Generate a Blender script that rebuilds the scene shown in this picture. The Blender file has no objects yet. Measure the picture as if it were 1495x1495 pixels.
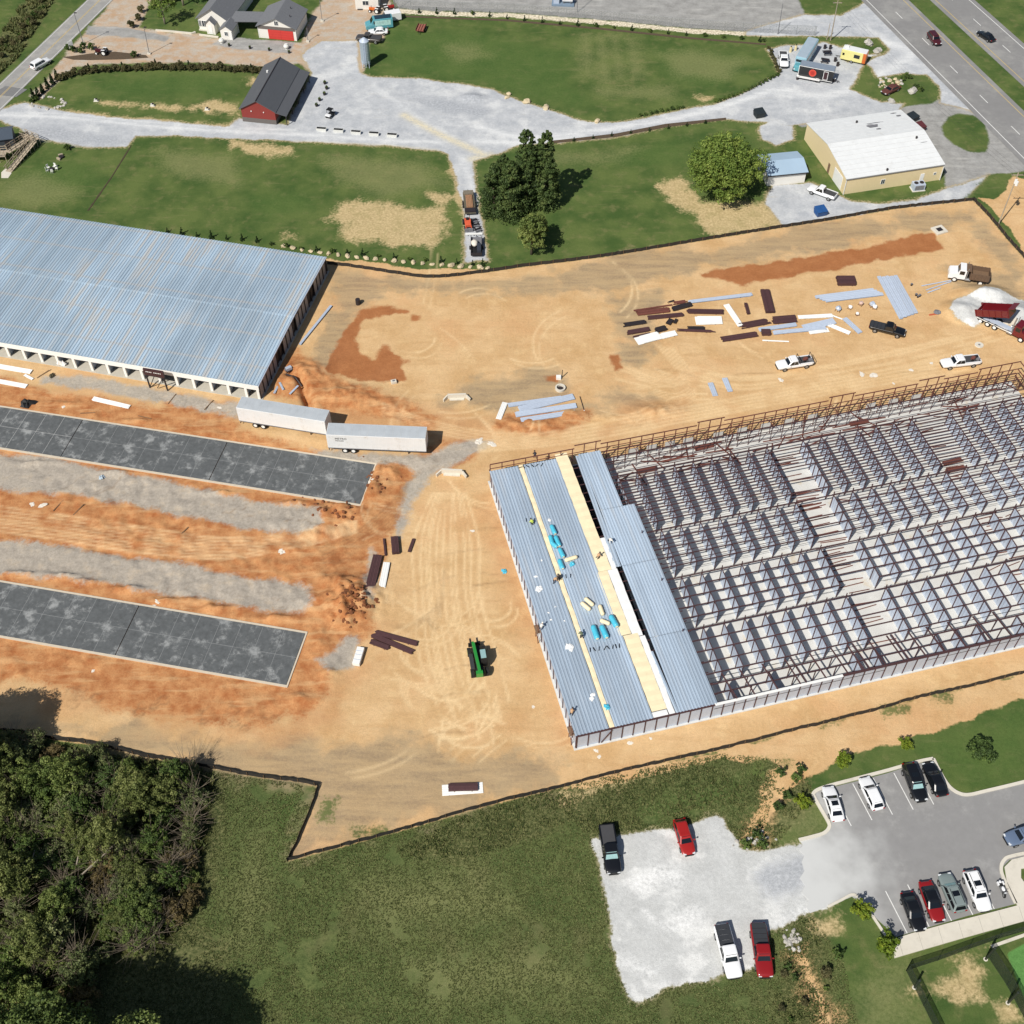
import bpy, math, random
import numpy as np
from mathutils import Vector, Matrix

# ---------------------------------------------------------------- camera, sky, sun, exposure
SC = bpy.context.scene
COL = SC.collection
FPX, PITCH, CAMH = 1744.0, math.radians(50.27), 138.0      # photograph: 1495 px square, drone 138 m up
cam = bpy.data.cameras.new('camera')
cam.sensor_width = 36.0
cam.lens = FPX / 1495.0 * 36.0
cam.clip_start = 1.0
cam.clip_end = 6000.0
camo = bpy.data.objects.new('camera', cam)
COL.objects.link(camo)
camo.location = (0, 0, CAMH)
camo.rotation_euler = (math.pi / 2 - PITCH, 0, 0)
SC.camera = camo

SUN_EL, SHADOW_AZ = math.radians(47.5), math.radians(53.0)   # shadows fall to +x +y
w = bpy.data.worlds.new('World')
SC.world = w
w.use_nodes = True
wn = w.node_tree
sky = wn.nodes.new('ShaderNodeTexSky')
sky.sky_type = 'NISHITA'
sky.sun_disc = False
sky.sun_elevation = SUN_EL
sky.sun_rotation = math.radians(217.0)
wn.links.new(sky.outputs[0], wn.nodes['Background'].inputs[0])
wn.nodes['Background'].inputs[1].default_value = 0.062
sl = bpy.data.lights.new('sun', 'SUN')
sl.energy = 4.8
sl.angle = math.radians(0.53)
sl.color = (1.0, 0.955, 0.88)
so = bpy.data.objects.new('sun', sl)
COL.objects.link(so)
so.location = (-60, -60, 200)
_d = Vector((math.cos(SHADOW_AZ) * math.cos(SUN_EL), math.sin(SHADOW_AZ) * math.cos(SUN_EL), -math.sin(SUN_EL)))
so.rotation_euler = _d.to_track_quat('-Z', 'Y').to_euler()
SC.view_settings.view_transform = 'Standard'
SC.view_settings.look = 'None'
SC.view_settings.exposure = -0.03
SC.view_settings.gamma = 1.0
SC.view_settings.use_curve_mapping = False
SC.render.resolution_x = SC.render.resolution_y = 1024

# ---------------------------------------------------------------- helpers
rnd = random.Random(7)
NR = np.random.RandomState(11)
_c, _s = math.cos(PITCH), math.sin(PITCH)


def at(x, y, z=0.0):
    """photo pixel -> point of the place on the level z"""
    a, b = (x - 747.5) / FPX, (y - 747.5) / FPX
    dz = -_s - b * _c
    t = (z - CAMH) / dz
    return Vector((t * a, t * (_c - b * _s), z))


def at2(p, z=0.0):
    q = at(p[0], p[1], z)
    return (q.x, q.y)


def poly(ps, z=0.0):
    return [at2(p, z) for p in ps]


def zq(x0, y0, ps, q=3.7375):
    """pixels read in an enlarged crop -> photo pixels"""
    return [(x0 + x / q, y0 + y / q) for x, y in ps]


class MB:
    def __init__(self):
        self.v, self.f, self.mi = [], [], []
        self.m = 0

    def add(self, vs, fs):
        o = len(self.v)
        self.v.extend([tuple(p) for p in vs])
        for f in fs:
            self.f.append(tuple(i + o for i in f))
            self.mi.append(self.m)
        return self

    def box(self, c, s, rz=0.0, tilt=None):
        hx, hy, hz = s[0] / 2, s[1] / 2, s[2] / 2
        M = Matrix.Rotation(rz, 3, 'Z')
        if tilt is not None:
            M = M @ tilt
        vs = [M @ Vector((x, y, z)) + Vector(c) for z in (-hz, hz) for x, y in ((-hx, -hy), (hx, -hy), (hx, hy), (-hx, hy))]
        return self.add(vs, [(3, 2, 1, 0), (4, 5, 6, 7), (0, 1, 5, 4), (1, 2, 6, 5), (2, 3, 7, 6), (3, 0, 4, 7)])

    def bx(self, x0, x1, y0, y1, z0, z1):
        return self.box(((x0 + x1) / 2, (y0 + y1) / 2, (z0 + z1) / 2), (x1 - x0, y1 - y0, z1 - z0))

    def bar(self, a, b, wd, h=None, up=Vector((0, 0, 1))):
        a, b = Vector(a), Vector(b)
        h = h or wd
        d = (b - a)
        L = d.length
        if L < 1e-6:
            return self
        d /= L
        if abs(d.dot(up)) > .98:
            up = Vector((1, 0, 0))
        s = d.cross(up).normalized()
        u = s.cross(d)
        vs = []
        for p in (a, b):
            for i, j in ((-1, -1), (1, -1), (1, 1), (-1, 1)):
                vs.append(p + s * (i * wd / 2) + u * (j * h / 2))
        return self.add(vs, [(3, 2, 1, 0), (4, 5, 6, 7), (0, 1, 5, 4), (1, 2, 6, 5), (2, 3, 7, 6), (3, 0, 4, 7)])

    def cyl(self, a, b, r0, r1=None, n=12, cap=True):
        a, b = Vector(a), Vector(b)
        r1 = r0 if r1 is None else r1
        d = (b - a).normalized()
        up = Vector((0, 0, 1)) if abs(d.z) < .95 else Vector((1, 0, 0))
        s = d.cross(up).normalized()
        u = s.cross(d)
        vs = []
        for p, r in ((a, r0), (b, r1)):
            for k in range(n):
                t = 2 * math.pi * k / n
                vs.append(p + s * (math.cos(t) * r) + u * (math.sin(t) * r))
        fs = [(k, (k + 1) % n, n + (k + 1) % n, n + k) for k in range(n)]
        if cap:
            fs += [tuple(range(n))[::-1], tuple(range(n, 2 * n))]
        return self.add(vs, fs)

    def tube(self, pts, r, n=6):
        for a, b in zip(pts[:-1], pts[1:]):
            self.cyl(a, b, r, r, n)
        return self

    def prism(self, ps, z0, z1):
        n = len(ps)
        area = sum(ps[i][0] * ps[(i + 1) % n][1] - ps[(i + 1) % n][0] * ps[i][1] for i in range(n))
        if area < 0:
            ps = ps[::-1]
        vs = [(x, y, z0) for x, y in ps] + [(x, y, z1) for x, y in ps]
        fs = [tuple(range(n))[::-1], tuple(range(n, 2 * n))]
        fs += [(i, (i + 1) % n, n + (i + 1) % n, n + i) for i in range(n)]
        return self.add(vs, fs)

    def quad(self, *p):
        return self.add(p, [tuple(range(len(p)))])

    def slab(self, ps, th):
        """thick sheet under a 3-D polygon"""
        n = len(ps)
        ps = [Vector(p) for p in ps]
        nn = (ps[1] - ps[0]).cross(ps[2] - ps[0])
        if nn.z < 0:
            ps = ps[::-1]
        vs = ps + [p - Vector((0, 0, th)) for p in ps]
        fs = [tuple(range(n)), tuple(range(n, 2 * n))[::-1]]
        fs += [(i, n + i, n + (i + 1) % n, (i + 1) % n) for i in range(n)]
        return self.add(vs, fs)

    def loft(self, rings, close=True):
        n = len(rings[0])
        vs = [p for r in rings for p in r]
        fs = []
        for i in range(len(rings) - 1):
            for k in range(n):
                k2 = (k + 1) % n
                fs.append((i * n + k, i * n + k2, (i + 1) * n + k2, (i + 1) * n + k))
        if close:
            fs += [tuple(range(n))[::-1], tuple(range((len(rings) - 1) * n, len(rings) * n))]
        return self.add(vs, fs)

    def blob(self, c, r, seed=0, seg=8, rings=6, j=.2):
        q = random.Random(seed)
        vs, fs = [], []
        vs.append((c[0], c[1], c[2] - r[2]))
        for i in range(1, rings):
            ph = math.pi * i / rings - math.pi / 2
            for k in range(seg):
                t = 2 * math.pi * k / seg
                m = 1 + q.uniform(-j, j)
                vs.append((c[0] + r[0] * math.cos(ph) * math.cos(t) * m, c[1] + r[1] * math.cos(ph) * math.sin(t) * m, c[2] + r[2] * math.sin(ph) * m))
        vs.append((c[0], c[1], c[2] + r[2] * (1 + q.uniform(-j, j))))
        for k in range(seg):
            k2 = (k + 1) % seg
            fs.append((0, 1 + k2, 1 + k))
            for i in range(rings - 2):
                fs.append((1 + i * seg + k, 1 + i * seg + k2, 1 + (i + 1) * seg + k2, 1 + (i + 1) * seg + k))
            fs.append((1 + (rings - 2) * seg + k, 1 + (rings - 2) * seg + k2, len(vs) - 1))
        return self.add(vs, fs)

    def mesh(self, name, mats, smooth=False):
        me = bpy.data.meshes.new(name)
        me.from_pydata(self.v, [], self.f)
        if not isinstance(mats, (list, tuple)):
            mats = [mats]
        for m in mats:
            me.materials.append(m)
        if len(mats) > 1:
            me.polygons.foreach_set('material_index', self.mi)
        if smooth:
            me.polygons.foreach_set('use_smooth', [True] * len(me.polygons))
        me.update()
        return me

    def build(self, name, mats, parent=None, smooth=False, bevel=0):
        o = bpy.data.objects.new(name, self.mesh(name, mats, smooth))
        COL.objects.link(o)
        if parent is not None:
            o.parent = parent
        if bevel:
            b = o.modifiers.new('bevel', 'BEVEL')
            b.width = bevel
            b.segments = 2
            b.limit_method = 'ANGLE'
        return o


def tag(o, label=None, cat=None, group=None, kind=None):
    if label:
        o['label'] = label
    if cat:
        o['category'] = cat
    if group:
        o['group'] = group
    if kind:
        o['kind'] = kind
    return o


def thing(name, label, cat, loc=(0, 0, 0), rz=0.0, group=None):
    o = bpy.data.objects.new(name, None)
    o.empty_display_size = .3
    COL.objects.link(o)
    o.location = loc
    o.rotation_euler = (0, 0, rz)
    return tag(o, label, cat, group)


def inst(name, me, parent=None, loc=(0, 0, 0), rz=0.0, sc=None, rot=None):
    o = bpy.data.objects.new(name, me)
    COL.objects.link(o)
    o.location = loc
    o.rotation_euler = rot or (0, 0, rz)
    if sc is not None:
        o.scale = sc if isinstance(sc, (tuple, list)) else (sc, sc, sc)
    if parent is not None:
        o.parent = parent
    return o


def copy_tree(o, parent=None):
    c = o.copy()
    COL.objects.link(c)
    c.parent = parent
    for ch in o.children:
        copy_tree(ch, c)
    return c


# ---------------------------------------------------------------- materials
def srgb(r, g, b):
    f = lambda c: (c / 255 / 12.92) if c / 255 <= .04045 else ((c / 255 + .055) / 1.055) ** 2.4
    return (f(r), f(g), f(b))


MATS = {}


def pm(name, col, rough=.6, metal=0.0, var=.12, scale=2.0, bump=0.0, coat=0.0, rvar=0.0, spec=.5, stretch=None, dirt=None):
    """procedural paint / stone / cloth: noise mottling, per-object tone shift, optional relief and dirt"""
    if name in MATS:
        return MATS[name]
    m = bpy.data.materials.new(name)
    m.use_nodes = True
    nt = m.node_tree
    N, L = nt.nodes, nt.links
    b = N['Principled BSDF']
    b.inputs['Roughness'].default_value = rough
    b.inputs['Metallic'].default_value = metal
    b.inputs['Specular IOR Level'].default_value = spec
    b.inputs['Coat Weight'].default_value = coat
    b.inputs['Coat Roughness'].default_value = .05
    tc = N.new('ShaderNodeTexCoord')
    vec = tc.outputs['Object']
    if stretch:
        mp = N.new('ShaderNodeMapping')
        mp.inputs['Scale'].default_value = stretch
        L.new(vec, mp.inputs['Vector'])
        vec = mp.outputs[0]
    n = N.new('ShaderNodeTexNoise')
    n.inputs['Scale'].default_value = scale
    n.inputs['Detail'].default_value = 5
    n.inputs['Roughness'].default_value = .65
    L.new(vec, n.inputs['Vector'])
    mr = N.new('ShaderNodeMapRange')
    mr.inputs[1].default_value, mr.inputs[2].default_value = .25, .75
    mr.inputs[3].default_value, mr.inputs[4].default_value = 1 - var, 1 + var
    L.new(n.outputs[0], mr.inputs[0])
    oi = N.new('ShaderNodeObjectInfo')
    mo = N.new('ShaderNodeMapRange')
    mo.inputs[3].default_value, mo.inputs[4].default_value = 1 - rvar, 1 + rvar
    L.new(oi.outputs['Random'], mo.inputs[0])
    mu = N.new('ShaderNodeMath')
    mu.operation = 'MULTIPLY'
    L.new(mr.outputs[0], mu.inputs[0])
    L.new(mo.outputs[0], mu.inputs[1])
    vm = N.new('ShaderNodeVectorMath')
    vm.operation = 'SCALE'
    vm.inputs[0].default_value = col
    L.new(mu.outputs[0], vm.inputs['Scale'])
    out = vm.outputs[0]
    if dirt:
        n2 = N.new('ShaderNodeTexNoise')
        n2.inputs['Scale'].default_value = dirt[1]
        n2.inputs['Detail'].default_value = 8
        n2.inputs['Roughness'].default_value = .74
        L.new(vec, n2.inputs['Vector'])
        r2 = N.new('ShaderNodeMapRange')
        r2.interpolation_type = 'SMOOTHSTEP'
        r2.inputs[1].default_value, r2.inputs[2].default_value = dirt[2], dirt[3]
        L.new(n2.outputs[0], r2.inputs[0])
        mx = N.new('ShaderNodeMix')
        mx.data_type = 'RGBA'
        L.new(r2.outputs[0], mx.inputs['Factor'])
        L.new(out, mx.inputs[6])
        mx.inputs[7].default_value = (*dirt[0], 1)
        out = mx.outputs[2]
    L.new(out, b.inputs['Base Color'])
    if bump:
        bp = N.new('ShaderNodeBump')
        bp.inputs['Strength'].default_value = bump
        bp.inputs['Distance'].default_value = .05
        L.new(n.outputs[0], bp.inputs['Height'])
        L.new(bp.outputs[0], b.inputs['Normal'])
    MATS[name] = m
    return m


def leafmat(name, c1, c2, c3, trans=.25):
    if name in MATS:
        return MATS[name]
    m = bpy.data.materials.new(name)
    m.use_nodes = True
    N, L = m.node_tree.nodes, m.node_tree.links
    b = N['Principled BSDF']
    b.inputs['Roughness'].default_value = .62
    b.inputs['Specular IOR Level'].default_value = .25
    ge = N.new('ShaderNodeNewGeometry')
    n = N.new('ShaderNodeTexNoise')
    n.inputs['Scale'].default_value = .55
    n.inputs['Detail'].default_value = 3
    L.new(ge.outputs['Position'], n.inputs['Vector'])
    at_ = N.new('ShaderNodeAttribute')
    at_.attribute_name = 'lv'
    oi = N.new('ShaderNodeObjectInfo')
    cr = N.new('ShaderNodeValToRGB')
    e = cr.color_ramp.elements
    e[0].position, e[1].position = .2, .85
    e[0].color, e[1].color = (*c1, 1), (*c3, 1)
    k = e.new(.5)
    k.color = (*c2, 1)
    a1 = N.new('ShaderNodeMath')
    a1.operation = 'MULTIPLY_ADD'
    a1.inputs[1].default_value = .45
    L.new(at_.outputs['Fac'], a1.inputs[0])
    a2 = N.new('ShaderNodeMath')
    a2.operation = 'MULTIPLY_ADD'
    a2.inputs[1].default_value = .22
    a2.inputs[2].default_value = -.05
    L.new(oi.outputs['Random'], a2.inputs[0])
    a3 = N.new('ShaderNodeMath')
    a3.operation = 'MULTIPLY_ADD'
    a3.inputs[1].default_value = .5
    L.new(n.outputs[0], a3.inputs[0])
    L.new(a2.outputs[0], a3.inputs[2])
    L.new(a3.outputs[0], a1.inputs[2])
    L.new(a1.outputs[0], cr.inputs[0])
    L.new(cr.outputs[0], b.inputs['Base Color'])
    tr = N.new('ShaderNodeBsdfTranslucent')
    L.new(cr.outputs[0], tr.inputs[0])
    mx = N.new('ShaderNodeMixShader')
    mx.inputs[0].default_value = trans
    L.new(b.outputs[0], mx.inputs[1])
    L.new(tr.outputs[0], mx.inputs[2])
    L.new(mx.outputs[0], N['Material Output'].inputs[0])
    MATS[name] = m
    return m

# ---------------------------------------------------------------- noise, distances (numpy)
def _h(ix, iy, s):
    n = (ix.astype(np.int64) * 374761393 + iy.astype(np.int64) * 668265263 + s * 1442695041) & 0xffffffff
    n = ((n ^ (n >> 13)) * 1274126177) & 0xffffffff
    return ((n ^ (n >> 16)) & 0xffff) / 65535.0


def vnoise(x, y, s=0):
    ix, iy = np.floor(x), np.floor(y)
    fx, fy = x - ix, y - iy
    fx, fy = fx * fx * (3 - 2 * fx), fy * fy * (3 - 2 * fy)
    a, b = _h(ix, iy, s), _h(ix + 1, iy, s)
    c, d = _h(ix, iy + 1, s), _h(ix + 1, iy + 1, s)
    return (a + (b - a) * fx) * (1 - fy) + (c + (d - c) * fx) * fy


def fbm(x, y, f, o=4, s=0):
    t, a, n = 0, .5, 0
    for i in range(o):
        t = t + a * vnoise(x * f, y * f, s + i * 17)
        n += a
        a *= .5
        f *= 2.03
    return t / n


def seg_d(X, Y, a, b):
    dx, dy = b[0] - a[0], b[1] - a[1]
    t = np.clip(((X - a[0]) * dx + (Y - a[1]) * dy) / (dx * dx + dy * dy + 1e-9), 0, 1)
    return np.hypot(X - a[0] - t * dx, Y - a[1] - t * dy)


def sd_poly(X, Y, ps):
    """signed distance, positive inside, computed near the polygon only"""
    out = np.full(X.shape, -30.0)
    xs, ys = [p[0] for p in ps], [p[1] for p in ps]
    m = (X > min(xs) - 12) & (X < max(xs) + 12) & (Y > min(ys) - 12) & (Y < max(ys) + 12)
    x, y = X[m], Y[m]
    if x.size == 0:
        return out
    d = np.full(x.shape, 1e9)
    ins = np.zeros(x.shape, bool)
    n = len(ps)
    for i in range(n):
        a, b = ps[i], ps[(i + 1) % n]
        d = np.minimum(d, seg_d(x, y, a, b))
        c = (a[1] > y) != (b[1] > y)
        with np.errstate(divide='ignore', invalid='ignore'):
            xi = (b[0] - a[0]) * (y - a[1]) / (b[1] - a[1] + 1e-12) + a[0]
        ins ^= c & (x < xi)
    out[m] = np.where(ins, d, -d)
    return out


def d_line(X, Y, ps, reach=6):
    out = np.full(X.shape, 99.0)
    xs, ys = [p[0] for p in ps], [p[1] for p in ps]
    m = (X > min(xs) - reach) & (X < max(xs) + reach) & (Y > min(ys) - reach) & (Y < max(ys) + reach)
    x, y = X[m], Y[m]
    d = np.full(x.shape, 99.0)
    for a, b in zip(ps[:-1], ps[1:]):
        d = np.minimum(d, seg_d(x, y, a, b))
    out[m] = d
    return out


def smooth_line(ps, n=6):
    """Catmull-Rom through the points"""
    P = [ps[0]] + list(ps) + [ps[-1]]
    out = []
    for i in range(1, len(P) - 2):
        p0, p1, p2, p3 = [np.array(P[i + k], float) for k in (-1, 0, 1, 2)]
        for k in range(n):
            t = k / n
            out.append(tuple(.5 * ((2 * p1) + (-p0 + p2) * t + (2 * p0 - 5 * p1 + 4 * p2 - p3) * t * t + (-p0 + 3 * p1 - 3 * p2 + p3) * t ** 3)))
    out.append(tuple(ps[-1]))
    return out


# ---------------------------------------------------------------- the plan of the ground (photo pixels -> metres)
FENCE_N = [(478, 386), (520, 391), (571, 399), (632, 406), (702, 399), (770, 389), (884, 375), (1034, 350), (1140, 333), (1223, 320), (1309, 305), (1421, 293)]
FENCE_E = [(1421, 293), (1443, 316), (1470, 349), (1495, 377), (1530, 418)]
FENCE_SW = [(-40, 1068), (0, 1069), (21, 1068), (80, 1080), (150, 1090), (214, 1106), (284, 1117), (370, 1134), (437, 1142), (464, 1148.5)]
FENCE_JOG = [(464, 1148.5), (448, 1194), (419.5, 1257)]
FENCE_S = [(419.5, 1257), (504, 1235), (600, 1209), (691, 1182), (770, 1162), (820, 1150), (922, 1124), (1053, 1095), (1095, 1084), (1202, 1057), (1282, 1037), (1336, 1021), (1416, 1003.5), (1495, 983.5), (1560, 968)]
SITE = [(-60, 470), (300, 350)] + [(478, 386)] + FENCE_N[1:] + FENCE_E[1:] + [(1640, 560), (1640, 945)] + FENCE_S[::-1] + FENCE_JOG[::-1][1:] + FENCE_SW[::-1][1:] + [(-120, 1060)]
TAN_EXTRA = [
    [(455, 375), (570, 388), (640, 395), (700, 390), (702, 402), (632, 409), (560, 401), (478, 390)],
    [(1600, 900), (1600, 1020), (1495, 1022), (1440, 1040), (1370, 1072), (1300, 1085), (1250, 1100), (1180, 1135), (1150, 1150), (1140, 1120), (1120, 1108), (1060, 1110), (1000, 1125), (900, 1138), (820, 1158), (820, 1148), (1053, 1094), (1282, 1036), (1495, 983)],
    zq(1095, 0, [(1250, 1080), (1330, 1090), (1400, 1000), (1440, 960), (1600, 1000), (1600, 1500), (1480, 1350), (1420, 1250), (1330, 1150)]),
    zq(820, 1095, [(1130, 100), (1350, 80), (1240, 180), (1130, 380), (1060, 480), (1010, 460), (1090, 280)]),
    zq(1145, 1095, [(60, 1100), (120, 1130), (260, 1495), (230, 1500)]),
]
STRAW = [
    zq(370, 0, [(500, 1110), (620, 1095), (700, 1110), (900, 1130), (1040, 1130), (1050, 1250), (1020, 1340), (850, 1350), (700, 1330), (480, 1300), (500, 1220), (390, 1190)]),
    zq(740, 0, [(820, 1010), (950, 960), (1050, 1090), (1300, 1110), (1420, 1120), (1520, 1220), (1495, 1240), (1120, 1300), (1020, 1180), (870, 1090)]),
    zq(1095, 0, [(0, 1105), (80, 1110), (190, 1230), (0, 1272), (-60, 1285), (-60, 1100)]),
    zq(0, 0, [(1070, 580), (1170, 550), (1310, 560), (1300, 610), (1130, 610)]),
    zq(0, 0, [(1355, 430), (1400, 420), (1400, 455), (1360, 455)]),
    zq(0, 0, [(540, 555), (800, 572), (1070, 592), (1070, 605), (800, 588), (540, 568)]),
    zq(370, 0, [(180, 1270), (235, 1270), (230, 1300), (170, 1300)]),
    zq(370, 0, [(955, 1060), (1060, 1050), (1070, 1110), (1000, 1115)]),
    zq(740, 0, [(1020, 520), (1110, 535), (1090, 560), (1030, 550)]),
    zq(370, 0, [(1085, 880), (1110, 960), (1150, 1100), (1150, 1180), (1110, 1090), (1080, 960)]),
    zq(1145, 1095, [(170, 960), (240, 930), (290, 980), (230, 1020)]),
    zq(820, 1095, [(0, 260), (230, 190), (560, 110), (560, 125), (230, 215), (0, 285)]),
    zq(0, 0, [(1250, 765), (1495, 790), (1495, 850), (1400, 850), (1280, 800)]),
    zq(370, 0, [(0, 790), (230, 800), (220, 850), (40, 840)]),
    zq(0, 0, [(360, 605), (600, 632), (1000, 668), (1250, 685), (1250, 700), (1000, 684), (600, 652), (360, 625)]),
    [(1330, 1460), (1345, 1445), (1495, 1470), (1495, 1495), (1460, 1495), (1435, 1440), (1425, 1400), (1440, 1390)],
]
CLAY = [
    [(-80, 545), (0, 552), (120, 575), (250, 598), (345, 600), (350, 622), (480, 665), (560, 668), (600, 660), (640, 668), (610, 700), (590, 720), (585, 760), (575, 790), (560, 830), (530, 880), (540, 920), (500, 960), (480, 1010), (430, 1050), (390, 1060), (330, 1058), (250, 1055), (120, 1020), (60, 1000), (-80, 985)],
    [(395, 545), (430, 510), (470, 545), (560, 570), (640, 610), (625, 630), (560, 612), (500, 605), (470, 598), (400, 580)],
    [(240, 580), (360, 592), (345, 610), (240, 600)],
    [(630, 650), (700, 640), (690, 672), (640, 690)],
    [(740, 600), (860, 600), (850, 625), (760, 635), (720, 625)],
]
CLAY_SOFT = [  # a thinner stain of clay over the tan
    [(430, 510), (520, 570), (640, 600), (760, 620), (700, 660), (560, 640), (470, 600), (420, 570)],
    [(690, 690), (720, 700), (780, 860), (840, 1090), (815, 1090), (745, 880)],
    [(905, 590), (1000, 585), (1000, 620), (880, 630)],
    [(0, 990), (420, 1060), (470, 1020), (520, 960), (560, 960), (480, 1060), (400, 1085), (0, 1020)],
]
GRAYG = [
    [(-60, 660), (0, 664), (80, 670), (180, 690), (250, 705), (330, 722), (420, 738), (470, 745), (473, 765), (450, 778), (390, 778), (300, 760), (200, 738), (100, 722), (-60, 712)],
    [(-60, 785), (0, 788), (90, 795), (190, 815), (260, 822), (330, 838), (420, 848), (452, 858), (455, 880), (440, 895), (390, 893), (330, 882), (250, 868), (150, 852), (-60, 832)],
    [(60, 548), (150, 552), (250, 572), (340, 590), (345, 606), (300, 600), (220, 585), (130, 568), (60, 560)],
    [(560, 668), (620, 664), (690, 640), (720, 642), (700, 660), (640, 690), (610, 715), (595, 760), (580, 790), (576, 770), (588, 720), (605, 690), (590, 682)],
    [(495, 940), (520, 930), (515, 975), (480, 985), (465, 965)],
    [(540, 800), (555, 820), (545, 880), (530, 875)],
    [(455, 655), (560, 662), (620, 672), (560, 680), (470, 672)],
    [(330, 585), (365, 590), (350, 610), (330, 606)],
]
GRAYSOIL = [  # grey dusty rim of the yard
    [(485, 392), (632, 415), (770, 398), (1034, 358), (1309, 314), (1421, 302), (1470, 360), (1495, 400), (1495, 440), (1440, 350), (1400, 330), (1300, 345), (1000, 395), (900, 415), (780, 425), (640, 425), (560, 420), (520, 470), (480, 540), (455, 555), (440, 530), (490, 440)],
    [(-40, 1050), (60, 1040), (250, 1075), (430, 1085), (560, 1090), (700, 1100), (820, 1105), (820, 1148), (600, 1207), (425, 1253), (464, 1148), (370, 1132), (150, 1088), (-40, 1066)],
    [(900, 440), (960, 430), (930, 500), (900, 470)], [(905, 505), (945, 500), (930, 535), (905, 530)],
    [(850, 600), (900, 560), (960, 580), (930, 600)],
    [(1390, 395), (1495, 400), (1495, 440), (1440, 435), (1400, 420)], [(700, 560), (800, 540), (820, 570), (720, 600), (640, 590)],
]
MUD = [
    zq(370, 370, [(590, 310), (700, 290), (830, 320), (700, 335), (600, 360), (560, 420), (545, 480), (580, 550), (660, 580), (720, 510), (790, 560), (835, 590), (790, 630), (820, 690), (640, 690), (520, 680), (400, 640), (420, 570), (470, 480), (540, 380)]),
    [(1025, 402), (1060, 392), (1120, 385), (1200, 373), (1280, 360), (1345, 343), (1362, 342), (1375, 362), (1320, 372), (1200, 395), (1120, 408), (1080, 416), (1060, 408)],
    zq(740, 370, [(570, 560), (610, 550), (625, 620), (590, 640)]),
    zq(740, 370, [(225, 675), (270, 668), (270, 695), (225, 690)]),
    zq(370, 370, [(870, 340), (905, 340), (890, 365), (865, 360)]),
]
LOT = [  # pale crushed stone: lane, yard, drives
    [(-60, 182), (0, 160), (37, 150), (99, 163), (160, 171), (268, 179), (334, 185), (350, 172), (420, 182), (456, 107), (440, 80), (470, 60), (520, 60), (525, 105), (541, 112), (611, 115), (672, 123), (718, 131), (745, 142), (770, 152), (801, 160), (847, 177), (874, 179), (895, 179), (938, 174), (997, 160), (1048, 151), (1074, 142), (1139, 108), (1122, 72), (1150, 66), (1190, 66), (1200, 62), (1228, 70), (1262, 62), (1283, 64), (1299, 74), (1285, 80), (1265, 84), (1240, 130), (1285, 150), (1320, 150), (1300, 172), (1172, 180), (1150, 184), (1120, 178), (1095, 178), (1060, 173), (972, 184), (900, 200), (802, 209), (760, 212), (715, 228), (690, 235), (694, 268), (700, 310), (712, 380), (680, 382), (678, 312), (668, 270), (656, 225), (640, 219), (560, 212), (432, 206), (400, 204), (334, 202), (268, 198), (198, 198), (185, 214), (128, 214), (56, 203), (27, 185), (0, 176), (-60, 200)],
    zq(1095, 0, [(300, 80), (500, 85), (640, 10), (700, 60), (760, 130), (900, 270), (1000, 380), (1100, 480), (1300, 640), (1200, 600), (1040, 560), (1040, 470), (960, 405), (850, 398), (700, 420), (640, 340), (760, 280), (700, 205), (560, 200), (400, 195), (250, 195), (100, 195), (-20, 190), (-20, 170)]),
    zq(1095, 0, [(130, 1012), (330, 1000), (480, 1065), (550, 1100), (700, 1112), (900, 1092), (1070, 1032), (1180, 1000), (1300, 955), (1180, 1080), (1220, 1092), (800, 1138), (480, 1192), (190, 1235), (80, 1112)]),
    zq(1095, 0, [(50, 690), (120, 660), (230, 690), (240, 760), (140, 790), (60, 760)]),
]
CARPARK = [
    zq(820, 1095, [(165, 490), (240, 470), (330, 462), (440, 445), (560, 432), (640, 430), (730, 395), (790, 372), (850, 362), (885, 380), (905, 430), (945, 480), (990, 545), (1080, 552), (1150, 545), (1260, 520), (1420, 500), (1500, 560), (1500, 830), (1440, 860), (1300, 900), (1280, 930), (1140, 985), (1050, 1190), (1000, 1200), (880, 1215), (800, 1260), (690, 1270), (540, 1310), (420, 1385), (380, 1360), (320, 1240), (280, 1080), (265, 940), (240, 800), (215, 680), (195, 600)]),
]
ASPH = [  # old grey tarmac apron round the beige hall, and the works yard behind the fence
    zq(1095, 0, [(200, 650), (420, 632), (700, 610), (1000, 560), (1100, 520), (1000, 400), (900, 300), (660, 20), (1650, 1000), (1640, 1010), (1495, 935), (1300, 955), (1180, 1000), (1070, 1030), (1050, 900), (800, 640), (280, 690)]),
    [(560, -30), (580, 12), (640, 16), (740, 18), (874, 28), (1007, 41), (1140, 49), (1190, 52), (1150, 20), (1165, -30)],
    zq(1095, 0, [(-50, -60), (-50, 165), (100, 190), (330, 190), (300, 100), (270, 0), (280, -60)]),
    zq(0, 0, [(480, 140), (700, 150), (920, 200), (900, 225), (600, 195), (460, 190)]),
    zq(190, 0, [(620, 345), (760, 290), (1010, 310), (1290, 325), (1240, 420), (1000, 400), (780, 375)], 5.34),
]
DRIVE = [  # sandy forecourt of the house
    [(112, 58), (135, 36), (160, 5), (168, -30), (232, -30), (226, 0), (205, 38), (240, 46), (290, 50), (312, 56), (380, 62), (440, 62), (455, 20), (500, -30), (560, -30), (575, 12), (560, 60), (540, 62), (528, 110), (500, 108), (456, 107), (435, 92), (405, 98), (300, 92), (180, 92), (110, 96), (92, 112), (60, 145), (45, 140), (80, 100)],
]
STONE_STRIP = [
    [(575, 12), (640, 17), (740, 19), (874, 29), (1007, 42), (1140, 50), (1140, 54), (1007, 48), (874, 35), (740, 25), (640, 23), (575, 19)],
]
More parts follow.
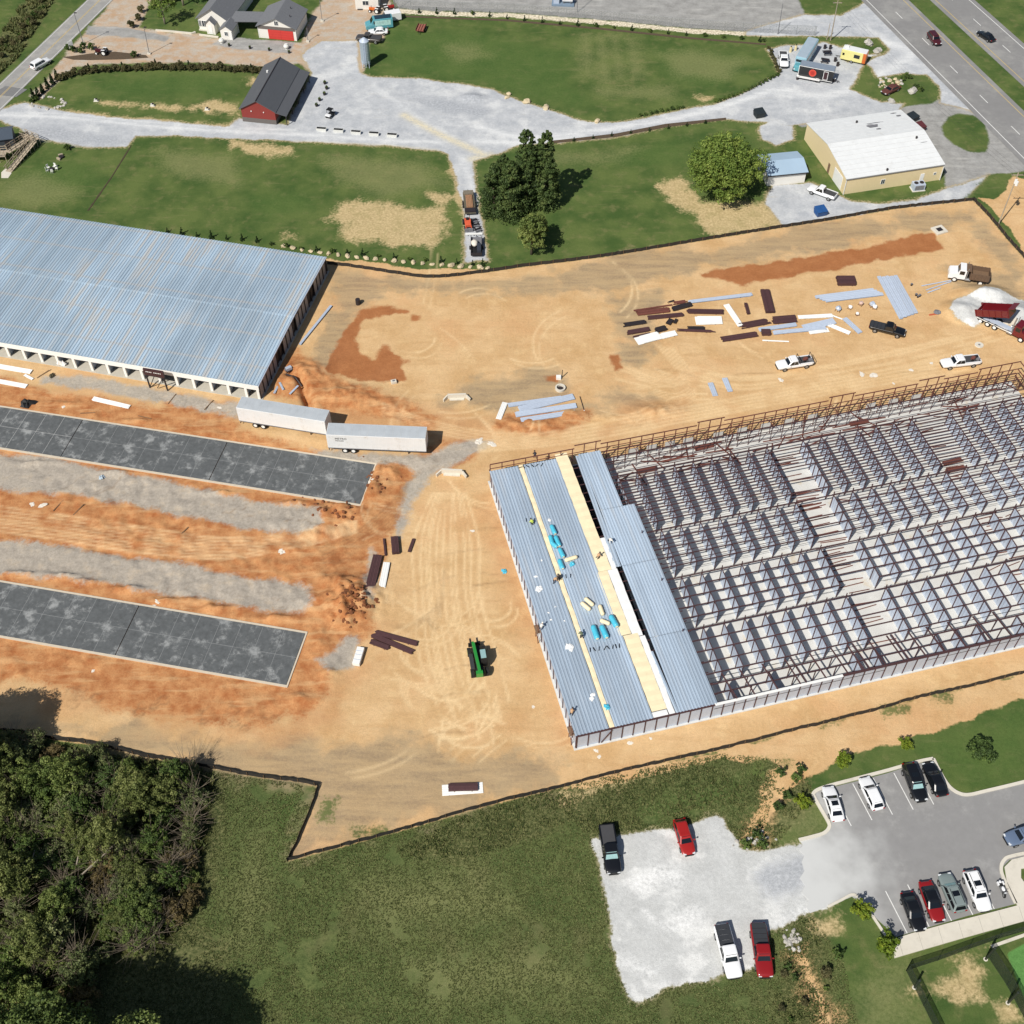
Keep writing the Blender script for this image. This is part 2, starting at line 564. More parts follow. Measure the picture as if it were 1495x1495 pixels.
ROUGH = [
    [(-60, 110), (0, 52), (55, -25), (95, -25), (25, 85), (0, 108), (-60, 160)],
    [(820, 1150), (1053, 1105), (1140, 1110), (1130, 1150), (1060, 1235), (1000, 1250), (940, 1210), (870, 1225), (830, 1200), (700, 1250), (620, 1260), (580, 1240), (691, 1186)],
    [(1190, 1340), (1230, 1500), (1120, 1500), (1150, 1380), (1170, 1330)],
    [(1060, 1230), (1130, 1150), (1180, 1130), (1185, 1165), (1130, 1240), (1090, 1240)],
    [(-100, 1060), (330, 1130), (320, 1240), (290, 1340), (340, 1400), (320, 1520), (-100, 1520)],
]
MEADOW = [
    [(-120, 1060), (464, 1150), (420, 1260), (600, 1210), (900, 1130), (1060, 1100), (1140, 1110), (1120, 1200), (1180, 1330), (1230, 1400), (1260, 1520), (-120, 1520)],
]
WOOD = [
    [(-120, 1062), (0, 1076), (90, 1088), (210, 1112), (290, 1122), (312, 1140), (300, 1230), (285, 1320), (250, 1375), (160, 1400), (110, 1470), (100, 1540), (-120, 1540)],
]
BRUSHDIRT = [
    zq(820, 1095, [(960, 480), (1080, 330), (1150, 200), (1300, 90), (1340, 130), (1180, 300), (1130, 420), (1160, 550), (1000, 550)]),
    zq(820, 1095, [(1210, 1120), (1330, 1080), (1495, 1400), (1560, 1500), (1380, 1500), (1290, 1300)]),
    [(1400, 1330), (1495, 1310), (1495, 1300), (1400, 1320)],
]
FRESH = [
    [(560, 45), (700, 50), (830, 70), (850, 150), (780, 150), (680, 118), (560, 105)], [(960, 70), (1090, 80), (1060, 130), (980, 120)],
    zq(740, 0, [(500, 850), (800, 780), (950, 760), (960, 900), (750, 900), (560, 930)]), zq(0, 0, [(500, 430), (900, 400), (1250, 420), (1200, 500), (700, 540), (450, 480)]),
    zq(0, 0, [(150, 900), (500, 850), (560, 1000), (300, 1100), (100, 1050)]), zq(370, 0, [(0, 1080), (250, 1060), (300, 1120), (80, 1180)]),
    [(1340, 1090), (1495, 1050), (1495, 1110), (1420, 1130)], zq(820, 1095, [(350, 250), (700, 200), (1000, 150), (1000, 320), (700, 340), (400, 400)]),
    [(420, 1170), (455, 1150), (440, 1230), (400, 1260)], [(1350, 10), (1420, 90), (1440, 130), (1390, 60)],
]
PALE = [zq(740, 0, ps) for ps in ([(400, 190), (450, 190), (470, 420), (420, 420)], [(490, 200), (530, 200), (560, 440), (520, 440)], [(570, 190), (600, 190), (640, 440), (600, 440)], [(650, 210), (700, 210), (740, 400), (690, 440)],
                                  [(840, 300), (1000, 280), (1300, 330), (1200, 430), (950, 420)], [(480, 480), (900, 470), (900, 540), (500, 520)], [(250, 830), (520, 840), (700, 810), (600, 870), (260, 900)])] + [
    zq(370, 0, [(1050, 250), (1200, 240), (1280, 310), (1130, 330)]), zq(0, 0, [(850, 820), (1250, 860), (1300, 1000), (950, 950)]), zq(370, 0, [(380, 850), (900, 880), (1050, 1000), (700, 1080), (450, 960)]),
    zq(0, 0, [(0, 1000), (200, 960), (420, 1060), (200, 1130), (0, 1100)]), [(1260, 1440), (1320, 1400), (1330, 1495), (1270, 1495)], zq(820, 1095, [(1180, 380), (1420, 300), (1450, 420), (1200, 500)]),
    [(520, 1290), (700, 1270), (760, 1330), (560, 1360)], [(380, 1220), (400, 1290), (350, 1380), (340, 1300)], [(600, 1400), (800, 1390), (860, 1440), (640, 1460)],
]
WHITETR = [([(0, 168), (100, 172), (270, 188), (430, 196), (560, 205), (640, 208)], .7, .7), ([(0, 165), (100, 167), (270, 183), (430, 190)], .5, .5), ([(700, 185), (760, 200), (830, 195), (930, 182), (1040, 160), (1130, 130)], 1.0, .8), ([(690, 205), (760, 208), (850, 198)], .8, .7), ([(1130, 130), (1200, 140), (1260, 120), (1330, 80), (1290, 60)], 1.6, .7),
           ([(545, 125), (600, 165), (680, 210)], .8, .4), ([(676, 230), (688, 270), (694, 300)], .9, .6), ([(1260, 70), (1300, 110), (1380, 170)], 1.4, .5), ([(480, 110), (520, 100)], 1.2, .4),
           ([(940, 1330), (965, 1350), (1000, 1355), (1015, 1330)], .35, .7), ([(935, 1290), (960, 1275), (985, 1280)], 1.2, .8), ([(990, 1345), (1015, 1335)], 1.2, .7), ([(900, 1400), (950, 1420)], .8, .5), ([(1140, 1350), (1170, 1335), (1200, 1320)], 1.0, .5)]
CREAMTR = [([(590, 168), (640, 195), (690, 218), (705, 226)], .9, .8), ([(690, 232), (705, 228), (715, 226)], 1.0, .7), ([(640, 219), (560, 212), (430, 206)], .35, .4)]
DARKGR = [Z_ for Z_ in (zq(820, 1095, [(1060, 670), (1100, 625), (1200, 590), (1330, 600), (1365, 690), (1290, 770), (1180, 830), (1130, 800), (1060, 720)]), zq(370, 0, [(1130, 510), (1200, 495), (1260, 530), (1250, 565), (1160, 560)]), zq(370, 0, [(860, 540), (1000, 525), (1120, 560), (1330, 600), (1250, 640), (1000, 600)]), zq(0, 0, [(110, 690), (300, 690), (700, 760), (680, 790), (400, 785), (210, 750)]))]
SPROUT = [zq(1095, 740, ps) for ps in ([(690, 1110), (760, 1080), (870, 1090), (860, 1120), (730, 1150)], [(970, 1010), (1040, 980), (1110, 1000), (1090, 1050), (990, 1060)], [(400, 1190), (500, 1170), (480, 1200)], [(0, 1360), (100, 1370), (90, 1495), (0, 1495)], [(160, 1380), (220, 1390), (200, 1420)])] + [zq(370, 1095, [(380, 270), (460, 260), (440, 400), (350, 390)]), zq(370, 1095, [(540, 430), (720, 440), (650, 470), (550, 460)]), zq(1095, 0, [(1180, 1080), (1300, 960), (1495, 945), (1380, 985), (1340, 1080), (1260, 1070)])]
TURF = [[(1470, 1392), (1495, 1378), (1560, 1360), (1560, 1480), (1500, 1470)]]

# light wheel tracks on the yard, pixels
TRACKS = []
for i in range(11):
    ox = (i - 5) * 9 + rnd.uniform(-4, 4)
    TRACKS.append(([(655 + ox * .5, 720), (650 + ox, 790), (652 + ox, 870), (668 + ox * 1.2, 960), (690 + ox * 1.1, 1050 + rnd.uniform(-30, 40))], .22, .55))
for cx, cy, r, a0, a1 in ((662, 1035, 62, -10, 110), (668, 1038, 55, -20, 120), (640, 1010, 75, 0, 95), (700, 1090, 60, 170, 300), (690, 1060, 45, 60, 230), (655, 985, 52, 20, 150), (720, 1030, 40, 90, 250)):
    TRACKS.append(([(cx + r * math.cos(math.radians(a0 + (a1 - a0) * k / 7)), cy + r * .72 * math.sin(math.radians(a0 + (a1 - a0) * k / 7))) for k in range(8)], .2, .7))
TRACKS += [([(628, 1065), (650, 1078), (672, 1078), (700, 1065), (712, 1040)], .2, .8), ([(632, 1050), (660, 1058), (690, 1066)], .2, .7), ([(640, 1043), (668, 1060), (680, 1068)], .18, .7)]
for i in range(9):
    o = rnd.uniform(-12, 12)
    TRACKS.append(([(900 + i * 6, 545 + o), (960 + i * 4, 560 + o * .6), (1010, 545 + o), (1080, 560 + o), (1180, 548 + o), (1330, 520 + o * 1.5), (1480, 480 + o)], .25, .4))
for i in range(6):
    o = i * 4
    TRACKS.append(([(975 - o, 500), (1000 - o, 530), (1015, 555 + o), (985, 575 + o), (930, 560 + o)], .2, .45))
for i in range(5):
    o = i * 5 - 12
    TRACKS.append(([(700, 655 + o * .5), (820, 640 + o), (960, 615 + o), (1100, 588 + o), (1250, 560 + o), (1420, 530 + o)], .3, .5))
for i in range(4):
    o = i * 5 - 8
    TRACKS.append(([(560, 600 + o), (640, 625 + o), (720, 640 + o), (800, 642 + o)], .25, .45))
for i in range(7):
    o = i * 6 - 18
    TRACKS.append(([(-20, 755 + o), (90, 770 + o), (220, 790 + o), (330, 800 + o * .8), (430, 790 + o * .6), (520, 770 + o * .4)], .22, .5))
for k in range(46):   # random wheel sweeps over the whole yard
    x, y = rnd.choice([(rnd.uniform(560, 800), rnd.uniform(700, 1090)), (rnd.uniform(560, 1480), rnd.uniform(430, 640)), (rnd.uniform(600, 720), rnd.uniform(850, 1100))])
    a, cv, st = rnd.uniform(0, 6.28), rnd.uniform(-.35, .35), rnd.uniform(10, 20)
    ps = []
    for i in range(7):
        ps.append((x, y))
        x, y, a = x + st * math.cos(a), y + st * .7 * math.sin(a), a + cv
    w0, s0 = rnd.uniform(.16, .26), rnd.uniform(.3, .65)
    TRACKS.append((ps, w0, s0))
    TRACKS.append(([(u + 9, v + 8) for u, v in ps], w0, s0 * .8))
DARKTR = []
for k in range(30):
    x, y = rnd.choice([(rnd.uniform(560, 760), rnd.uniform(700, 1090)), (rnd.uniform(700, 1450), rnd.uniform(520, 640)), (rnd.uniform(0, 560), rnd.uniform(600, 1040))])
    a, cv, st = rnd.uniform(-.6, .6), rnd.uniform(-.2, .2), rnd.uniform(10, 18)
    ps = []
    for i in range(6):
        ps.append((x, y))
        x, y, a = x + st * math.cos(a), y + st * .7 * math.sin(a), a + cv
    DARKTR.append((ps, rnd.uniform(.15, .24), rnd.uniform(.25, .5)))
for i in range(6):
    o = i * 7
    DARKTR.append(([(540 + o, 905), (575 + o * .7, 912 + o * .3), (610 + o * .3, 905), (640, 880 + o), (650, 830)], .22, .4))
for i in range(7):
    o = i * 6
    DARKTR.append(([(470, 800 + o), (530, 770 + o * .8), (575, 730 + o), (600, 700), (640, 680 - o * .3)], .22, .45))
for k in range(26):
    x, y = rnd.uniform(60, 430), 0
    y = 1000 + x * .14 + rnd.uniform(-12, 14)
    r = rnd.uniform(5, 9)
    DARKTR.append(([(x + r * math.cos(t * .9), y + r * .7 * math.sin(t * .9)) for t in range(7)], .16, .6))
for k in range(60):     # tread scallops in the grey strips
    x = rnd.uniform(0, 450)
    y = (700 if k % 2 else 832) + x * .155 + rnd.uniform(-16, 14)
    r = rnd.uniform(5, 12)
    a = rnd.uniform(0, 6)
    DARKTR.append(([(x + r * math.cos(a + t * .35), y + r * .6 * math.sin(a + t * .35)) for t in range(6)], .13, .45))

MOUNDS = [  # px, py, rx, ry (m), height, roughness
    (692, 143, 2.6, 1.6, .7, .2), (505, 745, 4.5, 3.0, .9, .5), (470, 705 + 45, 3, 2, .5, .5), (535, 715, 3.5, 2.4, .8, .6), (515, 870, 4.2, 3.6, 1.3, .8), (505, 895, 3.0, 3.2, 1.1, .8), (488, 850, 3, 2.2, .7, .6),
    (450, 545, 4.0, 3.2, 1.0, .5), (500, 575, 6.5, 2.6, .8, .5), (560, 590, 5, 2.0, .5, .5), (420, 560, 3, 2.5, .6, .4),
    (555, 690, 1.6, 2.4, .8, .6), (548, 720, 1.3, 1.4, .6, .6), (770, 622, 6, 1.6, .5, .6), (955, 600, 6, 1.6, .5, .6), (880, 610, 5, 1.3, .35, .6), (830, 605, 3, 1.5, .4, .6),
    (1405, 455, 3.6, 2.6, 1.7, .12), (1435, 432, 4.6, 2.6, 1.8, .12), (1485, 460, 5, 3.0, 1.6, .12), (1423, 470, 2.0, 1.2, .5, .1),
    (455, 880, 3.2, 2.2, .6, .6), (420, 760, 3, 2, .3, .5), (470, 940, 2.2, 3.2, .5, .7), (30, 838, 4, .6, .6, .8), (90, 842, 3, .6, .6, .8), (130, 850, 3, .6, .7, .8), (190, 860, 3, .6, .6, .8), (260, 877, 4, .6, .6, .8), (320, 888, 3, .6, .6, .8), (400, 903, 4, .7, .6, .8), (60, 676, 4, .5, .4, .8), (180, 690, 4, .5, .4, .8), (320, 720, 4, .5, .45, .8), (430, 735, 3, .6, .5, .8), (200, 615, 4, .5, .45, .8), (90, 590, 3, .6, .35, .8), (480, 985, 2, 2.6, .5, .8), (440, 1020, 3, 1.2, .4, .8), (575, 690, 1.5, 2.5, .6, .8), (470, 775, 4, 1.6, .6, .8), (430, 800, 3, 1.2, .4, .8),
]
WHITEPILE = [[(1384, 455), (1392, 440), (1408, 436), (1420, 432), (1436, 424), (1460, 426), (1480, 436), (1530, 445), (1530, 482), (1480, 478), (1440, 468), (1420, 478), (1398, 468)]]

U_ = 0.32
GX0, GX1, GY0, GY1 = -158.0, 158.0, 30.0, 292.0
nx, ny = int((GX1 - GX0) / U_), int((GY1 - GY0) / U_)
gx = np.linspace(GX0, GX1, nx + 1)
gy = np.linspace(GY0, GY1, ny + 1)
GXX, GYY = np.meshgrid(gx, gy)


def union(lst, amp=0.0, f=.35, s=3):
    r = np.full(GXX.shape, -30.0)
    for p in lst:
        r = np.maximum(r, sd_poly(GXX, GYY, poly(p)))
    if amp:
        m = r > -20
        r[m] += amp * (fbm(GXX[m], GYY[m], f, 4, s) - .5) * 2
    return r


L_ = {}
L_['site'] = np.maximum(union([SITE]), union(TAN_EXTRA, 1.2, .3))
L_['straw'] = union(STRAW, 1.8, .6)
L_['clay'] = np.minimum(union(CLAY, 1.6, .3), L_['site'] + 3)
L_['clays'] = union(CLAY_SOFT, 3.0, .2)
L_['grayg'] = union(GRAYG, .9, .5)
L_['soil'] = np.minimum(union(GRAYSOIL, 4.0, .14), L_['site'] + 1)
L_['mud'] = union(MUD, .9, .6)
L_['lot'] = union(LOT, .5, .5)
L_['park'] = np.maximum(union(CARPARK, .35, .7), union(WHITEPILE, .4, .6))
L_['asph'] = union(ASPH, .6, .4)
L_['drive'] = union(DRIVE, .7, .4)
L_['strip'] = union(STONE_STRIP, .5, .6)
L_['rough'] = union(ROUGH, 1.5, .3)
L_['meadow'] = union(MEADOW, .6, .3)
L_['wood'] = union(WOOD, 1.5, .3)
L_['brush'] = union(BRUSHDIRT, 1.2, .5)
L_['turf'] = union(TURF)
L_['darkgr'] = union(DARKGR, 1.0, .4)
L_['sprout'] = union(SPROUT, 1.0, .5)
L_['fresh'] = union(FRESH, 3.0, .15)
L_['pale'] = union(PALE, 1.2, .3)
HOLES = [  # green islands inside the gravel and tarmac
    zq(1095, 0, [(690, 460), (720, 420), (850, 400), (960, 410), (1020, 460), (1030, 500), (1000, 545), (870, 570), (780, 565), (720, 520)]),
    zq(1095, 0, [(1045, 690), (1080, 640), (1140, 618), (1220, 630), (1285, 680), (1308, 760), (1290, 830), (1200, 832), (1110, 790), (1060, 740)]),
    zq(1095, 0, [(490, 310), (560, 215), (640, 200), (710, 215), (765, 270), (740, 295), (640, 300), (600, 335), (530, 340)]),
    zq(0, 0, [(760, 150), (850, 165), (1060, 170), (1080, 160), (1110, -60), (850, -60), (790, 80)]),
    zq(1095, 0, [(505, 1065), (700, 1042), (870, 1022), (1050, 1000), (1070, 1028), (900, 1088), (700, 1110), (560, 1100)]),
    zq(190, 0, [(545, 225), (690, 240), (720, 285), (640, 290), (540, 272)], 5.34),
]
hole = union(HOLES, .25, .6)
for k in ('lot', 'asph', 'drive'):
    L_[k] = np.minimum(L_[k], -hole)
tl = np.zeros(GXX.shape)
td = np.zeros(GXX.shape)
tw_ = np.zeros(GXX.shape)
tc_ = np.zeros(GXX.shape)
for acc, lst in ((tl, TRACKS), (td, DARKTR), (tw_, WHITETR), (tc_, CREAMTR)):
    for ps, wd, st in lst:
        d = d_line(GXX, GYY, smooth_line(poly(ps), 5), 3)
        np.maximum(acc, st * np.exp(-(d / wd) ** 2), out=acc)
brk = fbm(GXX, GYY, .4, 3, 91)
tl *= np.clip((brk - .22) * 3.5, 0, 1)
td *= np.clip((brk - .25) * 3, 0, 1)


def sstep(a, b, x):
    t = np.clip((x - a) / (b - a), 0, 1)
    return t * t * (3 - 2 * t)


# heights
n1 = fbm(GXX, GYY, .35, 4, 5) - .5
n2 = fbm(GXX, GYY, 1.1, 3, 15) - .5
site_m, clay_m = sstep(-.5, .5, L_['site']), sstep(-.5, 1, L_['clay'])
GZ = .02 * n1 + site_m * (.05 * n1 + .02 * n2)
n3 = fbm(GXX, GYY, .8, 3, 45) - .5
GZ += clay_m * (.55 * n3 * sstep(.42, .6, fbm(GXX, GYY, .12, 3, 33)) + .10 * n2)
GZ += sstep(0, 1, L_['grayg']) * (.10 * n1 + .05 * n2)
GZ += sstep(-.3, .6, L_['rough']) * (.10 * n2 + .12 * n1) + sstep(0, 1.5, L_['meadow']) * (.06 * n2)
GZ += sstep(-.5, 1.5, L_['brush']) * (.25 * n2 - .15)
GZ -= .07 * td + .03 * tl
for px_, py_, rx, ry, hh, ro in MOUNDS:
    cx, cy = at2((px_, py_))
    e = ((GXX - cx) / rx) ** 2 + ((GYY - cy) / ry) ** 2
    m = e < 6
    g = np.exp(-1.6 * e[m]) if ro > .2 else np.clip(1 - np.sqrt(e[m]) * .75, 0, 1) ** 1.1
    GZ[m] += hh * g * (1 + ro * 2.2 * n2[m])
# dug hollows: culvert trench east of the finished hall, foundation edges
for ps, wd, dp in (([(424, 545), (434, 550), (441, 562), (447, 580), (453, 597)], .65, 1.5), ([(90, 795), (150, 803), (205, 815), (160, 806)], .5, .25), ([(720, 335), (725, 340)], .3, .1)):
    d = d_line(GXX, GYY, poly(ps), 4)
    GZ -= dp * np.exp(-(d / wd) ** 2)
# anything that is laid as a sheet on top keeps the ground level below it
FLAT = [
    poly([(-120, 230), (-60, 180), (127, 0), (150, -40), (205, -40), (165, 0), (0, 162), (-80, 235)]),
    poly(zq(1095, 0, [(600, -60), (860, -60), (1660, 760), (1660, 1000), (1540, 900)])), poly(zq(1095, 0, [(960, -60), (1230, -60), (1660, 380), (1660, 560)])),
    poly([(1190, 1150), (1375, 1105), (1410, 1160), (1560, 1120), (1560, 1400), (1300, 1400), (1220, 1330), (1160, 1290), (1160, 1240)]),
]
for p in FLAT:
    GZ *= 1 - sstep(-1.0, .3, sd_poly(GXX, GYY, p))

# ---------------------------------------------------------------- frames of the big buildings (needed to level the ground below them)
def frame(a, b):
    """unit vector a->b and its left normal"""
    d = Vector((b[0] - a[0], b[1] - a[1], 0)).normalized()
    return d, Vector((-d.y, d.x, 0))


# steel frame hall (right): origin south-west corner, u east, v north
RO = at(841, 1092)
_ra, _rb = at(843.2, 1075, 3.05), at(1479, 929.8, 3.05)
RU, RV = frame(_ra, _rb)
RLEN, RWID = 88.5, 46.9
RROT = math.atan2(RU.y, RU.x)
# finished storage hall (left): origin south-east corner, u west, v north
LO = at(377, 563.5, 3.0)
LO.z = 0
_ln = at(479.6, 377, 3.0)
LV = Vector((_ln.x - LO.x, _ln.y - LO.y, 0))
LWID = LV.length
LV.normalize()
_le = at(0, 504, 3.0)
_lu = Vector((_le.x - LO.x, _le.y - LO.y, 0)).normalized()
LV = (LV + Vector((_lu.y, -_lu.x, 0))).normalized()
LU = Vector((-LV.y, LV.x, 0))                  # west
LLEN = 75.0
LROT = math.atan2(-LU.y, -LU.x)                # local x east, y north


def rw(u, v, z=0):
    return RO + RU * u + RV * v + Vector((0, 0, z))


def lw(u, v, z=0):
    return LO + LU * u + LV * v + Vector((0, 0, z))


def slabrect(se, ne, wtop, z):
    a, b = at(*se, z), at(*ne, z)
    c = at(*wtop, z)
    d = (c - b)
    d.z = 0
    d = d.normalized()
    return a, b, d


S1 = slabrect((524, 738), (548, 676), (0, 592), .15)
S2 = slabrect((418, 1003), (447, 922), (0, 847), .15)
for quad in ([rw(-.4, -.4), rw(RLEN, -.4), rw(RLEN, RWID + .4), rw(-.4, RWID + .4)], [lw(-.2, -.4), lw(LLEN, -.4), lw(LLEN, LWID + .2), lw(-.2, LWID + .2)],
             [S1[0], S1[1], S1[1] + S1[2] * 75, S1[0] + S1[2] * 75], [S2[0], S2[1], S2[1] + S2[2] * 65, S2[0] + S2[2] * 65]):
    GZ = GZ * (1 - sstep(-.8, .0, sd_poly(GXX, GYY, [(p.x, p.y) for p in quad])))


def gz(x, y):
    fx, fy = (x - GX0) / (GX1 - GX0) * nx, (y - GY0) / (GY1 - GY0) * ny
    i, j = int(fx), int(fy)
    if i < 0 or j < 0 or i >= nx or j >= ny:
        return 0.0
    a, b = fx - i, fy - j
    return float((GZ[j, i] * (1 - a) + GZ[j, i + 1] * a) * (1 - b) + (GZ[j + 1, i] * (1 - a) + GZ[j + 1, i + 1] * a) * b)


def G(px, py, dz=0.0):
    """point of the ground seen at a photo pixel"""
    p = at(px, py)
    z = gz(p.x, p.y)
    if abs(z) > .1:
        p = at(px, py, z)
        z = gz(p.x, p.y)
    return Vector((p.x, p.y, z + dz))


# ---------------------------------------------------------------- ground material
def ground_material():
    m = bpy.data.materials.new('ground')
    m.use_nodes = True
    N, L = m.node_tree.nodes, m.node_tree.links
    b = N['Principled BSDF']
    b.inputs['Roughness'].default_value = .95
    b.inputs['Specular IOR Level'].default_value = .12
    ge = N.new('ShaderNodeNewGeometry')
    pos = ge.outputs['Position']

    def noise(s, d=4, r=.6, st=None, off=0):
        n = N.new('ShaderNodeTexNoise')
        n.inputs['Scale'].default_value = s
        n.inputs['Detail'].default_value = d
        n.inputs['Roughness'].default_value = r
        v = pos
        if st or off:
            mp = N.new('ShaderNodeMapping')
            mp.inputs['Scale'].default_value = st or (1, 1, 1)
            mp.inputs['Location'].default_value = (off, off * .7, 0)
            if st:
                mp.inputs['Rotation'].default_value = (0, 0, .4)
            L.new(v, mp.inputs[0])
            v = mp.outputs[0]
        L.new(v, n.inputs['Vector'])
        return n.outputs[0]

    def ramp(f, a, bb, lo=.3, hi=.7):
        r = N.new('ShaderNodeValToRGB')
        e = r.color_ramp.elements
        e[0].position, e[1].position = lo, hi
        e[0].color, e[1].color = (*a, 1), (*bb, 1)
        L.new(f, r.inputs[0])
        return r.outputs[0]

    def mix(f, a, bb, mode='MIX'):
        x = N.new('ShaderNodeMix')
        x.data_type = 'RGBA'
        x.blend_type = mode
        if isinstance(f, (int, float)):
            x.inputs[0].default_value = f
        else:
            L.new(f, x.inputs[0])
        for s, i in ((a, 6), (bb, 7)):
            if isinstance(s, tuple):
                x.inputs[i].default_value = (*s, 1)
            else:
                L.new(s, x.inputs[i])
        return x.outputs[2]

    def rng(f, a, bb, c=0.0, d=1.0, sm=True):
        r = N.new('ShaderNodeMapRange')
        if sm:
            r.interpolation_type = 'SMOOTHSTEP'
        for i, vv in enumerate((a, bb, c, d)):
            r.inputs[i + 1].default_value = vv
        L.new(f, r.inputs[0])
        return r.outputs[0]

    def mul(a, bb):
        x = N.new('ShaderNodeMath')
        x.operation = 'MULTIPLY'
        for i, s in enumerate((a, bb)):
            if isinstance(s, (int, float)):
                x.inputs[i].default_value = s
            else:
                L.new(s, x.inputs[i])
        return x.outputs[0]

    def attr(name):
        a = N.new('ShaderNodeAttribute')
        a.attribute_name = name
        return a.outputs['Fac']

    nA, nB, nC, nD = noise(.06, 4), noise(.45, 5, .62), noise(2.2, 5, .65), noise(9, 4, .7)
    nE = noise(.16, 5, .6, off=40)
    nS = noise(.35, 4, .6, (.35, 2.2, 1))
    nT = noise(.9, 4, .65, (2.0, .3, 1), 17)

    def layer(base, name, col, amp, wid, nz, cover=1.0, shift=0.0):
        ma = N.new('ShaderNodeMath')
        ma.operation = 'MULTIPLY_ADD'
        sub = N.new('ShaderNodeMath')
        sub.operation = 'SUBTRACT'
        L.new(nz, sub.inputs[0])
        sub.inputs[1].default_value = .5
        L.new(sub.outputs[0], ma.inputs[0])
        ma.inputs[1].default_value = amp
        L.new(attr('m_' + name), ma.inputs[2])
        f = rng(ma.outputs[0], -wid - shift, wid - shift)
        if cover != 1.0:
            f = mul(f, cover)
        return mix(f, base, col)

    # lawn: mown green, drier and browner in patches
    lawn = ramp(nE, srgb(68, 90, 45), srgb(96, 110, 60), .36, .62)
    lawn = mix(mul(rng(nB, .5, .72), .5), lawn, srgb(124, 121, 80))
    lawn = mix(mul(rng(nC, .52, .75), .45), lawn, srgb(60, 74, 38))
    lawn = mix(mul(rng(nS, .58, .75), .35), lawn, srgb(138, 130, 92))
    mead = ramp(nB, srgb(72, 88, 48), srgb(103, 112, 67), .32, .66)
    mead = mix(mul(rng(nC, .46, .62), .75), mead, srgb(64, 77, 42))
    mead = mix(mul(rng(nD, .52, .7), .75), mead, srgb(122, 126, 82))
    mead = mix(mul(rng(nE, .52, .7), .4), mead, srgb(112, 105, 74))
    rough = ramp(nC, srgb(64, 76, 42), srgb(118, 117, 78), .35, .66)
    wood = ramp(nC, srgb(40, 44, 22), srgb(70, 72, 38), .35, .65)
    straw = ramp(nC, srgb(178, 154, 112), srgb(212, 190, 146), .3, .7)
    brush = ramp(nC, srgb(132, 106, 76), srgb(196, 164, 118), .3, .7)
    drive = mix(rng(nB, .42, .62), ramp(nE, srgb(180, 154, 128), srgb(188, 168, 146), .35, .6), srgb(184, 174, 160))
    drive = mix(mul(rng(nS, .5, .7), .6), drive, srgb(186, 150, 116))
    strip = ramp(nC, srgb(172, 160, 132), srgb(232, 222, 200), .35, .62)
    asph = ramp(nB, srgb(140, 139, 136), srgb(168, 167, 164), .3, .7)
    asph = mix(mul(rng(nS, .5, .75), .5), asph, srgb(196, 194, 188))
    lot = ramp(nB, srgb(168, 172, 177), srgb(195, 197, 199), .3, .7)
    lot = mix(mul(rng(nE, .5, .68), .7), lot, srgb(214, 215, 214))
    lot = mix(mul(rng(nS, .6, .78), .35), lot, srgb(196, 186, 164))
    tan = ramp(nE, srgb(197, 160, 113), srgb(214, 180, 135), .34, .64)
    tan = mix(mul(rng(nB, .5, .7), .5), tan, srgb(222, 190, 142))
    tan = mix(mul(rng(nA, .52, .66), .5), tan, srgb(206, 160, 114))
    tan = mix(mul(rng(nC, .54, .72), .3), tan, srgb(176, 142, 100))
    tan = mix(mul(rng(nS, .5, .7), .45), tan, srgb(190, 152, 106))
    tan = mix(mul(rng(nT, .55, .7), .16), tan, srgb(228, 198, 150))
    tan = mix(mul(rng(nD, .62, .76), .35), tan, srgb(156, 124, 86))
    soil = mix(mul(rng(nC, .4, .65), .5), ramp(nS, srgb(136, 122, 102), srgb(178, 156, 122), .38, .62), srgb(160, 140, 108))
    clay = ramp(nB, srgb(164, 103, 62), srgb(200, 147, 99), .34, .62)
    clay = mix(mul(rng(nC, .5, .7), .55), clay, srgb(148, 92, 58))
    clay = mix(mul(rng(nS, .5, .68), .6), clay, srgb(206, 166, 120))
    clay = mix(mul(rng(nD, .58, .72), .4), clay, srgb(122, 76, 48))
    mud = ramp(nB, srgb(152, 93, 55), srgb(170, 110, 68), .3, .7)
    gray = mix(.35, ramp(nB, srgb(156, 149, 138), srgb(182, 175, 163), .3, .7), ramp(nC, srgb(150, 142, 130), srgb(184, 177, 164), .3, .7))
    gray = mix(mul(rng(nB, .5, .7), .4), gray, srgb(190, 172, 146))
    park = ramp(nB, srgb(188, 189, 187), srgb(204, 205, 203), .3, .7)
    park = mix(mul(rng(nE, .52, .62), .7), park, srgb(228, 228, 225))
    park = mix(mul(rng(nD, .55, .75), .3), park, srgb(170, 171, 168))
    turf = ramp(nC, srgb(88, 132, 70), srgb(98, 144, 78))

    c = lawn
    c = layer(c, 'meadow', mead, 1.5, .6, nB)
    c = layer(c, 'rough', rough, 2.5, .8, nC)
    c = layer(c, 'fresh', mix(nC, srgb(62, 88, 42), srgb(90, 112, 58)), 6.0, 3.2, nB, .62)
    c = layer(c, 'pale', mix(nC, srgb(120, 122, 76), srgb(150, 148, 104)), 6.0, 2.8, nC, .5)
    c = layer(c, 'wood', wood, 1.5, .8, nB)
    c = layer(c, 'brush', brush, 2.8, .8, nC, .9)
    c = layer(c, 'straw', mix(mul(rng(nB, .45, .65), .45), straw, srgb(160, 146, 100)), 3.6, 1.1, nC, .9)
    c = layer(c, 'drive', drive, 1.2, .5, nC)
    c = layer(c, 'strip', strip, 1.5, .3, nC)
    c = layer(c, 'asph', asph, .8, .35, nC)
    lot = mix(mul(attr('t_white'), mul(rng(nS, .2, .6), .9)), lot, srgb(226, 227, 226))
    lot = mix(mul(attr('t_cream'), mul(rng(nC, .2, .6), .9)), lot, srgb(222, 208, 168))
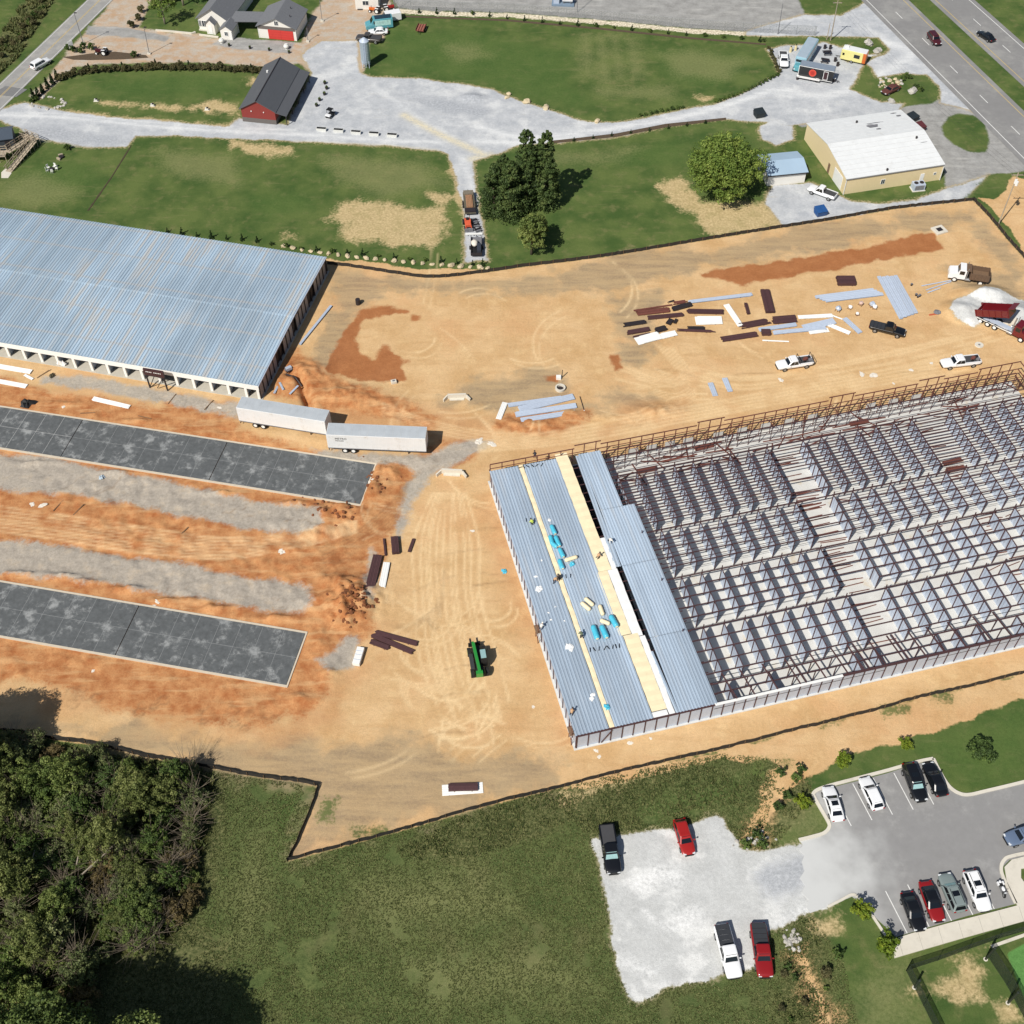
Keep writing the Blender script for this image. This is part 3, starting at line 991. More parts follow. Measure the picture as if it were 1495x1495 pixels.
    c = layer(c, 'lot', srgb(176, 158, 122), 3.2, .4, nC, .75, .45)
    c = layer(c, 'lot', lot, .9, .3, nC)
    c = layer(c, 'site', tan, .8, .2, nC)
    c = layer(c, 'soil', soil, 7.0, 1.6, nB, .72)
    c = layer(c, 'clays', clay, 4.5, 2.0, nB, .45)
    c = layer(c, 'clay', clay, 2.6, .9, nC)
    c = layer(c, 'mud', mud, 1.0, .4, nC, .92, .25)
    c = layer(c, 'grayg', gray, 1.8, .6, nC, .95)
    park = mix(mul(attr('t_white'), mul(rng(nC, .25, .6), .9)), park, srgb(236, 236, 234))
    c = layer(c, 'park', srgb(168, 156, 124), 2.6, .3, nC, .6, .3)
    c = layer(c, 'park', park, 1.1, .18, nC)
    c = layer(c, 'sprout', lawn, 4.0, .6, nC, .85)
    c = layer(c, 'darkgr', ramp(nC, srgb(150, 154, 160), srgb(182, 185, 189)), 2.0, 1.2, nC, .8)
    c = layer(c, 'turf', turf, 0, .1, nC)
    c = mix(mul(attr('t_light'), .95), c, srgb(236, 208, 162))
    c = mix(mul(attr('t_dark'), .75), c, srgb(120, 92, 66))
    # fine grain
    g = N.new('ShaderNodeVectorMath')
    g.operation = 'SCALE'
    L.new(c, g.inputs[0])
    L.new(mul(rng(nD, .2, .8, .72, 1.28, False), rng(nC, .2, .8, .86, 1.14, False)), g.inputs['Scale'])
    L.new(g.outputs[0], b.inputs['Base Color'])
    hs = N.new('ShaderNodeMath')
    hs.operation = 'ADD'
    L.new(mul(nC, .45), hs.inputs[0])
    L.new(mul(nD, .35), hs.inputs[1])
    bp = N.new('ShaderNodeBump')
    bp.inputs['Strength'].default_value = .85
    bp.inputs['Distance'].default_value = .12
    L.new(hs.outputs[0], bp.inputs['Height'])
    L.new(bp.outputs[0], b.inputs['Normal'])
    return m


M_GROUND = ground_material()
zone = np.zeros(GXX.shape, np.int8)
ZN = ['lawn', 'rough_meadow', 'woodland_floor', 'sandy_driveway', 'tarmac_apron', 'gravel_yard', 'construction_yard', 'gravel_car_park', 'sports_turf']
for i, k in ((1, 'meadow'), (2, 'wood'), (3, 'drive'), (4, 'asph'), (5, 'lot'), (6, 'site'), (8, 'turf')):
    zone[L_[k] > 0] = i
zone[(L_['park'] > 0) & (L_['site'] < 0)] = 7
fz = zone[:-1, :-1]
ids = np.arange((nx + 1) * (ny + 1)).reshape(ny + 1, nx + 1)
quads = np.stack([ids[:-1, :-1], ids[:-1, 1:], ids[1:, 1:], ids[1:, :-1]], -1).reshape(-1, 4)
fzf = fz.reshape(-1)
co = np.stack([GXX, GYY, GZ], -1).reshape(-1, 3).astype(np.float32)
ATT = {'m_' + k: np.clip(v, -6, 6).reshape(-1).astype(np.float32) for k, v in L_.items()}
ATT['t_light'] = tl.reshape(-1).astype(np.float32)
ATT['t_white'] = tw_.reshape(-1).astype(np.float32)
ATT['t_cream'] = tc_.reshape(-1).astype(np.float32)
ATT['t_dark'] = td.reshape(-1).astype(np.float32)
for i, nm in enumerate(ZN):
    q = quads[fzf == i]
    if len(q) == 0:
        continue
    used, inv = np.unique(q.reshape(-1), return_inverse=True)
    me = bpy.data.meshes.new(nm)
    me.vertices.add(len(used))
    me.vertices.foreach_set('co', co[used].reshape(-1))
    me.loops.add(len(q) * 4)
    me.loops.foreach_set('vertex_index', inv.astype(np.int32).reshape(-1))
    me.polygons.add(len(q))
    me.polygons.foreach_set('loop_start', np.arange(0, len(q) * 4, 4, dtype=np.int32))
    me.polygons.foreach_set('use_smooth', np.ones(len(q), bool))
    for k, v in ATT.items():
        a = me.attributes.new(k, 'FLOAT', 'POINT')
        a.data.foreach_set('value', v[used])
    me.materials.append(M_GROUND)
    me.update(calc_edges=True)
    o = bpy.data.objects.new(nm, me)
    COL.objects.link(o)
    o['kind'] = 'structure'
del ATT, co, quads
far = MB()
far.quad((-2500, -1500, -4), (2500, -1500, -4), (2500, 3500, -4), (-2500, 3500, -4))
tag(far.build('ground', pm('far_grass', srgb(92, 104, 52), .95, var=.35, scale=.02)), kind='structure')

# ---------------------------------------------------------------- roads and paving (sheets and kerbs)
M_ROAD = pm('road_tarmac', srgb(150, 149, 146), .9, var=.10, scale=.5, bump=.15, dirt=(srgb(168, 165, 158), .25, .45, .7))
M_HWY = pm('highway_tarmac', srgb(133, 132, 131), .9, var=.07, scale=.6, stretch=(1, 1, 1), bump=.15, dirt=(srgb(150, 149, 146), .1, .45, .65))
M_LOTA = pm('car_park_tarmac', srgb(140, 139, 138), .9, var=.07, scale=.8, bump=.15, dirt=(srgb(172, 171, 168), .14, .5, .8))
M_WHITE = pm('road_paint_white', srgb(226, 226, 222), .7, var=.12, scale=3)
M_YELL = pm('road_paint_yellow', srgb(196, 172, 112), .7, var=.15, scale=3)
M_CONC = pm('concrete', srgb(212, 206, 192), .85, var=.08, scale=1.2, bump=.1, dirt=(srgb(186, 180, 166), .6, .5, .75))


def ribbon(mb, line, off, wd, z):
    """flat strip that follows a line at a sideways offset"""
    n = len(line)
    L, R = [], []
    for i in range(n):
        a = Vector(line[max(0, i - 1)])
        b = Vector(line[min(n - 1, i + 1)])
        d = (b - a).normalized()
        s = Vector((-d.y, d.x))
        p = Vector(line[i])
        L.append(p + s * (off + wd / 2))
        R.append(p + s * (off - wd / 2))
    for i in range(n - 1):
        mb.quad((R[i].x, R[i].y, z), (R[i + 1].x, R[i + 1].y, z), (L[i + 1].x, L[i + 1].y, z), (L[i].x, L[i].y, z))
    return mb


def dashes(mb, a, b, wd, ln, gap, z, ph=0.0):
    a, b = Vector(a), Vector(b)
    d = (b - a)
    T = d.length
    d.normalize()
    t = ph
    while t < T:
        ribbon(mb, [tuple(a + d * t), tuple(a + d * min(T, t + ln))], 0, wd, z)
        t += ln + gap


# country road
ca, cb = at2((-75, 218)), at2((182, -35))
ra, rb_ = Vector(at2((0, 122))), Vector(at2((0, 162)))
cdir = (Vector(cb) - Vector(ca)).normalized()
cn = Vector((-cdir.y, cdir.x))
c0, c1 = Vector(at2((127, 0))), Vector(at2((165, 0)))
mid = (c0 + c1) / 2
wdt = abs((c1 - c0).dot(cn))
l0, l1 = Vector(at2((0, 122))), Vector(at2((0, 162)))
mid2 = (l0 + l1) / 2
cdir = (mid - mid2).normalized()
road = [tuple(mid2 - cdir * 40), tuple(mid2), tuple(mid), tuple(mid + cdir * 60)]
rw_ = wdt
o = ribbon(MB(), road, 0, rw_, .045).build('country_road', M_ROAD)
tag(o, kind='structure')
mk = MB()
ribbon(mk, road, .12, .1, .052)
ribbon(mk, road, -.12, .1, .052)
mk.build('centre_line', M_YELL, o)
mk = MB()
ribbon(mk, road, rw_ / 2 - .35, .1, .052)
ribbon(mk, road, -rw_ / 2 + .35, .1, .052)
mk.build('edge_line', M_WHITE, o)
# patched mouth of the lane
mk = MB()
mk.prism(poly(zq(0, 0, [(-10, 495), (30, 470), (150, 488), (90, 530), (-10, 520)])), .046, .05)
mk.build('tarmac_patch', pm('tar_patch', srgb(120, 120, 120), .9), o)


def carriage(nm, el, er, dash_pts, yl, wl):
    a0, a1 = Vector(at2(el[0])), Vector(at2(el[1]))
    b0, b1 = Vector(at2(er[0])), Vector(at2(er[1]))
    d = ((a1 - a0).normalized() + (b1 - b0).normalized()).normalized()
    n = Vector((-d.y, d.x))
    m0 = a0
    wd = abs((b0 - a0).dot(n))
    sgn = 1 if (b0 - a0).dot(n) > 0 else -1
    ext0, ext1 = a0 - d * 60, a0 + d * 190
    cl = [tuple(ext0 + n * sgn * wd / 2), tuple(ext1 + n * sgn * wd / 2)]
    o = ribbon(MB(), cl, 0, wd + 2.4, .05).build(nm, M_HWY)
    tag(o, kind='structure')
    k = MB()
    ribbon(k, cl, -sgn * wd / 2, .16, .058)
    k.build('edge_line', wl, o)
    k = MB()
    ribbon(k, cl, sgn * wd / 2, .16, .058)
    k.build('edge_line', yl, o)
    dp = Vector(at2(dash_pts))
    ph = (dp - ext0).dot(d) % 12.2
    q = (dp - ext0).dot(n)
    k = MB()
    dashes(k, ext0 + n * q + d * (ph - 1.6), ext1 + n * q, .16, 3.2, 9.0, .058)
    k.build('lane_dash', M_WHITE, o)
    return d


HD = carriage('highway', zq(1095, 0, [(640, 5), (1495, 850)]), zq(1095, 0, [(835, 0), (1495, 650)]), (1095 + 1112 / 3.7375, 380 / 3.7375), M_YELL, M_WHITE)
carriage('highway_carriageway', zq(1095, 0, [(1195, 0), (1495, 270)]), zq(1095, 0, [(1010, 0), (1495, 440)]), (1095 + 1238 / 3.7375, 122 / 3.7375), M_YELL, M_WHITE)

# tarmac car park with kerbs
Q8 = lambda ps: [(1145 + x / 3.737, 1095 + y / 3.737) for x, y in ps]
LOTP = Q8([(85, 500), (190, 470), (235, 440), (243, 405), (160, 255), (180, 225), (560, 128), (720, 75), (818, 62), (870, 170), (900, 215), (960, 245), (1030, 250), (1400, 150), (1700, 70), (1700, 480), (1400, 560), (1230, 600), (1190, 640), (1200, 720), (1262, 840), (1000, 905), (610, 1020), (450, 870), (370, 800), (240, 855), (140, 890), (120, 860), (135, 820), (95, 780), (115, 740), (85, 700), (110, 660), (95, 610), (110, 575), (80, 545), (105, 520)])
def lot_dust():
    N, L = M_LOTA.node_tree.nodes, M_LOTA.node_tree.links
    b = N['Principled BSDF']
    src = b.inputs['Base Color'].links[0].from_socket
    ge = N.new('ShaderNodeNewGeometry')
    vd = N.new('ShaderNodeVectorMath')
    vd.operation = 'DISTANCE'
    vd.inputs[1].default_value = at(1130, 1290)
    L.new(ge.outputs['Position'], vd.inputs[0])
    n = N.new('ShaderNodeTexNoise')
    n.inputs['Scale'].default_value = .3
    n.inputs['Detail'].default_value = 6
    L.new(ge.outputs['Position'], n.inputs['Vector'])
    m1 = N.new('ShaderNodeMath')
    m1.operation = 'MULTIPLY_ADD'
    m1.inputs[1].default_value = 12
    L.new(n.outputs[0], m1.inputs[0])
    L.new(vd.outputs['Value'], m1.inputs[2])
    r = N.new('ShaderNodeMapRange')
    r.interpolation_type = 'SMOOTHSTEP'
    for i, v in enumerate((11.0, 23.0, 1.0, 0.0)):
        r.inputs[i + 1].default_value = v
    L.new(m1.outputs[0], r.inputs[0])
    mx = N.new('ShaderNodeMix')
    mx.data_type = 'RGBA'
    L.new(r.outputs[0], mx.inputs[0])
    L.new(src, mx.inputs[6])
    mx.inputs[7].default_value = (*srgb(200, 201, 199), 1)
    L.new(mx.outputs[2], b.inputs['Base Color'])


lot_dust()
o = MB().prism(poly(LOTP), -.1, .045).build('car_park', M_LOTA)
tag(o, kind='structure')
kb = MB()


def kerb(line, wd=.42, h=.16, nm='kerb', smooth=True):
    ln = smooth_line(line, 5) if smooth else line
    mb = MB()
    n = len(ln)
    pts = []
    for i in range(n):
        a, b = Vector(ln[max(0, i - 1)]), Vector(ln[min(n - 1, i + 1)])
        d = (b - a).normalized()
        s = Vector((-d.y, d.x)) * wd / 2
        p = Vector(ln[i])
        pts.append([(p.x - s.x, p.y - s.y, -.05), (p.x + s.x, p.y + s.y, -.05), (p.x + s.x, p.y + s.y, h), (p.x - s.x, p.y - s.y, h)])
    mb.loft(pts)
    k = mb.build(nm, M_CONC)
    tag(k, kind='structure')
    return k


kerb(poly(Q8([(80, 492), (150, 475), (215, 455), (243, 425), (240, 395), (200, 325), (165, 262), (160, 235), (215, 205), (400, 155), (560, 113), (640, 90), (740, 62), (812, 48)])))
kerb(poly(Q8([(812, 48), (840, 105), (880, 175), (915, 215), (960, 240), (1010, 245), (1100, 225), (1308, 175), (1700, 75)])))
kerb(poly(Q8([(240, 855), (310, 820), (380, 790), (440, 845), (500, 935), (560, 1025)])), .3, .15)
kerb(poly(Q8([(1700, 470), (1400, 545), (1240, 580), (1200, 600), (1182, 640), (1195, 700), (1262, 838)])), .4, .15)
o = MB().prism(poly(Q8([(590, 1035), (700, 1000), (900, 945), (1100, 895), (1270, 850), (1215, 730), (1200, 640), (1240, 600), (1400, 560), (1700, 485), (1700, 590), (1420, 630), (1290, 650), (1290, 700), (1350, 780), (1500, 790), (1700, 760), (1700, 830), (1308, 935), (950, 1035), (600, 1137)])), -.05, .15).build('pavement', M_CONC)
tag(o, kind='structure')
seam = MB()
for k in range(7):
    a = at(*Q8([(620 + k * 110, 1025 - k * 29)])[0], .153)
    b = at(*Q8([(650 + k * 110, 1125 - k * 30)])[0], .153)
    seam.bar(a, b, .03, .004)
seam.build('joint', pm('joint_dark', srgb(150, 146, 136), .9), o)
st = MB()
for a, b in [((x - 105, y - 199), (x, y)) for x, y in ((365, 415), (478, 383), (590, 353), (703, 326), (815, 298))] + [((x - 118, y - 230), (x, y)) for x, y in ((670, 1000), (790, 965), (912, 933), (1028, 900), (1145, 868))]:
    a, b = at2(Q8([a])[0]), at2(Q8([b])[0])
    ribbon(st, [a, b], 0, .11, .052)
tag(st.build('stall_line', M_WHITE), kind='structure')


# ---------------------------------------------------------------- materials of the buildings
def metalroof(name, col, rot, tan=.35, lap=0.0, rough=.42):
    """galvalume sheet: streaks along the ribs, dusty footpaths, tone shift per sheet"""
    m = bpy.data.materials.new(name)
    m.use_nodes = True
    N, L = m.node_tree.nodes, m.node_tree.links
    b = N['Principled BSDF']
    b.inputs['Roughness'].default_value = rough
    b.inputs['Metallic'].default_value = .15
    ge = N.new('ShaderNodeNewGeometry')
    mp = N.new('ShaderNodeVectorRotate')
    mp.rotation_type = 'Z_AXIS'
    mp.inputs['Angle'].default_value = -rot
    L.new(ge.outputs['Position'], mp.inputs['Vector'])

    def nz(sc, d=4):
        sm = N.new('ShaderNodeMapping')
        sm.inputs['Scale'].default_value = sc
        L.new(mp.outputs[0], sm.inputs[0])
        n = N.new('ShaderNodeTexNoise')
        n.inputs['Scale'].default_value = 1
        n.inputs['Detail'].default_value = d
        L.new(sm.outputs[0], n.inputs['Vector'])
        return n.outputs[0]

    def rng(f, a, bb, c, d):
        r = N.new('ShaderNodeMapRange')
        r.interpolation_type = 'SMOOTHSTEP'
        for i, vv in enumerate((a, bb, c, d)):
            r.inputs[i + 1].default_value = vv
        L.new(f, r.inputs[0])
        return r.outputs[0]

    streak, patch, fine = nz((1.6, .1, 1)), nz((.09, .05, .1)), nz((3, 3, 3))
    oi = N.new('ShaderNodeObjectInfo')
    ob = rng(oi.outputs['Random'], 0, 1, .93, 1.07)
    sc = N.new('ShaderNodeMath')
    sc.operation = 'MULTIPLY'
    L.new(ob, sc.inputs[0])
    L.new(rng(patch, .35, .65, .9, 1.1), sc.inputs[1])
    vm = N.new('ShaderNodeVectorMath')
    vm.operation = 'SCALE'
    vm.inputs[0].default_value = col
    L.new(sc.outputs[0], vm.inputs['Scale'])
    f1 = N.new('ShaderNodeMath')
    f1.operation = 'MULTIPLY'
    L.new(rng(streak, .48, .66, 0, tan), f1.inputs[0])
    L.new(rng(patch, .42, .6, .25, 1), f1.inputs[1])
    mx = N.new('ShaderNodeMix')
    mx.data_type = 'RGBA'
    L.new(f1.outputs[0], mx.inputs[0])
    L.new(vm.outputs[0], mx.inputs[6])
    mx.inputs[7].default_value = (*srgb(206, 196, 182), 1)
    out = mx.outputs[2]
    if lap:
        sp = N.new('ShaderNodeSeparateXYZ')
        L.new(mp.outputs[0], sp.inputs[0])
        md = N.new('ShaderNodeMath')
        md.operation = 'PINGPONG'
        md.inputs[1].default_value = lap / 2
        L.new(sp.outputs[1], md.inputs[0])
        m3 = N.new('ShaderNodeMix')
        m3.data_type = 'RGBA'
        L.new(rng(md.outputs[0], 0.0, .5, .5, 0), m3.inputs[0])
        L.new(out, m3.inputs[6])
        m3.inputs[7].default_value = (*srgb(196, 192, 186), 1)
        out = m3.outputs[2]
    L.new(out, b.inputs['Base Color'])
    bp = N.new('ShaderNodeBump')
    bp.inputs['Strength'].default_value = .08
    L.new(fine, bp.inputs['Height'])
    L.new(bp.outputs[0], b.inputs['Normal'])
    MATS[name] = m
    return m


M_LROOF = metalroof('left_roof_sheet', srgb(175, 194, 209), LROT, .62, 7.2)
M_RROOF = metalroof('right_roof_sheet', srgb(176, 192, 208), RROT, .18)
M_WSTEEL = pm('white_steel', srgb(236, 236, 232), .5, var=.05)
M_GALV = pm('galvanised_sheet', srgb(186, 197, 213), .45, .1, var=.08, scale=1.5, rvar=.06, stretch=(1, 1, .3))
M_DPANEL = pm('grey_wall_sheet', srgb(150, 147, 150), .5, .1, var=.08, rvar=.08, stretch=(3, 3, .4))
M_BROWN = pm('red_oxide_steel', srgb(78, 52, 53), .65, var=.2, scale=4, rvar=.15)
M_RUST = pm('rusty_steel', srgb(108, 62, 52), .75, var=.25, scale=5, rvar=.15)
M_FLOOR = pm('pale_slab', srgb(206, 205, 200), .8, var=.09, scale=.5, dirt=(srgb(200, 184, 156), .3, .55, .75))
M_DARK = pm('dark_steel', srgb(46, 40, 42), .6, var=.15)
M_INS = pm('insulation_blanket', srgb(240, 224, 186), .9, var=.07, scale=1.2, bump=.5)
M_PLASTIC = pm('white_sheeting', srgb(238, 238, 236), .5, var=.05, scale=2, bump=.4)
M_TEAL = pm('blue_plastic_wrap', srgb(80, 186, 212), .35, var=.14, scale=3, bump=.5)


def ribbed(mb, x0, x1, y0, y1, z0, zs0, zs1, step=.45, rh=.055, rw_=.09, th=.01):
    """ribbed sheet, ribs run along y; zs0/zs1 heights at y0/y1"""
    prof = []
    n = max(1, int(round((x1 - x0) / step)))
    st = (x1 - x0) / n
    for i in range(n):
        a = x0 + i * st
        prof += [(a, 0), (a + st * .5 - rw_, 0), (a + st * .5 - rw_ * .45, rh), (a + st * .5 + rw_ * .45, rh), (a + st * .5 + rw_, 0)]
    prof.append((x1, 0))
    vs = [(x, y0, z0 + zs0 + h) for x, h in prof] + [(x, y1, z0 + zs1 + h) for x, h in prof]
    k = len(prof)
    mb.add(vs, [(i, i + 1, k + i + 1, k + i) for i in range(k - 1)])
    return mb


# ================================================================ finished storage hall (left)
hall = thing('storage_hall', 'long low storage hall with blue-grey ribbed metal roof and white open-bay front', 'building', LO, LROT)
EAVE, RISE = 3.0, .42
hw = LWID / 2
pw = 1.08
me_s = ribbed(MB(), 0, pw - .012, -.12, hw, 0, EAVE + .06, EAVE + RISE + .06, .54, .11, .15).mesh('roof_panel', M_LROOF)
me_n = ribbed(MB(), 0, pw - .012, hw, LWID + .12, 0, EAVE + RISE + .06, EAVE + .06, .54, .11, .15).mesh('roof_panel', M_LROOF)
npan = int(LLEN / pw)
for i in range(npan):
    x = -(i + 1) * pw + .1
    inst('roof_panel', me_s, hall, (x, 0, 0))
    inst('roof_panel', me_n, hall, (x, 0, 0))
d = MB()
d.add([(-LLEN, 0, EAVE), (0, 0, EAVE), (0, hw, EAVE + RISE), (-LLEN, hw, EAVE + RISE), (0, LWID, EAVE), (-LLEN, LWID, EAVE)], [(0, 1, 2, 3), (3, 2, 4, 5)])
d.bx(-LLEN, 0, LWID - .1, LWID, 0, EAVE)
d.build('roof_deck', M_DARK, hall)
rc = MB()
rc.bx(-LLEN, .1, hw - .18, hw + .18, EAVE + RISE + .07, EAVE + RISE + .12)
rc.build('ridge_cap', M_LROOF, hall)
rk = MB()
rk.bar((.08, -.1, EAVE + .05), (.08, hw, EAVE + RISE + .05), .14, .2)
rk.bar((.08, hw, EAVE + RISE + .05), (.08, LWID + .1, EAVE + .05), .14, .2)
rk.build('rake_trim', M_GALV, hall)
MB().bx(-LLEN, .05, -.16, -.02, 2.1, 3.03).build('fascia', M_WSTEEL, hall)
MB().bx(-LLEN, .3, -.5, LWID, -.05, .1).build('floor_slab', pm('bay_floor', srgb(190, 184, 170), .85, var=.1), hall)
_pa, _pb = at(331.8, 582.7), at(57.5, 536)
bay = ((_pa - _pb).dot(-LU)) / 11.0
off = (_pa - LO).dot(LU)
me_post = MB().bx(-.22, .22, -.15, .12, .1, 2.1).mesh('post', M_WSTEEL)
me_part = MB().bx(-.03, .03, .12, 5.5, .1, 2.9).mesh('partition', M_GALV)
k = 0
while True:
    x = -(off + (k - 2) * bay)
    k += 1
    if x > .0:
        continue
    if x < -LLEN:
        break
    inst('post', me_post, hall, (x, 0, 0))
    inst('partition', me_part, hall, (x, 0, 0))
inst('post', me_post, hall, (-.24, 0, 0))
MB().bx(-LLEN, -.2, 5.5, 5.58, .1, 2.95).build('rear_partition', M_DPANEL, hall)
me_ep = MB().bx(-.06, .04, -.72, .72, .1, 2.85).mesh('wall_panel', M_DPANEL)
me_ec = MB().bx(-.08, .1, -.09, .09, 0, 3.0).mesh('column', M_DARK)
k = 0
y = .1
while y < LWID:
    inst('column', me_ec, hall, (.02, y, 0))
    fy = y / LWID
    if k not in (5, 6, 10, 15, 16) and y < LWID - 1.2:
        inst('wall_panel', me_ep, hall, (-.04, y + .78, 0))
    k += 1
    y += 1.55
MB().bx(-.3, -.18, .2, LWID - .2, .1, 2.9).build('dark_backing', M_DARK, hall)  # dark backing stands in for the unlit interior behind the panel gaps

# brown entrance frame in front of the white fascia
pe = at(232, 568)
sg = thing('sign_gantry', 'dark brown steel sign gantry with cross braces before the white front', 'sign', (pe.x, pe.y, 0), LROT)
for x in (-1.55, 1.55):
    MB().bar((x, 0, 0), (x, 0, 4.2), .2).build('leg', M_DARK, sg)
m = MB().bx(-1.75, 1.75, -.16, .16, 3.0, 4.3)
m.build('sign_board', pm('sign_brown', srgb(66, 40, 42), .5, var=.1), sg, bevel=.02)
MB().bar((-1.5, 0, .2), (-.1, 0, 2.9), .12).build('brace', M_DARK, sg)
MB().bar((-.2, 0, .2), (1.4, .0, 2.9), .12).build('brace', M_DARK, sg)
MB().bar((-1.55, 0, 2.9), (1.55, 0, 2.9), .16).build('cross_beam', M_DARK, sg)
lt = MB()
for i in range(10):
    if i != 4:
        lt.bx(-1.3 + i * .27, -1.13 + i * .27, -.172, -.164, 3.72, 3.9)
lt.build('lettering', M_WSTEEL, sg)

# ================================================================ concrete pads
M_PAD = pm('dark_wet_slab', srgb(90, 93, 94), .8, var=.28, scale=1.4, bump=.05, dirt=(srgb(154, 156, 155), .38, .5, .68))
M_PADE = pm('slab_edge', srgb(204, 192, 172), .85, var=.08)
M_PADJ = pm('slab_chalk', srgb(182, 182, 180), .85, var=.1)


def pad(S, ln, joints, label, cells):
    se, ne, wd = S
    v = Vector((ne.x - se.x, ne.y - se.y, 0))
    W = v.length
    e = -wd
    rz = math.atan2(e.y, e.x)
    nrm = Vector((-e.y, e.x, 0))
    W = v.dot(nrm)
    base = ne - nrm * W
    t = thing('concrete_pad', label, 'concrete slab', (base.x, base.y, 0), rz)
    xs = [0] + joints + [ln]
    for a, b in zip(xs[:-1], xs[1:]):
        p = MB().bx(-b + .06, -a - .06, .3, W - .3, -.1, .15).build('slab_section', M_PAD, t)
        c = MB()
        n = max(1, int((b - a) / 2.9))
        for i in range(1, n):
            x = -a - (b - a) * i / n
            c.bx(x - .022, x + .022, .35, W - .35, .15, .154)
        c.bx(-b + .1, -a - .1, W * .52 - .025, W * .52 + .025, .1502, .1542)
        c.build('saw_cut', M_PADJ if a > 35 else pm('slab_cut', srgb(140, 142, 142), .85, var=.2), p)
    for y0, y1 in ((-.02, .3), (W - .3, W + .02)):
        MB().bx(-ln, .0, y0, y1, -.1, .146).build('form_edge', M_PADE, t)
    MB().bx(.0, .22, -.02, W + .02, -.1, .142).build('form_edge', M_PADE, t)
    return t


def alongW(S, px):
    p = at(*px, .15)
    return (p - S[1]).dot(S[2])


j1 = [alongW(S1, (333, 643)), alongW(S1, (123, 609)), alongW(S1, (-110, 575))]
pad(S1, 75, j1, 'long dark grey concrete slab in clay nearest the white-fronted hall', 1)
j2 = [alongW(S2, (205, 880)), alongW(S2, (-70, 838))]
pad(S2, 65, j2, 'long dark grey concrete slab in clay nearest the wooded edge', 1)

# ================================================================ steel frame hall (right)
fr = thing('steel_frame_hall', 'unfinished steel frame storage hall with rows of partitions and part-laid metal roof', 'building', RO, RROT)
MB().bx(-.35, RLEN, -.35, RWID + .3, -.1, .12).build('floor_slab', M_FLOOR, fr)
ROWS = [(31.1, 40.9, 8), (22.7, 29.4, 4), (13.8, 20.6, 4), (4.6, 11.8, 4), (.15, 3.0, 2)]
ULN = [18.4 + 3.0 * i for i in range(9)] + [48.4 + 3.06 * i for i in range(7)] + [73.3 + 3.06 * i for i in range(5)]
TOP = 2.9
me_col = MB().bx(-.055, .055, -.055, .055, .1, TOP).mesh('column', M_BROWN)
cols = []
for (v0, v1, n) in ROWS:
    sh = MB()
    L = v1 - v0
    # wall of vertical ribbed sheets
    pts = []
    st = max(2, int(L / .3))
    for i in range(st + 1):
        pts.append((.025 if i % 2 else -.025, i * L / st))
    vs = [(x, y, .12) for x, y in pts] + [(x, y, TOP - .12) for x, y in pts]
    kk = len(pts)
    sh.add(vs, [(i, i + 1, kk + i + 1, kk + i) for i in range(kk - 1)])
    me_p = sh.mesh('partition_wall', M_GALV)
    me_tc = MB().bx(-.05, .05, 0, L, TOP - .12, TOP).mesh('top_channel', M_BROWN)
    for u in (ULN if v0 > 30 else ULN + [69.9]):
        if v0 < 1 and rnd.random() < .25:
            pass
        else:
            pw_ = inst('partition_wall', me_p, fr, (u, v0, 0))
            inst('top_channel', me_tc, pw_)
        for i in range(n + 1):
            cols.append((u - .06, v0 + L * i / n, 1.28 if (i == n and v0 > 3) else 1.0))
cols.sort(key=lambda c: (rw(c[0], c[1]) - Vector((0, 0, CAMH))).length)
rest = MB()
for i, (u, v, s) in enumerate(cols):
    if i < 290:
        inst('column', me_col, fr, (u, v, 0), sc=(1, 1, s))
    else:
        rest.bx(u - .065, u + .065, v - .065, v + .065, .1, TOP * s)
o = rest.build('column', M_BROWN, fr)
o['kind'] = 'stuff'
for (v0, v1, n) in ROWS:
    for i in range(n + 1):
        v = v0 + (v1 - v0) * i / n
        m = MB()
        # C-purlin, short pieces left out over the aisle in places
        spans = [(17.0, 42.5), (42.5, 48.3), (48.3, RLEN)]
        for a, b in spans:
            if a == 42.5 and rnd.random() < .2:
                continue
            m.bx(a, b - .02, v - .06, v + .06, TOP + .01, TOP + .18)
        m.build('purlin', M_BROWN, fr)
    for vv in (v0 - .45, v1 + .5):
        m = MB()
        m.bx(18.4, 42.4, vv - .02, vv + .02, 2.5, 2.54)
        m.bx(48.4, RLEN, vv - .02, vv + .02, 2.5, 2.54)
        m.build('tie_rod', M_DARK, fr)
    if n > 4 or v0 == 22.7:
        for i in range(n):
            v = v0 + (v1 - v0) * (i + .4) / n
            MB().bx(18.4, 42.4, v - .03, v + .03, TOP + .01, TOP + .1).build('bridging', M_BROWN, fr)
            MB().bx(48.4, RLEN, v - .03, v + .03, TOP + .01, TOP + .1).build('bridging', M_BROWN, fr)
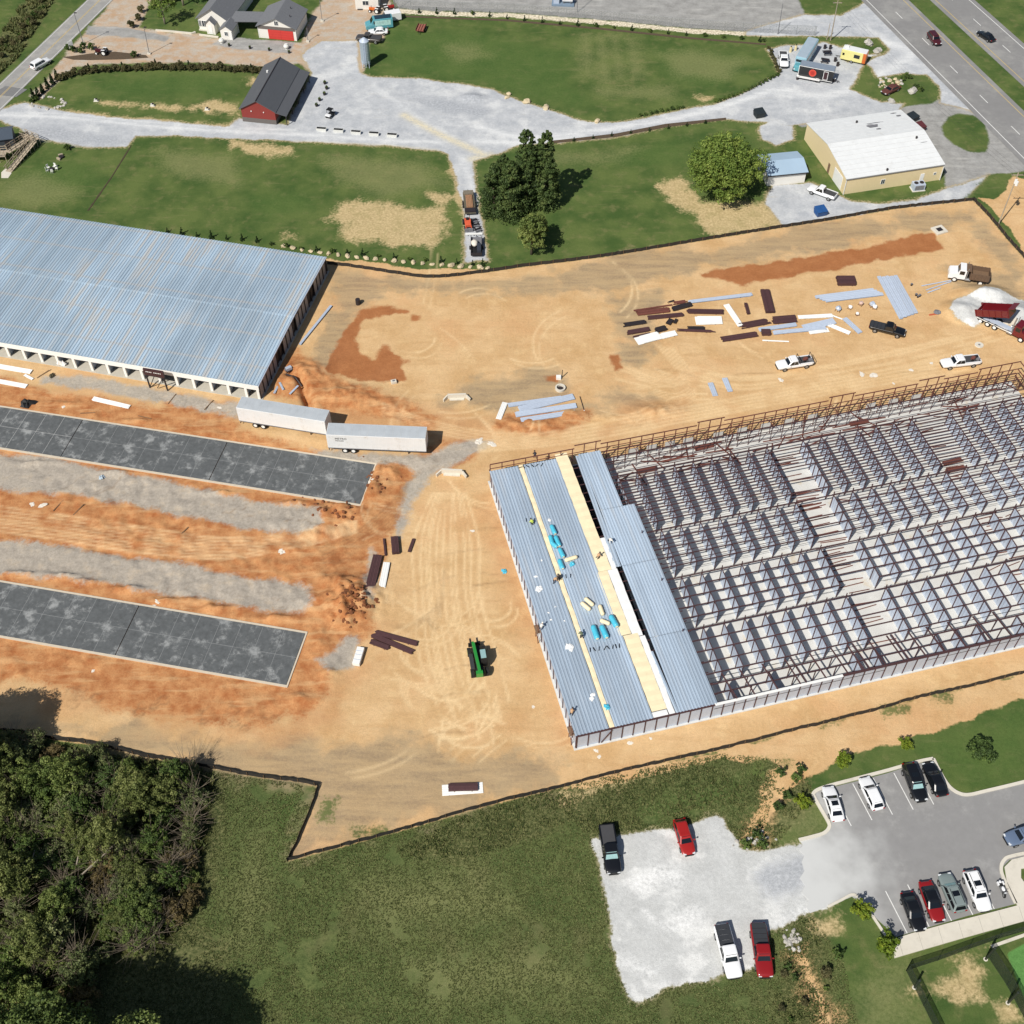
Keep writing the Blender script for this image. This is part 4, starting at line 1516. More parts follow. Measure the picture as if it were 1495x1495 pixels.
# loose purlins in the aisle
lm = MB().bx(-2.4, 2.4, -.05, .05, 0, .12).mesh('loose_purlin', M_RUST)
for i in range(46):
    u, v = rnd.uniform(44.6, 46.2), rnd.uniform(4, 41)
    inst('loose_purlin', lm, fr, (u, v, .12), rnd.uniform(-.08, .08), sc=(rnd.uniform(.5, 1.05), 1, 1))
    if i % 2:
        inst('loose_purlin', lm, fr, (u + 24.8, v, .12), rnd.uniform(-.08, .08), sc=(rnd.uniform(.4, .9), 1.2, 1))
for i in range(16):
    inst('loose_purlin', lm, fr, (rnd.uniform(50, 84), rnd.choice([12.6, 21.6, 30.2, 42.5, 43.5]) + rnd.uniform(-.3, .3), .12), rnd.uniform(-.3, .3), sc=(rnd.uniform(.4, .9), 1, 1))
for i in range(70):
    inst('loose_purlin', lm, fr, (rnd.uniform(20, 88), rnd.uniform(41.8, 46.2), .12 + rnd.choice([0, .12])), rnd.choice([rnd.gauss(0, .12), rnd.uniform(-1.5, 1.5)]), sc=(rnd.uniform(.4, 1.1), 1.6, 1))
bb = MB().bx(-2.2, 2.2, -.5, .5, 0, .4).mesh('channel_stack', M_RUST)
for u, v in ((24, 43.2), (34.2, 45.6), (70.5, 33.2), (70.2, 31.6), (60, 44.5)):
    inst('channel_stack', bb, fr, (u, v, .12), rnd.uniform(-.08, .08), sc=(.7, .7, 1))
# south and west walls
me_wp = MB().bx(.06, 1.46, -.04, .02, .1, TOP + .05).mesh('wall_panel', M_GALV)
me_wc = MB().bx(-.06, .06, -.12, .06, .0, TOP + .1).mesh('column', M_BROWN)
for i in range(int(RLEN / 1.525)):
    inst('wall_panel', me_wp, fr, (i * 1.525, -.02, 0))
    inst('wall_post', me_wc, fr, (i * 1.525, -.02, 0))
for i in range(int(RWID / 1.525) + 1):
    o = inst('wall_panel', me_wp, fr, (-.02, i * 1.525, 0), math.pi / 2)
    if (i + 1) * 1.525 > RWID:
        o.scale = (.55, 1, 1)
    inst('wall_post', me_wc, fr, (-.08, i * 1.525, 0), math.pi / 2)
MB().bx(0, RLEN, -.16, .1, TOP + .1, TOP + .2).build('eave_beam', M_BROWN, fr)
MB().bx(-.18, 0, -.16, RWID, TOP + .08, TOP + .16).build('eave_beam', M_BROWN, fr)
MB().bx(18.6, 36.5, -.22, .16, TOP + .21, TOP + .26).build('eave_trim', M_WSTEEL, fr)
MB().bar((3.3, -.2, .3), (4.6, -.2, TOP), .1).build('brace', M_BROWN, fr)
# slanted rafters over the southern row
for u in (21.5, 24.0, 27.2, 30.4, 31.2, 34.0, 37.1, 39.4, 40.2, 42.5, 45.2, 45.9, 48.3, 51.0, 54.2, 58.0, 61.0, 66.8, 70.0, 75.5, 79.0, 82.0):
    MB().bar((u - .4, 4.3, TOP + .25), (u + .15, .1, TOP + .28), .14, .18).build('rafter', M_BROWN, fr)
# raised frame of the north front
for u in np.arange(0, RLEN, 1.85):
    u = float(u)
    hi = 4.75 if any(a <= u <= b for a, b in ((13.2, 17.4), (33, 37.5), (55, 59.5), (70.5, 75), (81, 88.5))) else 4.05
    MB().bar((u, RWID, .1), (u, RWID, hi), .12).build('front_post', M_RUST, fr)
    if u > 17:
        MB().bar((u + .9, RWID - .9, .1), (u + .9, RWID - .9, 3.1), .08).build('front_post', M_RUST, fr)
        MB().bar((u + .4, RWID - 2.4, .1), (u + .4, RWID - 2.4, 3.3), .08).build('front_post', M_BROWN, fr)
        if int(u / 1.85) % 3 == 0:
            MB().bar((u, RWID, 3.2), (u + rnd.uniform(-1, 1.4), RWID - 2.4, 2.6), .07).build('strut', M_RUST, fr)
        if int(u / 1.85) % 4 == 1:
            MB().bar((u, RWID, 1.0), (u + 1.85, RWID, 3.0), .07).build('brace', M_RUST, fr)
for a, b, z in ((0, 13.2, 4.05), (13.2, 17.4, 4.75), (17.4, 33, 4.05), (33, 37.5, 4.75), (37.5, 55, 4.05), (55, 59.5, 4.75), (59.5, 70.5, 4.05), (70.5, 75, 4.75), (75, 81, 4.05), (81, 88.5, 4.75)):
    MB().bx(a, b, RWID - .06, RWID + .06, z, z + .13).build('front_rail', M_RUST, fr)
for z, u0 in ((2.2, 17), (3.1, 0)):
    MB().bx(u0, RLEN, RWID - .045, RWID + .045, z, z + .09).build('front_rail', M_RUST, fr)
for dv, z in ((.9, 3.1), (.9, 1.6), (2.4, 3.2), (2.4, 2.2), (3.4, 2.95), (4.4, 2.95), (5.4, 2.9)):
    MB().bx(17.5, RLEN, RWID - dv - .04, RWID - dv + .04, z, z + .1).build('front_rail', M_BROWN, fr)
for v in np.arange(RWID - 1.8, 1, -3.0):
    v = float(v)
    MB().bar((RLEN, v, .1), (RLEN, v, 4.6 if v > 36 else 3.1), .12).build('front_post', M_RUST, fr)
for v0_, v1_, z in ((36, RWID, 4.6), (36, RWID, 3.1), (0, 36, 3.1), (0, RWID, 1.7)):
    MB().bx(RLEN - .06, RLEN + .06, v0_, v1_, z, z + .12).build('front_rail', M_RUST, fr)
# white steel sheets leaning in the north front
for i, u in enumerate((22, 25, 28, 31, 36, 40, 44, 48, 52, 62, 66, 70)):
    MB().bx(u, u + 1.6, RWID - .25, RWID - .2, .15, 1.9).build('cladding_sheet', M_FLOOR, fr)
# roof sheets
RZ = TOP + .16
pan = {}


def rpanel(u, v0, v1, wd=.9, rz=0.0):
    key = (round(v1 - v0, 2), wd)
    if key not in pan:
        pan[key] = ribbed(MB(), 0, wd - .012, 0, v1 - v0, 0, 0, 0, .45, .075, .11).mesh('roof_panel', M_RROOF)
    return inst('roof_panel', pan[key], fr, (u, v0, RZ + .03), rz)


SEG = [(0.02, 11.9), (11.95, 24.4), (24.45, 35.0), (35.05, 46.5)]
for i in range(5):
    rpanel(-.22 + i * .9, .02, 46.5)
for i in range(6):
    rpanel(5.05 + i * .865, .02, 46.5, .865)
for s, n in zip(SEG, (6, 6, 6, 4)):
    for i in range(n):
        rpanel(13.75 + i * .88, s[0], s[1], .88)
rpanel(12.75, 24.45, 46.3, .88, -.022)
rpanel(13.3, .02, 9.8, .44, .03)
dk = MB()
dk.bx(12.2, 13.9, .3, 46.2, 1.0, 1.05)
dk.build('gap_shade', M_DARK, fr)  # dark sheet below the roof gap, stands in for the shade inside
# insulation blankets


def blanket(u0, u1, v0, v1, mat, th=.09):
    mb = MB()
    n = max(2, int((v1 - v0) / .75))
    rows = []
    for i in range(n + 1):
        v = v0 + (v1 - v0) * i / n
        j = rnd.uniform(-.03, .03)
        h = th * (1.0 if i % 2 else .55)
        rows.append([(u0 + j, v, RZ), (u1 + j, v, RZ), (u1 + j, v, RZ + h), ((u0 + u1) / 2 + j, v, RZ + h * 1.25), (u0 + j, v, RZ + h)])
    mb.loft(rows)
    return mb.build('insulation_blanket', mat, fr, smooth=False)


for a, b in ((.1, 14), (14, 25), (25, 36), (36, 46.6)):
    blanket(4.34, 5.0, a, b, M_INS)
for a, b in ((24.25, 33), (33, 40), (40, 47.3)):
    blanket(10.25, 12.15, a, b, M_INS)
blanket(9.9, 11.5, 13.2, 24.2, M_INS)
blanket(11.55, 12.95, 12.6, 24.2, M_PLASTIC, .05)
blanket(12.2, 12.9, 24.25, 30, M_PLASTIC, .04)
blanket(10.3, 12.35, 1.0, 13.1, M_INS)
blanket(12.4, 13.2, .1, 12.5, M_PLASTIC, .05)
blanket(10.3, 12.3, .1, .9, M_PLASTIC, .05)
# sub-floor of bare steel below the roof edge
for v in np.arange(1.5, 46, 1.7):
    MB().bx(-.1, 19.5, float(v) - .04, float(v) + .04, TOP - .02, TOP + .12).build('purlin', M_BROWN, fr)

# ================================================================ other buildings
M_SHING = pm('grey_shingle', srgb(112, 114, 118), .9, var=.14, scale=3, bump=.4, stretch=(1, 1, 1))
M_DROOF = pm('charcoal_metal_roof', srgb(88, 90, 94), .6, var=.07, scale=1, stretch=(4, .3, 1))
M_BARN = pm('barn_red_siding', srgb(134, 52, 46), .7, var=.12, scale=2, stretch=(6, 6, .4))
M_WALLW = pm('white_siding', srgb(226, 223, 216), .7, var=.05, scale=2, stretch=(.3, .3, 8))
M_BEIGE = pm('beige_wall_sheet', srgb(222, 203, 162), .6, var=.06, scale=2, stretch=(5, 5, .3))
M_WROOF = pm('white_painted_roof', srgb(222, 224, 224), .55, var=.06, scale=.8, dirt=(srgb(206, 206, 204), .35, .55, .75))
M_STAIN = pm('bare_roof_patch', srgb(120, 120, 124), .7, var=.3, scale=3)
M_WIN = pm('window_glass', srgb(44, 56, 66), .12, var=.1, spec=.8)
M_GREYWALL = pm('grey_wainscot', srgb(104, 98, 94), .7, var=.1, scale=3)
M_RED = pm('red_door', srgb(200, 62, 56), .55, var=.05)
M_TRIM = pm('white_trim', srgb(232, 232, 230), .5, var=.04)
M_WOOD = pm('grey_timber', srgb(172, 158, 138), .8, var=.15, scale=3, stretch=(1, 1, 4))
M_DWOOD = pm('brown_timber', srgb(124, 100, 80), .8, var=.18, scale=3)
M_BLUEROOF = metalroof('shed_roof_sheet', srgb(176, 200, 220), .25, .1, rough=.35)


def house_box(t, w, d, eave, ridge, axis, wall, roof, ov=.35, x0=0, y0=0, z0=0, rt=.12, walls=True, ribs=0):
    """walls + two roof slopes; local x east, y north, front at y0.  axis 'y': ridge runs front to back"""
    m = MB()
    x1, y1 = x0 + w, y0 + d
    if axis == 'y':
        xm = (x0 + x1) / 2
        for y in (y0, y1):
            m.add([(x0, y, z0), (x1, y, z0), (x1, y, eave), (xm, y, ridge), (x0, y, eave)], [(0, 1, 2, 3, 4) if y == y0 else (4, 3, 2, 1, 0)])
        m.quad((x0, y1, z0), (x0, y0, z0), (x0, y0, eave), (x0, y1, eave))
        m.quad((x1, y0, z0), (x1, y1, z0), (x1, y1, eave), (x1, y0, eave))
    else:
        ym = (y0 + y1) / 2
        for x in (x0, x1):
            m.add([(x, y0, z0), (x, y1, z0), (x, y1, eave), (x, ym, ridge), (x, y0, eave)], [(4, 3, 2, 1, 0) if x == x0 else (0, 1, 2, 3, 4)])
        m.quad((x0, y0, z0), (x1, y0, z0), (x1, y0, eave), (x0, y0, eave))
        m.quad((x1, y1, z0), (x0, y1, z0), (x0, y1, eave), (x1, y1, eave))
    if walls:
        m.build('wall', wall, t)
    out = []
    if axis == 'y':
        sl = (ridge - eave) / (w / 2)
        for s in (-1, 1):
            e = (xm + s * (w / 2 + ov), eave - sl * ov + rt + .03)
            r = MB()
            r.slab([(xm, y0 - ov, ridge + rt + .03), (e[0], y0 - ov, e[1]), (e[0], y1 + ov, e[1]), (xm, y1 + ov, ridge + rt + .03)], rt)
            out.append(r.build('roof', roof, t))
    else:
        sl = (ridge - eave) / (d / 2)
        for s in (-1, 1):
            e = (ym + s * (d / 2 + ov), eave - sl * ov + rt + .03)
            r = MB()
            r.slab([(x0 - ov, ym, ridge + rt + .03), (x0 - ov, e[0], e[1]), (x1 + ov, e[0], e[1]), (x1 + ov, ym, ridge + rt + .03)], rt)
            out.append(r.build('roof', roof, t))
    return out


def place(sw, se):
    a, b = at(*sw), at(*se)
    d = b - a
    return a, math.atan2(d.y, d.x), d.length


def window(t, x, z, w, h, y=-.03, name='window'):
    f = MB().bx(x - w / 2 - .09, x + w / 2 + .09, y - .03, y + .02, z - .09, z + h + .09).build('window', M_TRIM, t)
    MB().bx(x - w / 2, x + w / 2, y - .045, y - .032, z, z + h).build('pane', M_WIN, f)
    MB().bx(x - .03, x + .03, y - .055, y - .047, z, z + h).build('glazing_bar', M_TRIM, f)
    return f


# red barn
a, rz, w_ = place((355, 177), (415, 183))
dp = (at(454, 102, 2.9) - at(417, 164, 2.9)).length
barn = thing('red_barn', 'dark red barn with charcoal gable roof and open side porch', 'barn', a, rz)
house_box(barn, w_ - 1.6, dp, 3.0, 5.0, 'y', M_BARN, M_DROOF, .35)
MB().bx(-.03, w_ - 1.57, -.05, -.005, 0, 1.0).build('wainscot', M_GREYWALL, barn)
MB().bx(w_ - 1.6, w_ - 1.55, 0, dp, 0, 1.0).build('wainscot', M_GREYWALL, barn)
pr = MB()
pr.slab([(w_ - 1.5, -.3, 2.9), (w_ + .9, -.3, 2.35), (w_ + .9, dp + .3, 2.35), (w_ - 1.5, dp + .3, 2.9)], .1)
pr.build('porch_roof', M_DROOF, barn)
for i in range(5):
    MB().bar((w_ + .6, .1 + i * (dp - .2) / 4, 0), (w_ + .6, .1 + i * (dp - .2) / 4, 2.35), .14).build('porch_post', M_DARK, barn)
MB().bx((w_ - 1.6) / 2 - .09, (w_ - 1.6) / 2 + .09, -.4, dp + .4, 5.15, 5.21).build('ridge_cap', M_DARK, barn)
MB().cyl((2.2, dp * .72, 4.0), (2.2, dp * .72, 4.75), .22).build('roof_vent', M_TRIM, barn)
for x in (w_ * .25, w_ * .55):
    MB().box((x, -.1, 2.6), (.18, .14, .18)).build('wall_lamp', M_TRIM, barn)
MB().bx(w_ - 1.555, w_ - 1.53, dp * .4, dp * .4 + 2.4, .05, 2.3).build('door', M_DWOOD, barn)

# white house
a, rz, w_ = place((292, 43), (336, 48))
hs = thing('white_house', 'white gabled house with grey shingle roof and small front gables', 'house', a, rz)
house_box(hs, w_, 15, 2.9, 5.3, 'y', M_WALLW, M_SHING, .45)
house_box(hs, 2.0, 1.9, 2.5, 3.5, 'y', M_WALLW, M_SHING, .25, x0=w_ * .33, y0=-1.5)
house_box(hs, 2.7, 3.4, 2.3, 3.2, 'y', M_WALLW, M_SHING, .25, x0=w_ - .9, y0=-2.9)
window(hs, 1.35, .9, 1.0, 1.3)
window(hs, .35, .9, .5, 1.3)
window(hs, w_ + .45, 1.0, .7, .8, -2.95)
o = MB().bx(w_ * .33 + .55, w_ * .33 + 1.4, -1.56, -1.51, .05, 2.0)
o.build('door', M_TRIM, hs)
MB().bx(w_ + 1.2, w_ + 1.75, -2.97, -2.92, .05, 2.0).build('door', M_TRIM, hs)
MB().bx(-.02, w_ * .3, -.5, -.02, 0, .25).build('porch_step', M_CONC, hs)
ga, grz, gw = place((379, 55), (433.4, 60))
mt = Matrix.Rotation(-rz, 3, 'Z') @ (ga - a)
cpo = MB()
cpo.slab([(w_ + .3, 0, 2.75), (mt.x + .2, mt.y + 2.0, 2.75), (mt.x + .2, mt.y + 6.0, 3.0), (w_ + .3, 4.2, 3.0)], .14)
cpo.build('carport_roof', M_SHING, hs)
for x, y in ((w_ + 1.9, .6), (mt.x - .2, mt.y + 2.2)):
    MB().bar((x, y, 0), (x, y, 2.6), .14).build('carport_post', M_TRIM, hs)
gr = thing('garage', 'white gabled garage with wide red door and grey roof', 'garage', ga, grz)
gd = 8.5
house_box(gr, gw, gd, 2.9, 4.9, 'y', M_WALLW, M_SHING, .4)
MB().bx(.0, gw, -.09, -.004, 2.25, 2.95).build('grey_board', M_GREYWALL, gr)  # grey board across the front above the garage door
dr = MB().bx(gw * .26, gw * .93, -.08, -.003, .02, 2.2).build('garage_door', M_RED, gr)
for i in range(1, 4):
    MB().bx(gw * .26, gw * .93, -.088, -.081, .02 + i * .55, .045 + i * .55).build('panel_groove', pm('red_groove', srgb(160, 44, 42), .6), dr)
MB().bx(gw * .595 - .02, gw * .595 + .02, -.094, -.089, .02, 2.2).build('mullion', pm('red_groove', srgb(160, 44, 42), .6), dr)
window(gr, gw / 2 + .1, 3.35, .8, .9)
for x, y, z in ((gw * .78, 3, 4.1), (gw * .7, 6, 4.35)):
    MB().cyl((x, y, z - .5), (x, y, z + .3), .08).build('roof_vent', M_DARK, gr)
MB().bx(gw - .08, gw + .06, -.06, .1, 0, 2.9).build('corner_board', M_TRIM, gr)
MB().bx(-.06, .08, -.06, .1, 0, 2.9).build('corner_board', M_TRIM, gr)

# small white office
a, rz, w_ = place((519.5, 13.5), (553, 14))
wo = thing('white_cabin', 'small white cabin with one dark window beside the red tractor implements', 'cabin', a, rz)
house_box(wo, w_, 4.5, 2.7, 3.3, 'x', M_WALLW, M_WROOF, .2)
window(wo, w_ * .45, 1.1, 1.3, .9)
MB().bx(.4, 1.6, -.4, -.05, -.05, .14).build('step', M_DARK, wo)

# grain silo
p = G(535, 97)
si = thing('silo', 'tall galvanised steel silo with conical top beside dark pickup', 'silo', (p.x, p.y, 0))
body = MB()
prof = []
for i in range(19):
    prof.append((1.0 + (.025 if i % 2 else 0), 1.1 + i * .27))
rings = [[(r * math.cos(2 * math.pi * k / 24), r * math.sin(2 * math.pi * k / 24), z) for k in range(24)] for r, z in prof]
body.loft(rings)
body.build('barrel', pm('silo_steel', srgb(172, 186, 196), .35, .5, var=.1, scale=1.5), si, smooth=False)
MB().cyl((0, 0, 5.96), (0, 0, 6.6), 1.05, .25, 24).build('cone_roof', M_GALV, si)
MB().cyl((0, 0, .45), (0, 0, 1.1), .3, 1.0, 24).build('hopper', M_GALV, si)
for k in range(4):
    t = math.pi / 4 + k * math.pi / 2
    MB().bar((1.0 * math.cos(t), 1.0 * math.sin(t), 0), (1.0 * math.cos(t), 1.0 * math.sin(t), 1.6), .12).build('leg', M_GALV, si)
ld = MB()
for s in (-.2, .2):
    ld.bar((s, -1.1, .3), (s, -1.1, 6.0), .05)
for i in range(18):
    ld.bar((-.2, -1.1, .5 + i * .3), (.2, -1.1, .5 + i * .3), .035)
ld.build('ladder', M_GALV, si)

# beige metal hall
a, rz, w_ = place((1230.5, 284), (1371, 262.6))
n_ = Vector((-math.sin(rz), math.cos(rz), 0))
dp = (at(1172, 181, 3.5) - at(1233, 261, 3.5)).dot(n_)
bh = thing('beige_hall', 'beige metal workshop with white roof and white roller door', 'building', a, rz)
rf = house_box(bh, w_, dp, 3.5, 4.9, 'x', M_BEIGE, M_WROOF, .15)
sm = MB()
for i in range(15):
    yy = dp * (.04 + .066 * i)
    zz = 3.5 + 1.4 * (1 - abs(yy - dp / 2) / (dp / 2)) + .155
    sm.bx(-.1, w_ + .1, yy - .03, yy + .03, zz - .02, zz + .03)
sm.build('roof_seam', pm('seam_grey', srgb(206, 207, 206), .6), bh)
for x, y, sx, sy, r_ in ((w_ * .62, dp * .80, 4.2, .35, 0), (w_ * .58, dp * .74, 2.6, 1.8, 0), (w_ * .60, dp * .66, 1.2, .7, 0), (w_ * .90, dp * .95, 1.8, .5, .3), (w_ * .92, dp * .88, 1.2, .9, .2), (w_ * .93, dp * .33, 1.8, .16, 0)):
    z_ = 3.5 + 1.4 * (1 - abs(y - dp / 2) / (dp / 2)) + .165
    sg_ = -1 if y > dp / 2 else 1
    an = math.atan2(1.4, dp / 2) * sg_
    pt = MB()
    q = random.Random(int(x * 100 + y))
    ps = []
    for k in range(18):
        t = 2 * math.pi * k / 18
        rr = q.uniform(.7, 1.1)
        ps.append(Vector((x + sx / 2 * rr * math.cos(t), y + sy / 2 * rr * math.sin(t), 0)))
    pt.add([(v.x, v.y, z_ + (v.y - y) * math.tan(an)) for v in ps], [tuple(range(18))])
    pt.build('bare_patch', M_STAIN, bh)
for x, y in ((w_ * .46, dp * .86), (w_ * .88, dp * .4), (w_ * .42, .5)):
    z_ = 3.5 + 1.4 * (1 - abs(y - dp / 2) / (dp / 2))
    MB().cyl((x, y, z_), (x, y, z_ + .55), .2).build('roof_vent', M_DARK, bh)
MB().bx(w_ * .0 - .06, 0, dp * .07, dp * .26, .05, 2.9).build('roller_door', M_TRIM, bh)
MB().bx(-.05, 0, dp * .36, dp * .40, .05, 2.1).build('door', M_DWOOD, bh)
window(bh, w_ * .39, 1.2, .7, .9)
MB().bx(w_ * .78, w_ * .82, -.06, -.004, .05, 2.1).build('door', M_TRIM, bh)
window(bh, w_ * .93, 1.5, .4, .4)
MB().bx(-.1, w_ + .1, -.2, -.02, 3.32, 3.5).build('gutter', M_STAIN, bh)
for x in (-.04, w_):
    MB().bx(x, x + .1, -.14, -.03, 0, 3.4).build('downpipe', M_TRIM, bh)
# blue-roofed shed
a, rz, w_ = place((1128, 271), (1174, 266.5))
a = a - Vector((math.cos(rz), math.sin(rz), 0)) * 1.2
w_ += 1.2
bs = thing('blue_roof_shed', 'low pale shed with light blue metal roof beside big round tree', 'shed', a, rz)
house_box(bs, w_, 6.5, 2.5, 3.3, 'x', M_WALLW, M_BLUEROOF, .3)
MB().bx(-.3, w_ + .3, -.36, -.31, 2.28, 2.5).build('fascia', M_DARK, bs)
MB().bx(w_ + .005, w_ + .03, .4, 3.0, .05, 2.2).build('door', M_DARK, bs)
# rooftop-unit standing on the grass
p = G(1339, 276)
ac = thing('cooling_unit', 'grey boxy cooling unit on grass against the beige wall', 'cooling unit', p, rz)
MB().bx(-1.3, 1.3, -.9, .9, 0, .12).build('base_pad', M_CONC, ac)
MB().bx(-1.15, 1.15, -.75, .75, .12, 1.45).build('casing', M_GALV, ac, bevel=.03)
for x in (-.55, .55):
    MB().cyl((x, 0, 1.45), (x, 0, 1.53), .42, .42, 16).build('fan', M_DARK, ac)
MB().bx(-.9, .9, -.79, -.755, .3, 1.25).build('grille', M_STAIN, ac)

# dark lodge with timber deck and switchback ramp at the left
a = at(-34, 226)
rz = math.radians(14)
lg = thing('dark_cabin', 'dark metal-roofed cabin behind timber ramp', 'cabin', a, rz)
house_box(lg, 7.6, 4.2, 2.6, 3.5, 'x', pm('slate_wall', srgb(62, 68, 76), .6, var=.1), pm('slate_roof', srgb(70, 80, 92), .45, var=.1), .25)
MB().bx(6.0, 6.9, -.06, -.004, .1, 2.1).build('door', M_DARK, lg)
dk_ = thing('timber_ramp', 'pale timber deck and switchback ramp with railings', 'ramp', (0, 0, 0))


def plank_run(pa, pb, wd, nm='deck_board', n=None):
    pa, pb = Vector(pa), Vector(pb)
    L = (pb - pa).length
    n = n or max(2, int(L / .6))
    d = (pb - pa) / n
    s = Vector((-d.y, d.x, 0)).normalized() * wd / 2
    for i in range(n):
        p, q = pa + d * (i + .03), pa + d * (i + .97)
        MB().slab([p - s, q - s, q + s, p + s], .06).build(nm, M_WOOD, dk_)
    for sgn in (-1, 1):
        for i in range(0, n + 1, 2):
            p = pa + d * i + s * sgn
            MB().bar((p.x, p.y, 0), (p.x, p.y, p.z + 1.0), .1).build('rail_post', M_WOOD, dk_)
        for h in (.45, .95):
            MB().bar(pa + s * sgn + Vector((0, 0, h)), pb + s * sgn + Vector((0, 0, h)), .06, .12).build('handrail', M_WOOD, dk_)


plank_run(at(46, 199, 1.2), at(10, 222, 1.3), 1.5)
plank_run(at(34, 197, 1.2), at(53, 205, 1.18), 1.5, n=4)
plank_run(at(49, 206, 1.15), at(12, 251, .06), 1.35)
plank_run(at(-40, 226, 1.3), at(9, 224, 1.3), 2.2)
MB().prism(poly([(2, 252), (8, 246), (17, 253), (12, 260), (2, 260)]), 0, .05).build('landing_pad', M_CONC, dk_)

# works yard behind the chain-link fence
p = at(822, 6)
sk = thing('pump_skid', 'white tank on blue-grey concrete base behind chain-link fence', 'tank', p, math.radians(-5))
MB().bx(-2.6, 2.6, -1.2, 1.6, 0, .3).build('base', pm('skid_blue', srgb(116, 134, 152), .7), sk)
MB().cyl((-.2, .3, 1.2), (2.2, .3, 1.2), .75, .75, 18).build('tank', M_TRIM, sk)
for x in (.2, 1.8):
    MB().bx(x - .1, x + .1, -.3, .9, .3, .8).build('saddle', M_STAIN, sk)
MB().bx(-2.2, -.9, -.5, 1.0, .3, 1.7).build('control_box', M_GALV, sk)


# ================================================================ fences
def mesh_mat(name, col, a):
    m = bpy.data.materials.new(name)
    m.use_nodes = True
    N, L = m.node_tree.nodes, m.node_tree.links
    b = N['Principled BSDF']
    b.inputs['Base Color'].default_value = (*col, 1)
    b.inputs['Roughness'].default_value = .7
    n = N.new('ShaderNodeTexNoise')
    n.inputs['Scale'].default_value = 9
    r = N.new('ShaderNodeMapRange')
    r.inputs[1].default_value, r.inputs[2].default_value = .3, .7
    r.inputs[3].default_value, r.inputs[4].default_value = a - .12, a + .12
    L.new(n.outputs[0], r.inputs[0])
    t = N.new('ShaderNodeBsdfTransparent')
    mx = N.new('ShaderNodeMixShader')
    L.new(r.outputs[0], mx.inputs[0])
    L.new(t.outputs[0], mx.inputs[1])
    L.new(b.outputs[0], mx.inputs[2])
    L.new(mx.outputs[0], N['Material Output'].inputs[0])
    return m


M_SILT = pm('black_silt_fabric', srgb(44, 40, 36), .85, var=.2, scale=3, bump=.4)
M_LINK = mesh_mat('green_chain_link', srgb(50, 62, 46), .42)
M_LINKG = mesh_mat('grey_chain_link', srgb(150, 152, 152), .16)
M_STAKE = pm('timber_stake', srgb(120, 96, 70), .8)


def resample(ln, step):
    out = [Vector(ln[0])]
    acc = 0
    for a, b in zip(ln[:-1], ln[1:]):
        a, b = Vector(a), Vector(b)
        L = (b - a).length
        t = step - acc
        while t < L:
            out.append(a + (b - a) * (t / L))
            t += step
        acc = L - (t - step)
    out.append(Vector(ln[-1]))
    return out


def silt_fence(pxs, label, h=.75):
    ln = resample(smooth_line(poly(pxs), 4), 2.2)
    t = thing('silt_fence', label, 'silt fence', (ln[0].x, ln[0].y, 0), 0, None)
    o0 = ln[0]
    L = [Vector((p.x - o0.x, p.y - o0.y, gz(p.x, p.y))) for p in ln]
    for i, p in enumerate(L):
        MB().bar((p.x, p.y, p.z - .2), (p.x, p.y, p.z + h + .12), .06).build('stake', M_STAKE, t)
        if i < len(L) - 1:
            q = L[i + 1]
            d = (q - p).normalized()
            s = Vector((-d.y, d.x, 0))
            mb = MB()
            rows = []
            for k in range(5):
                f = k / 4
                b = p.lerp(q, f) + s * (.05 + .1 * math.sin(f * math.pi) * rnd.uniform(-1, 1))
                hh = h * (1 - .16 * math.sin(f * math.pi) * rnd.random())
                rows.append([b + s * .012 + Vector((0, 0, -.1)), b - s * .012 + Vector((0, 0, -.1)), b - s * (.012 - .05) + Vector((0, 0, hh)), b + s * (.012 + .05) + Vector((0, 0, hh))])
            mb.loft(rows)
            mb.build('fabric', M_SILT, t)
    return t


silt_fence(FENCE_N, 'black silt fence between the lawns and the dirt yard')
silt_fence(FENCE_E, 'black silt fence running past the wooden power pole')
silt_fence(FENCE_SW, 'black silt fence along the edge of the wood')
silt_fence(FENCE_JOG, 'short black silt fence stepping down to the meadow corner')
silt_fence(FENCE_S, 'long black silt fence between the dirt yard and the mown meadow')


def link_fence(pxs, label, h, step, mat, pmat, pr_=.04):
    ln = resample(poly(pxs), step)
    o0 = ln[0]
    t = thing('chain_link_fence', label, 'fence', (o0.x, o0.y, 0))
    L = [Vector((p.x - o0.x, p.y - o0.y, 0)) for p in ln]
    for i, p in enumerate(L):
        MB().cyl((p.x, p.y, -.1), (p.x, p.y, h + .05), pr_, pr_, 6).build('post', pmat, t)
        if i < len(L) - 1:
            q = L[i + 1]
            if (q - p).length < .2:
                continue
            MB().cyl((p.x, p.y, h), (q.x, q.y, h), .025, .025, 6).build('top_rail', pmat, t)
            d = (q - p).normalized()
            s = Vector((-d.y, d.x, 0)) * .004

            m = MB()
            m.loft([[p + s + Vector((0, 0, .04)), p - s + Vector((0, 0, .04)), p - s + Vector((0, 0, h - .04)), p + s + Vector((0, 0, h - .04))], [q + s + Vector((0, 0, .04)), q - s + Vector((0, 0, .04)), q - s + Vector((0, 0, h - .04)), q + s + Vector((0, 0, h - .04))]])
            m.build('mesh_panel', mat, t)
    return t


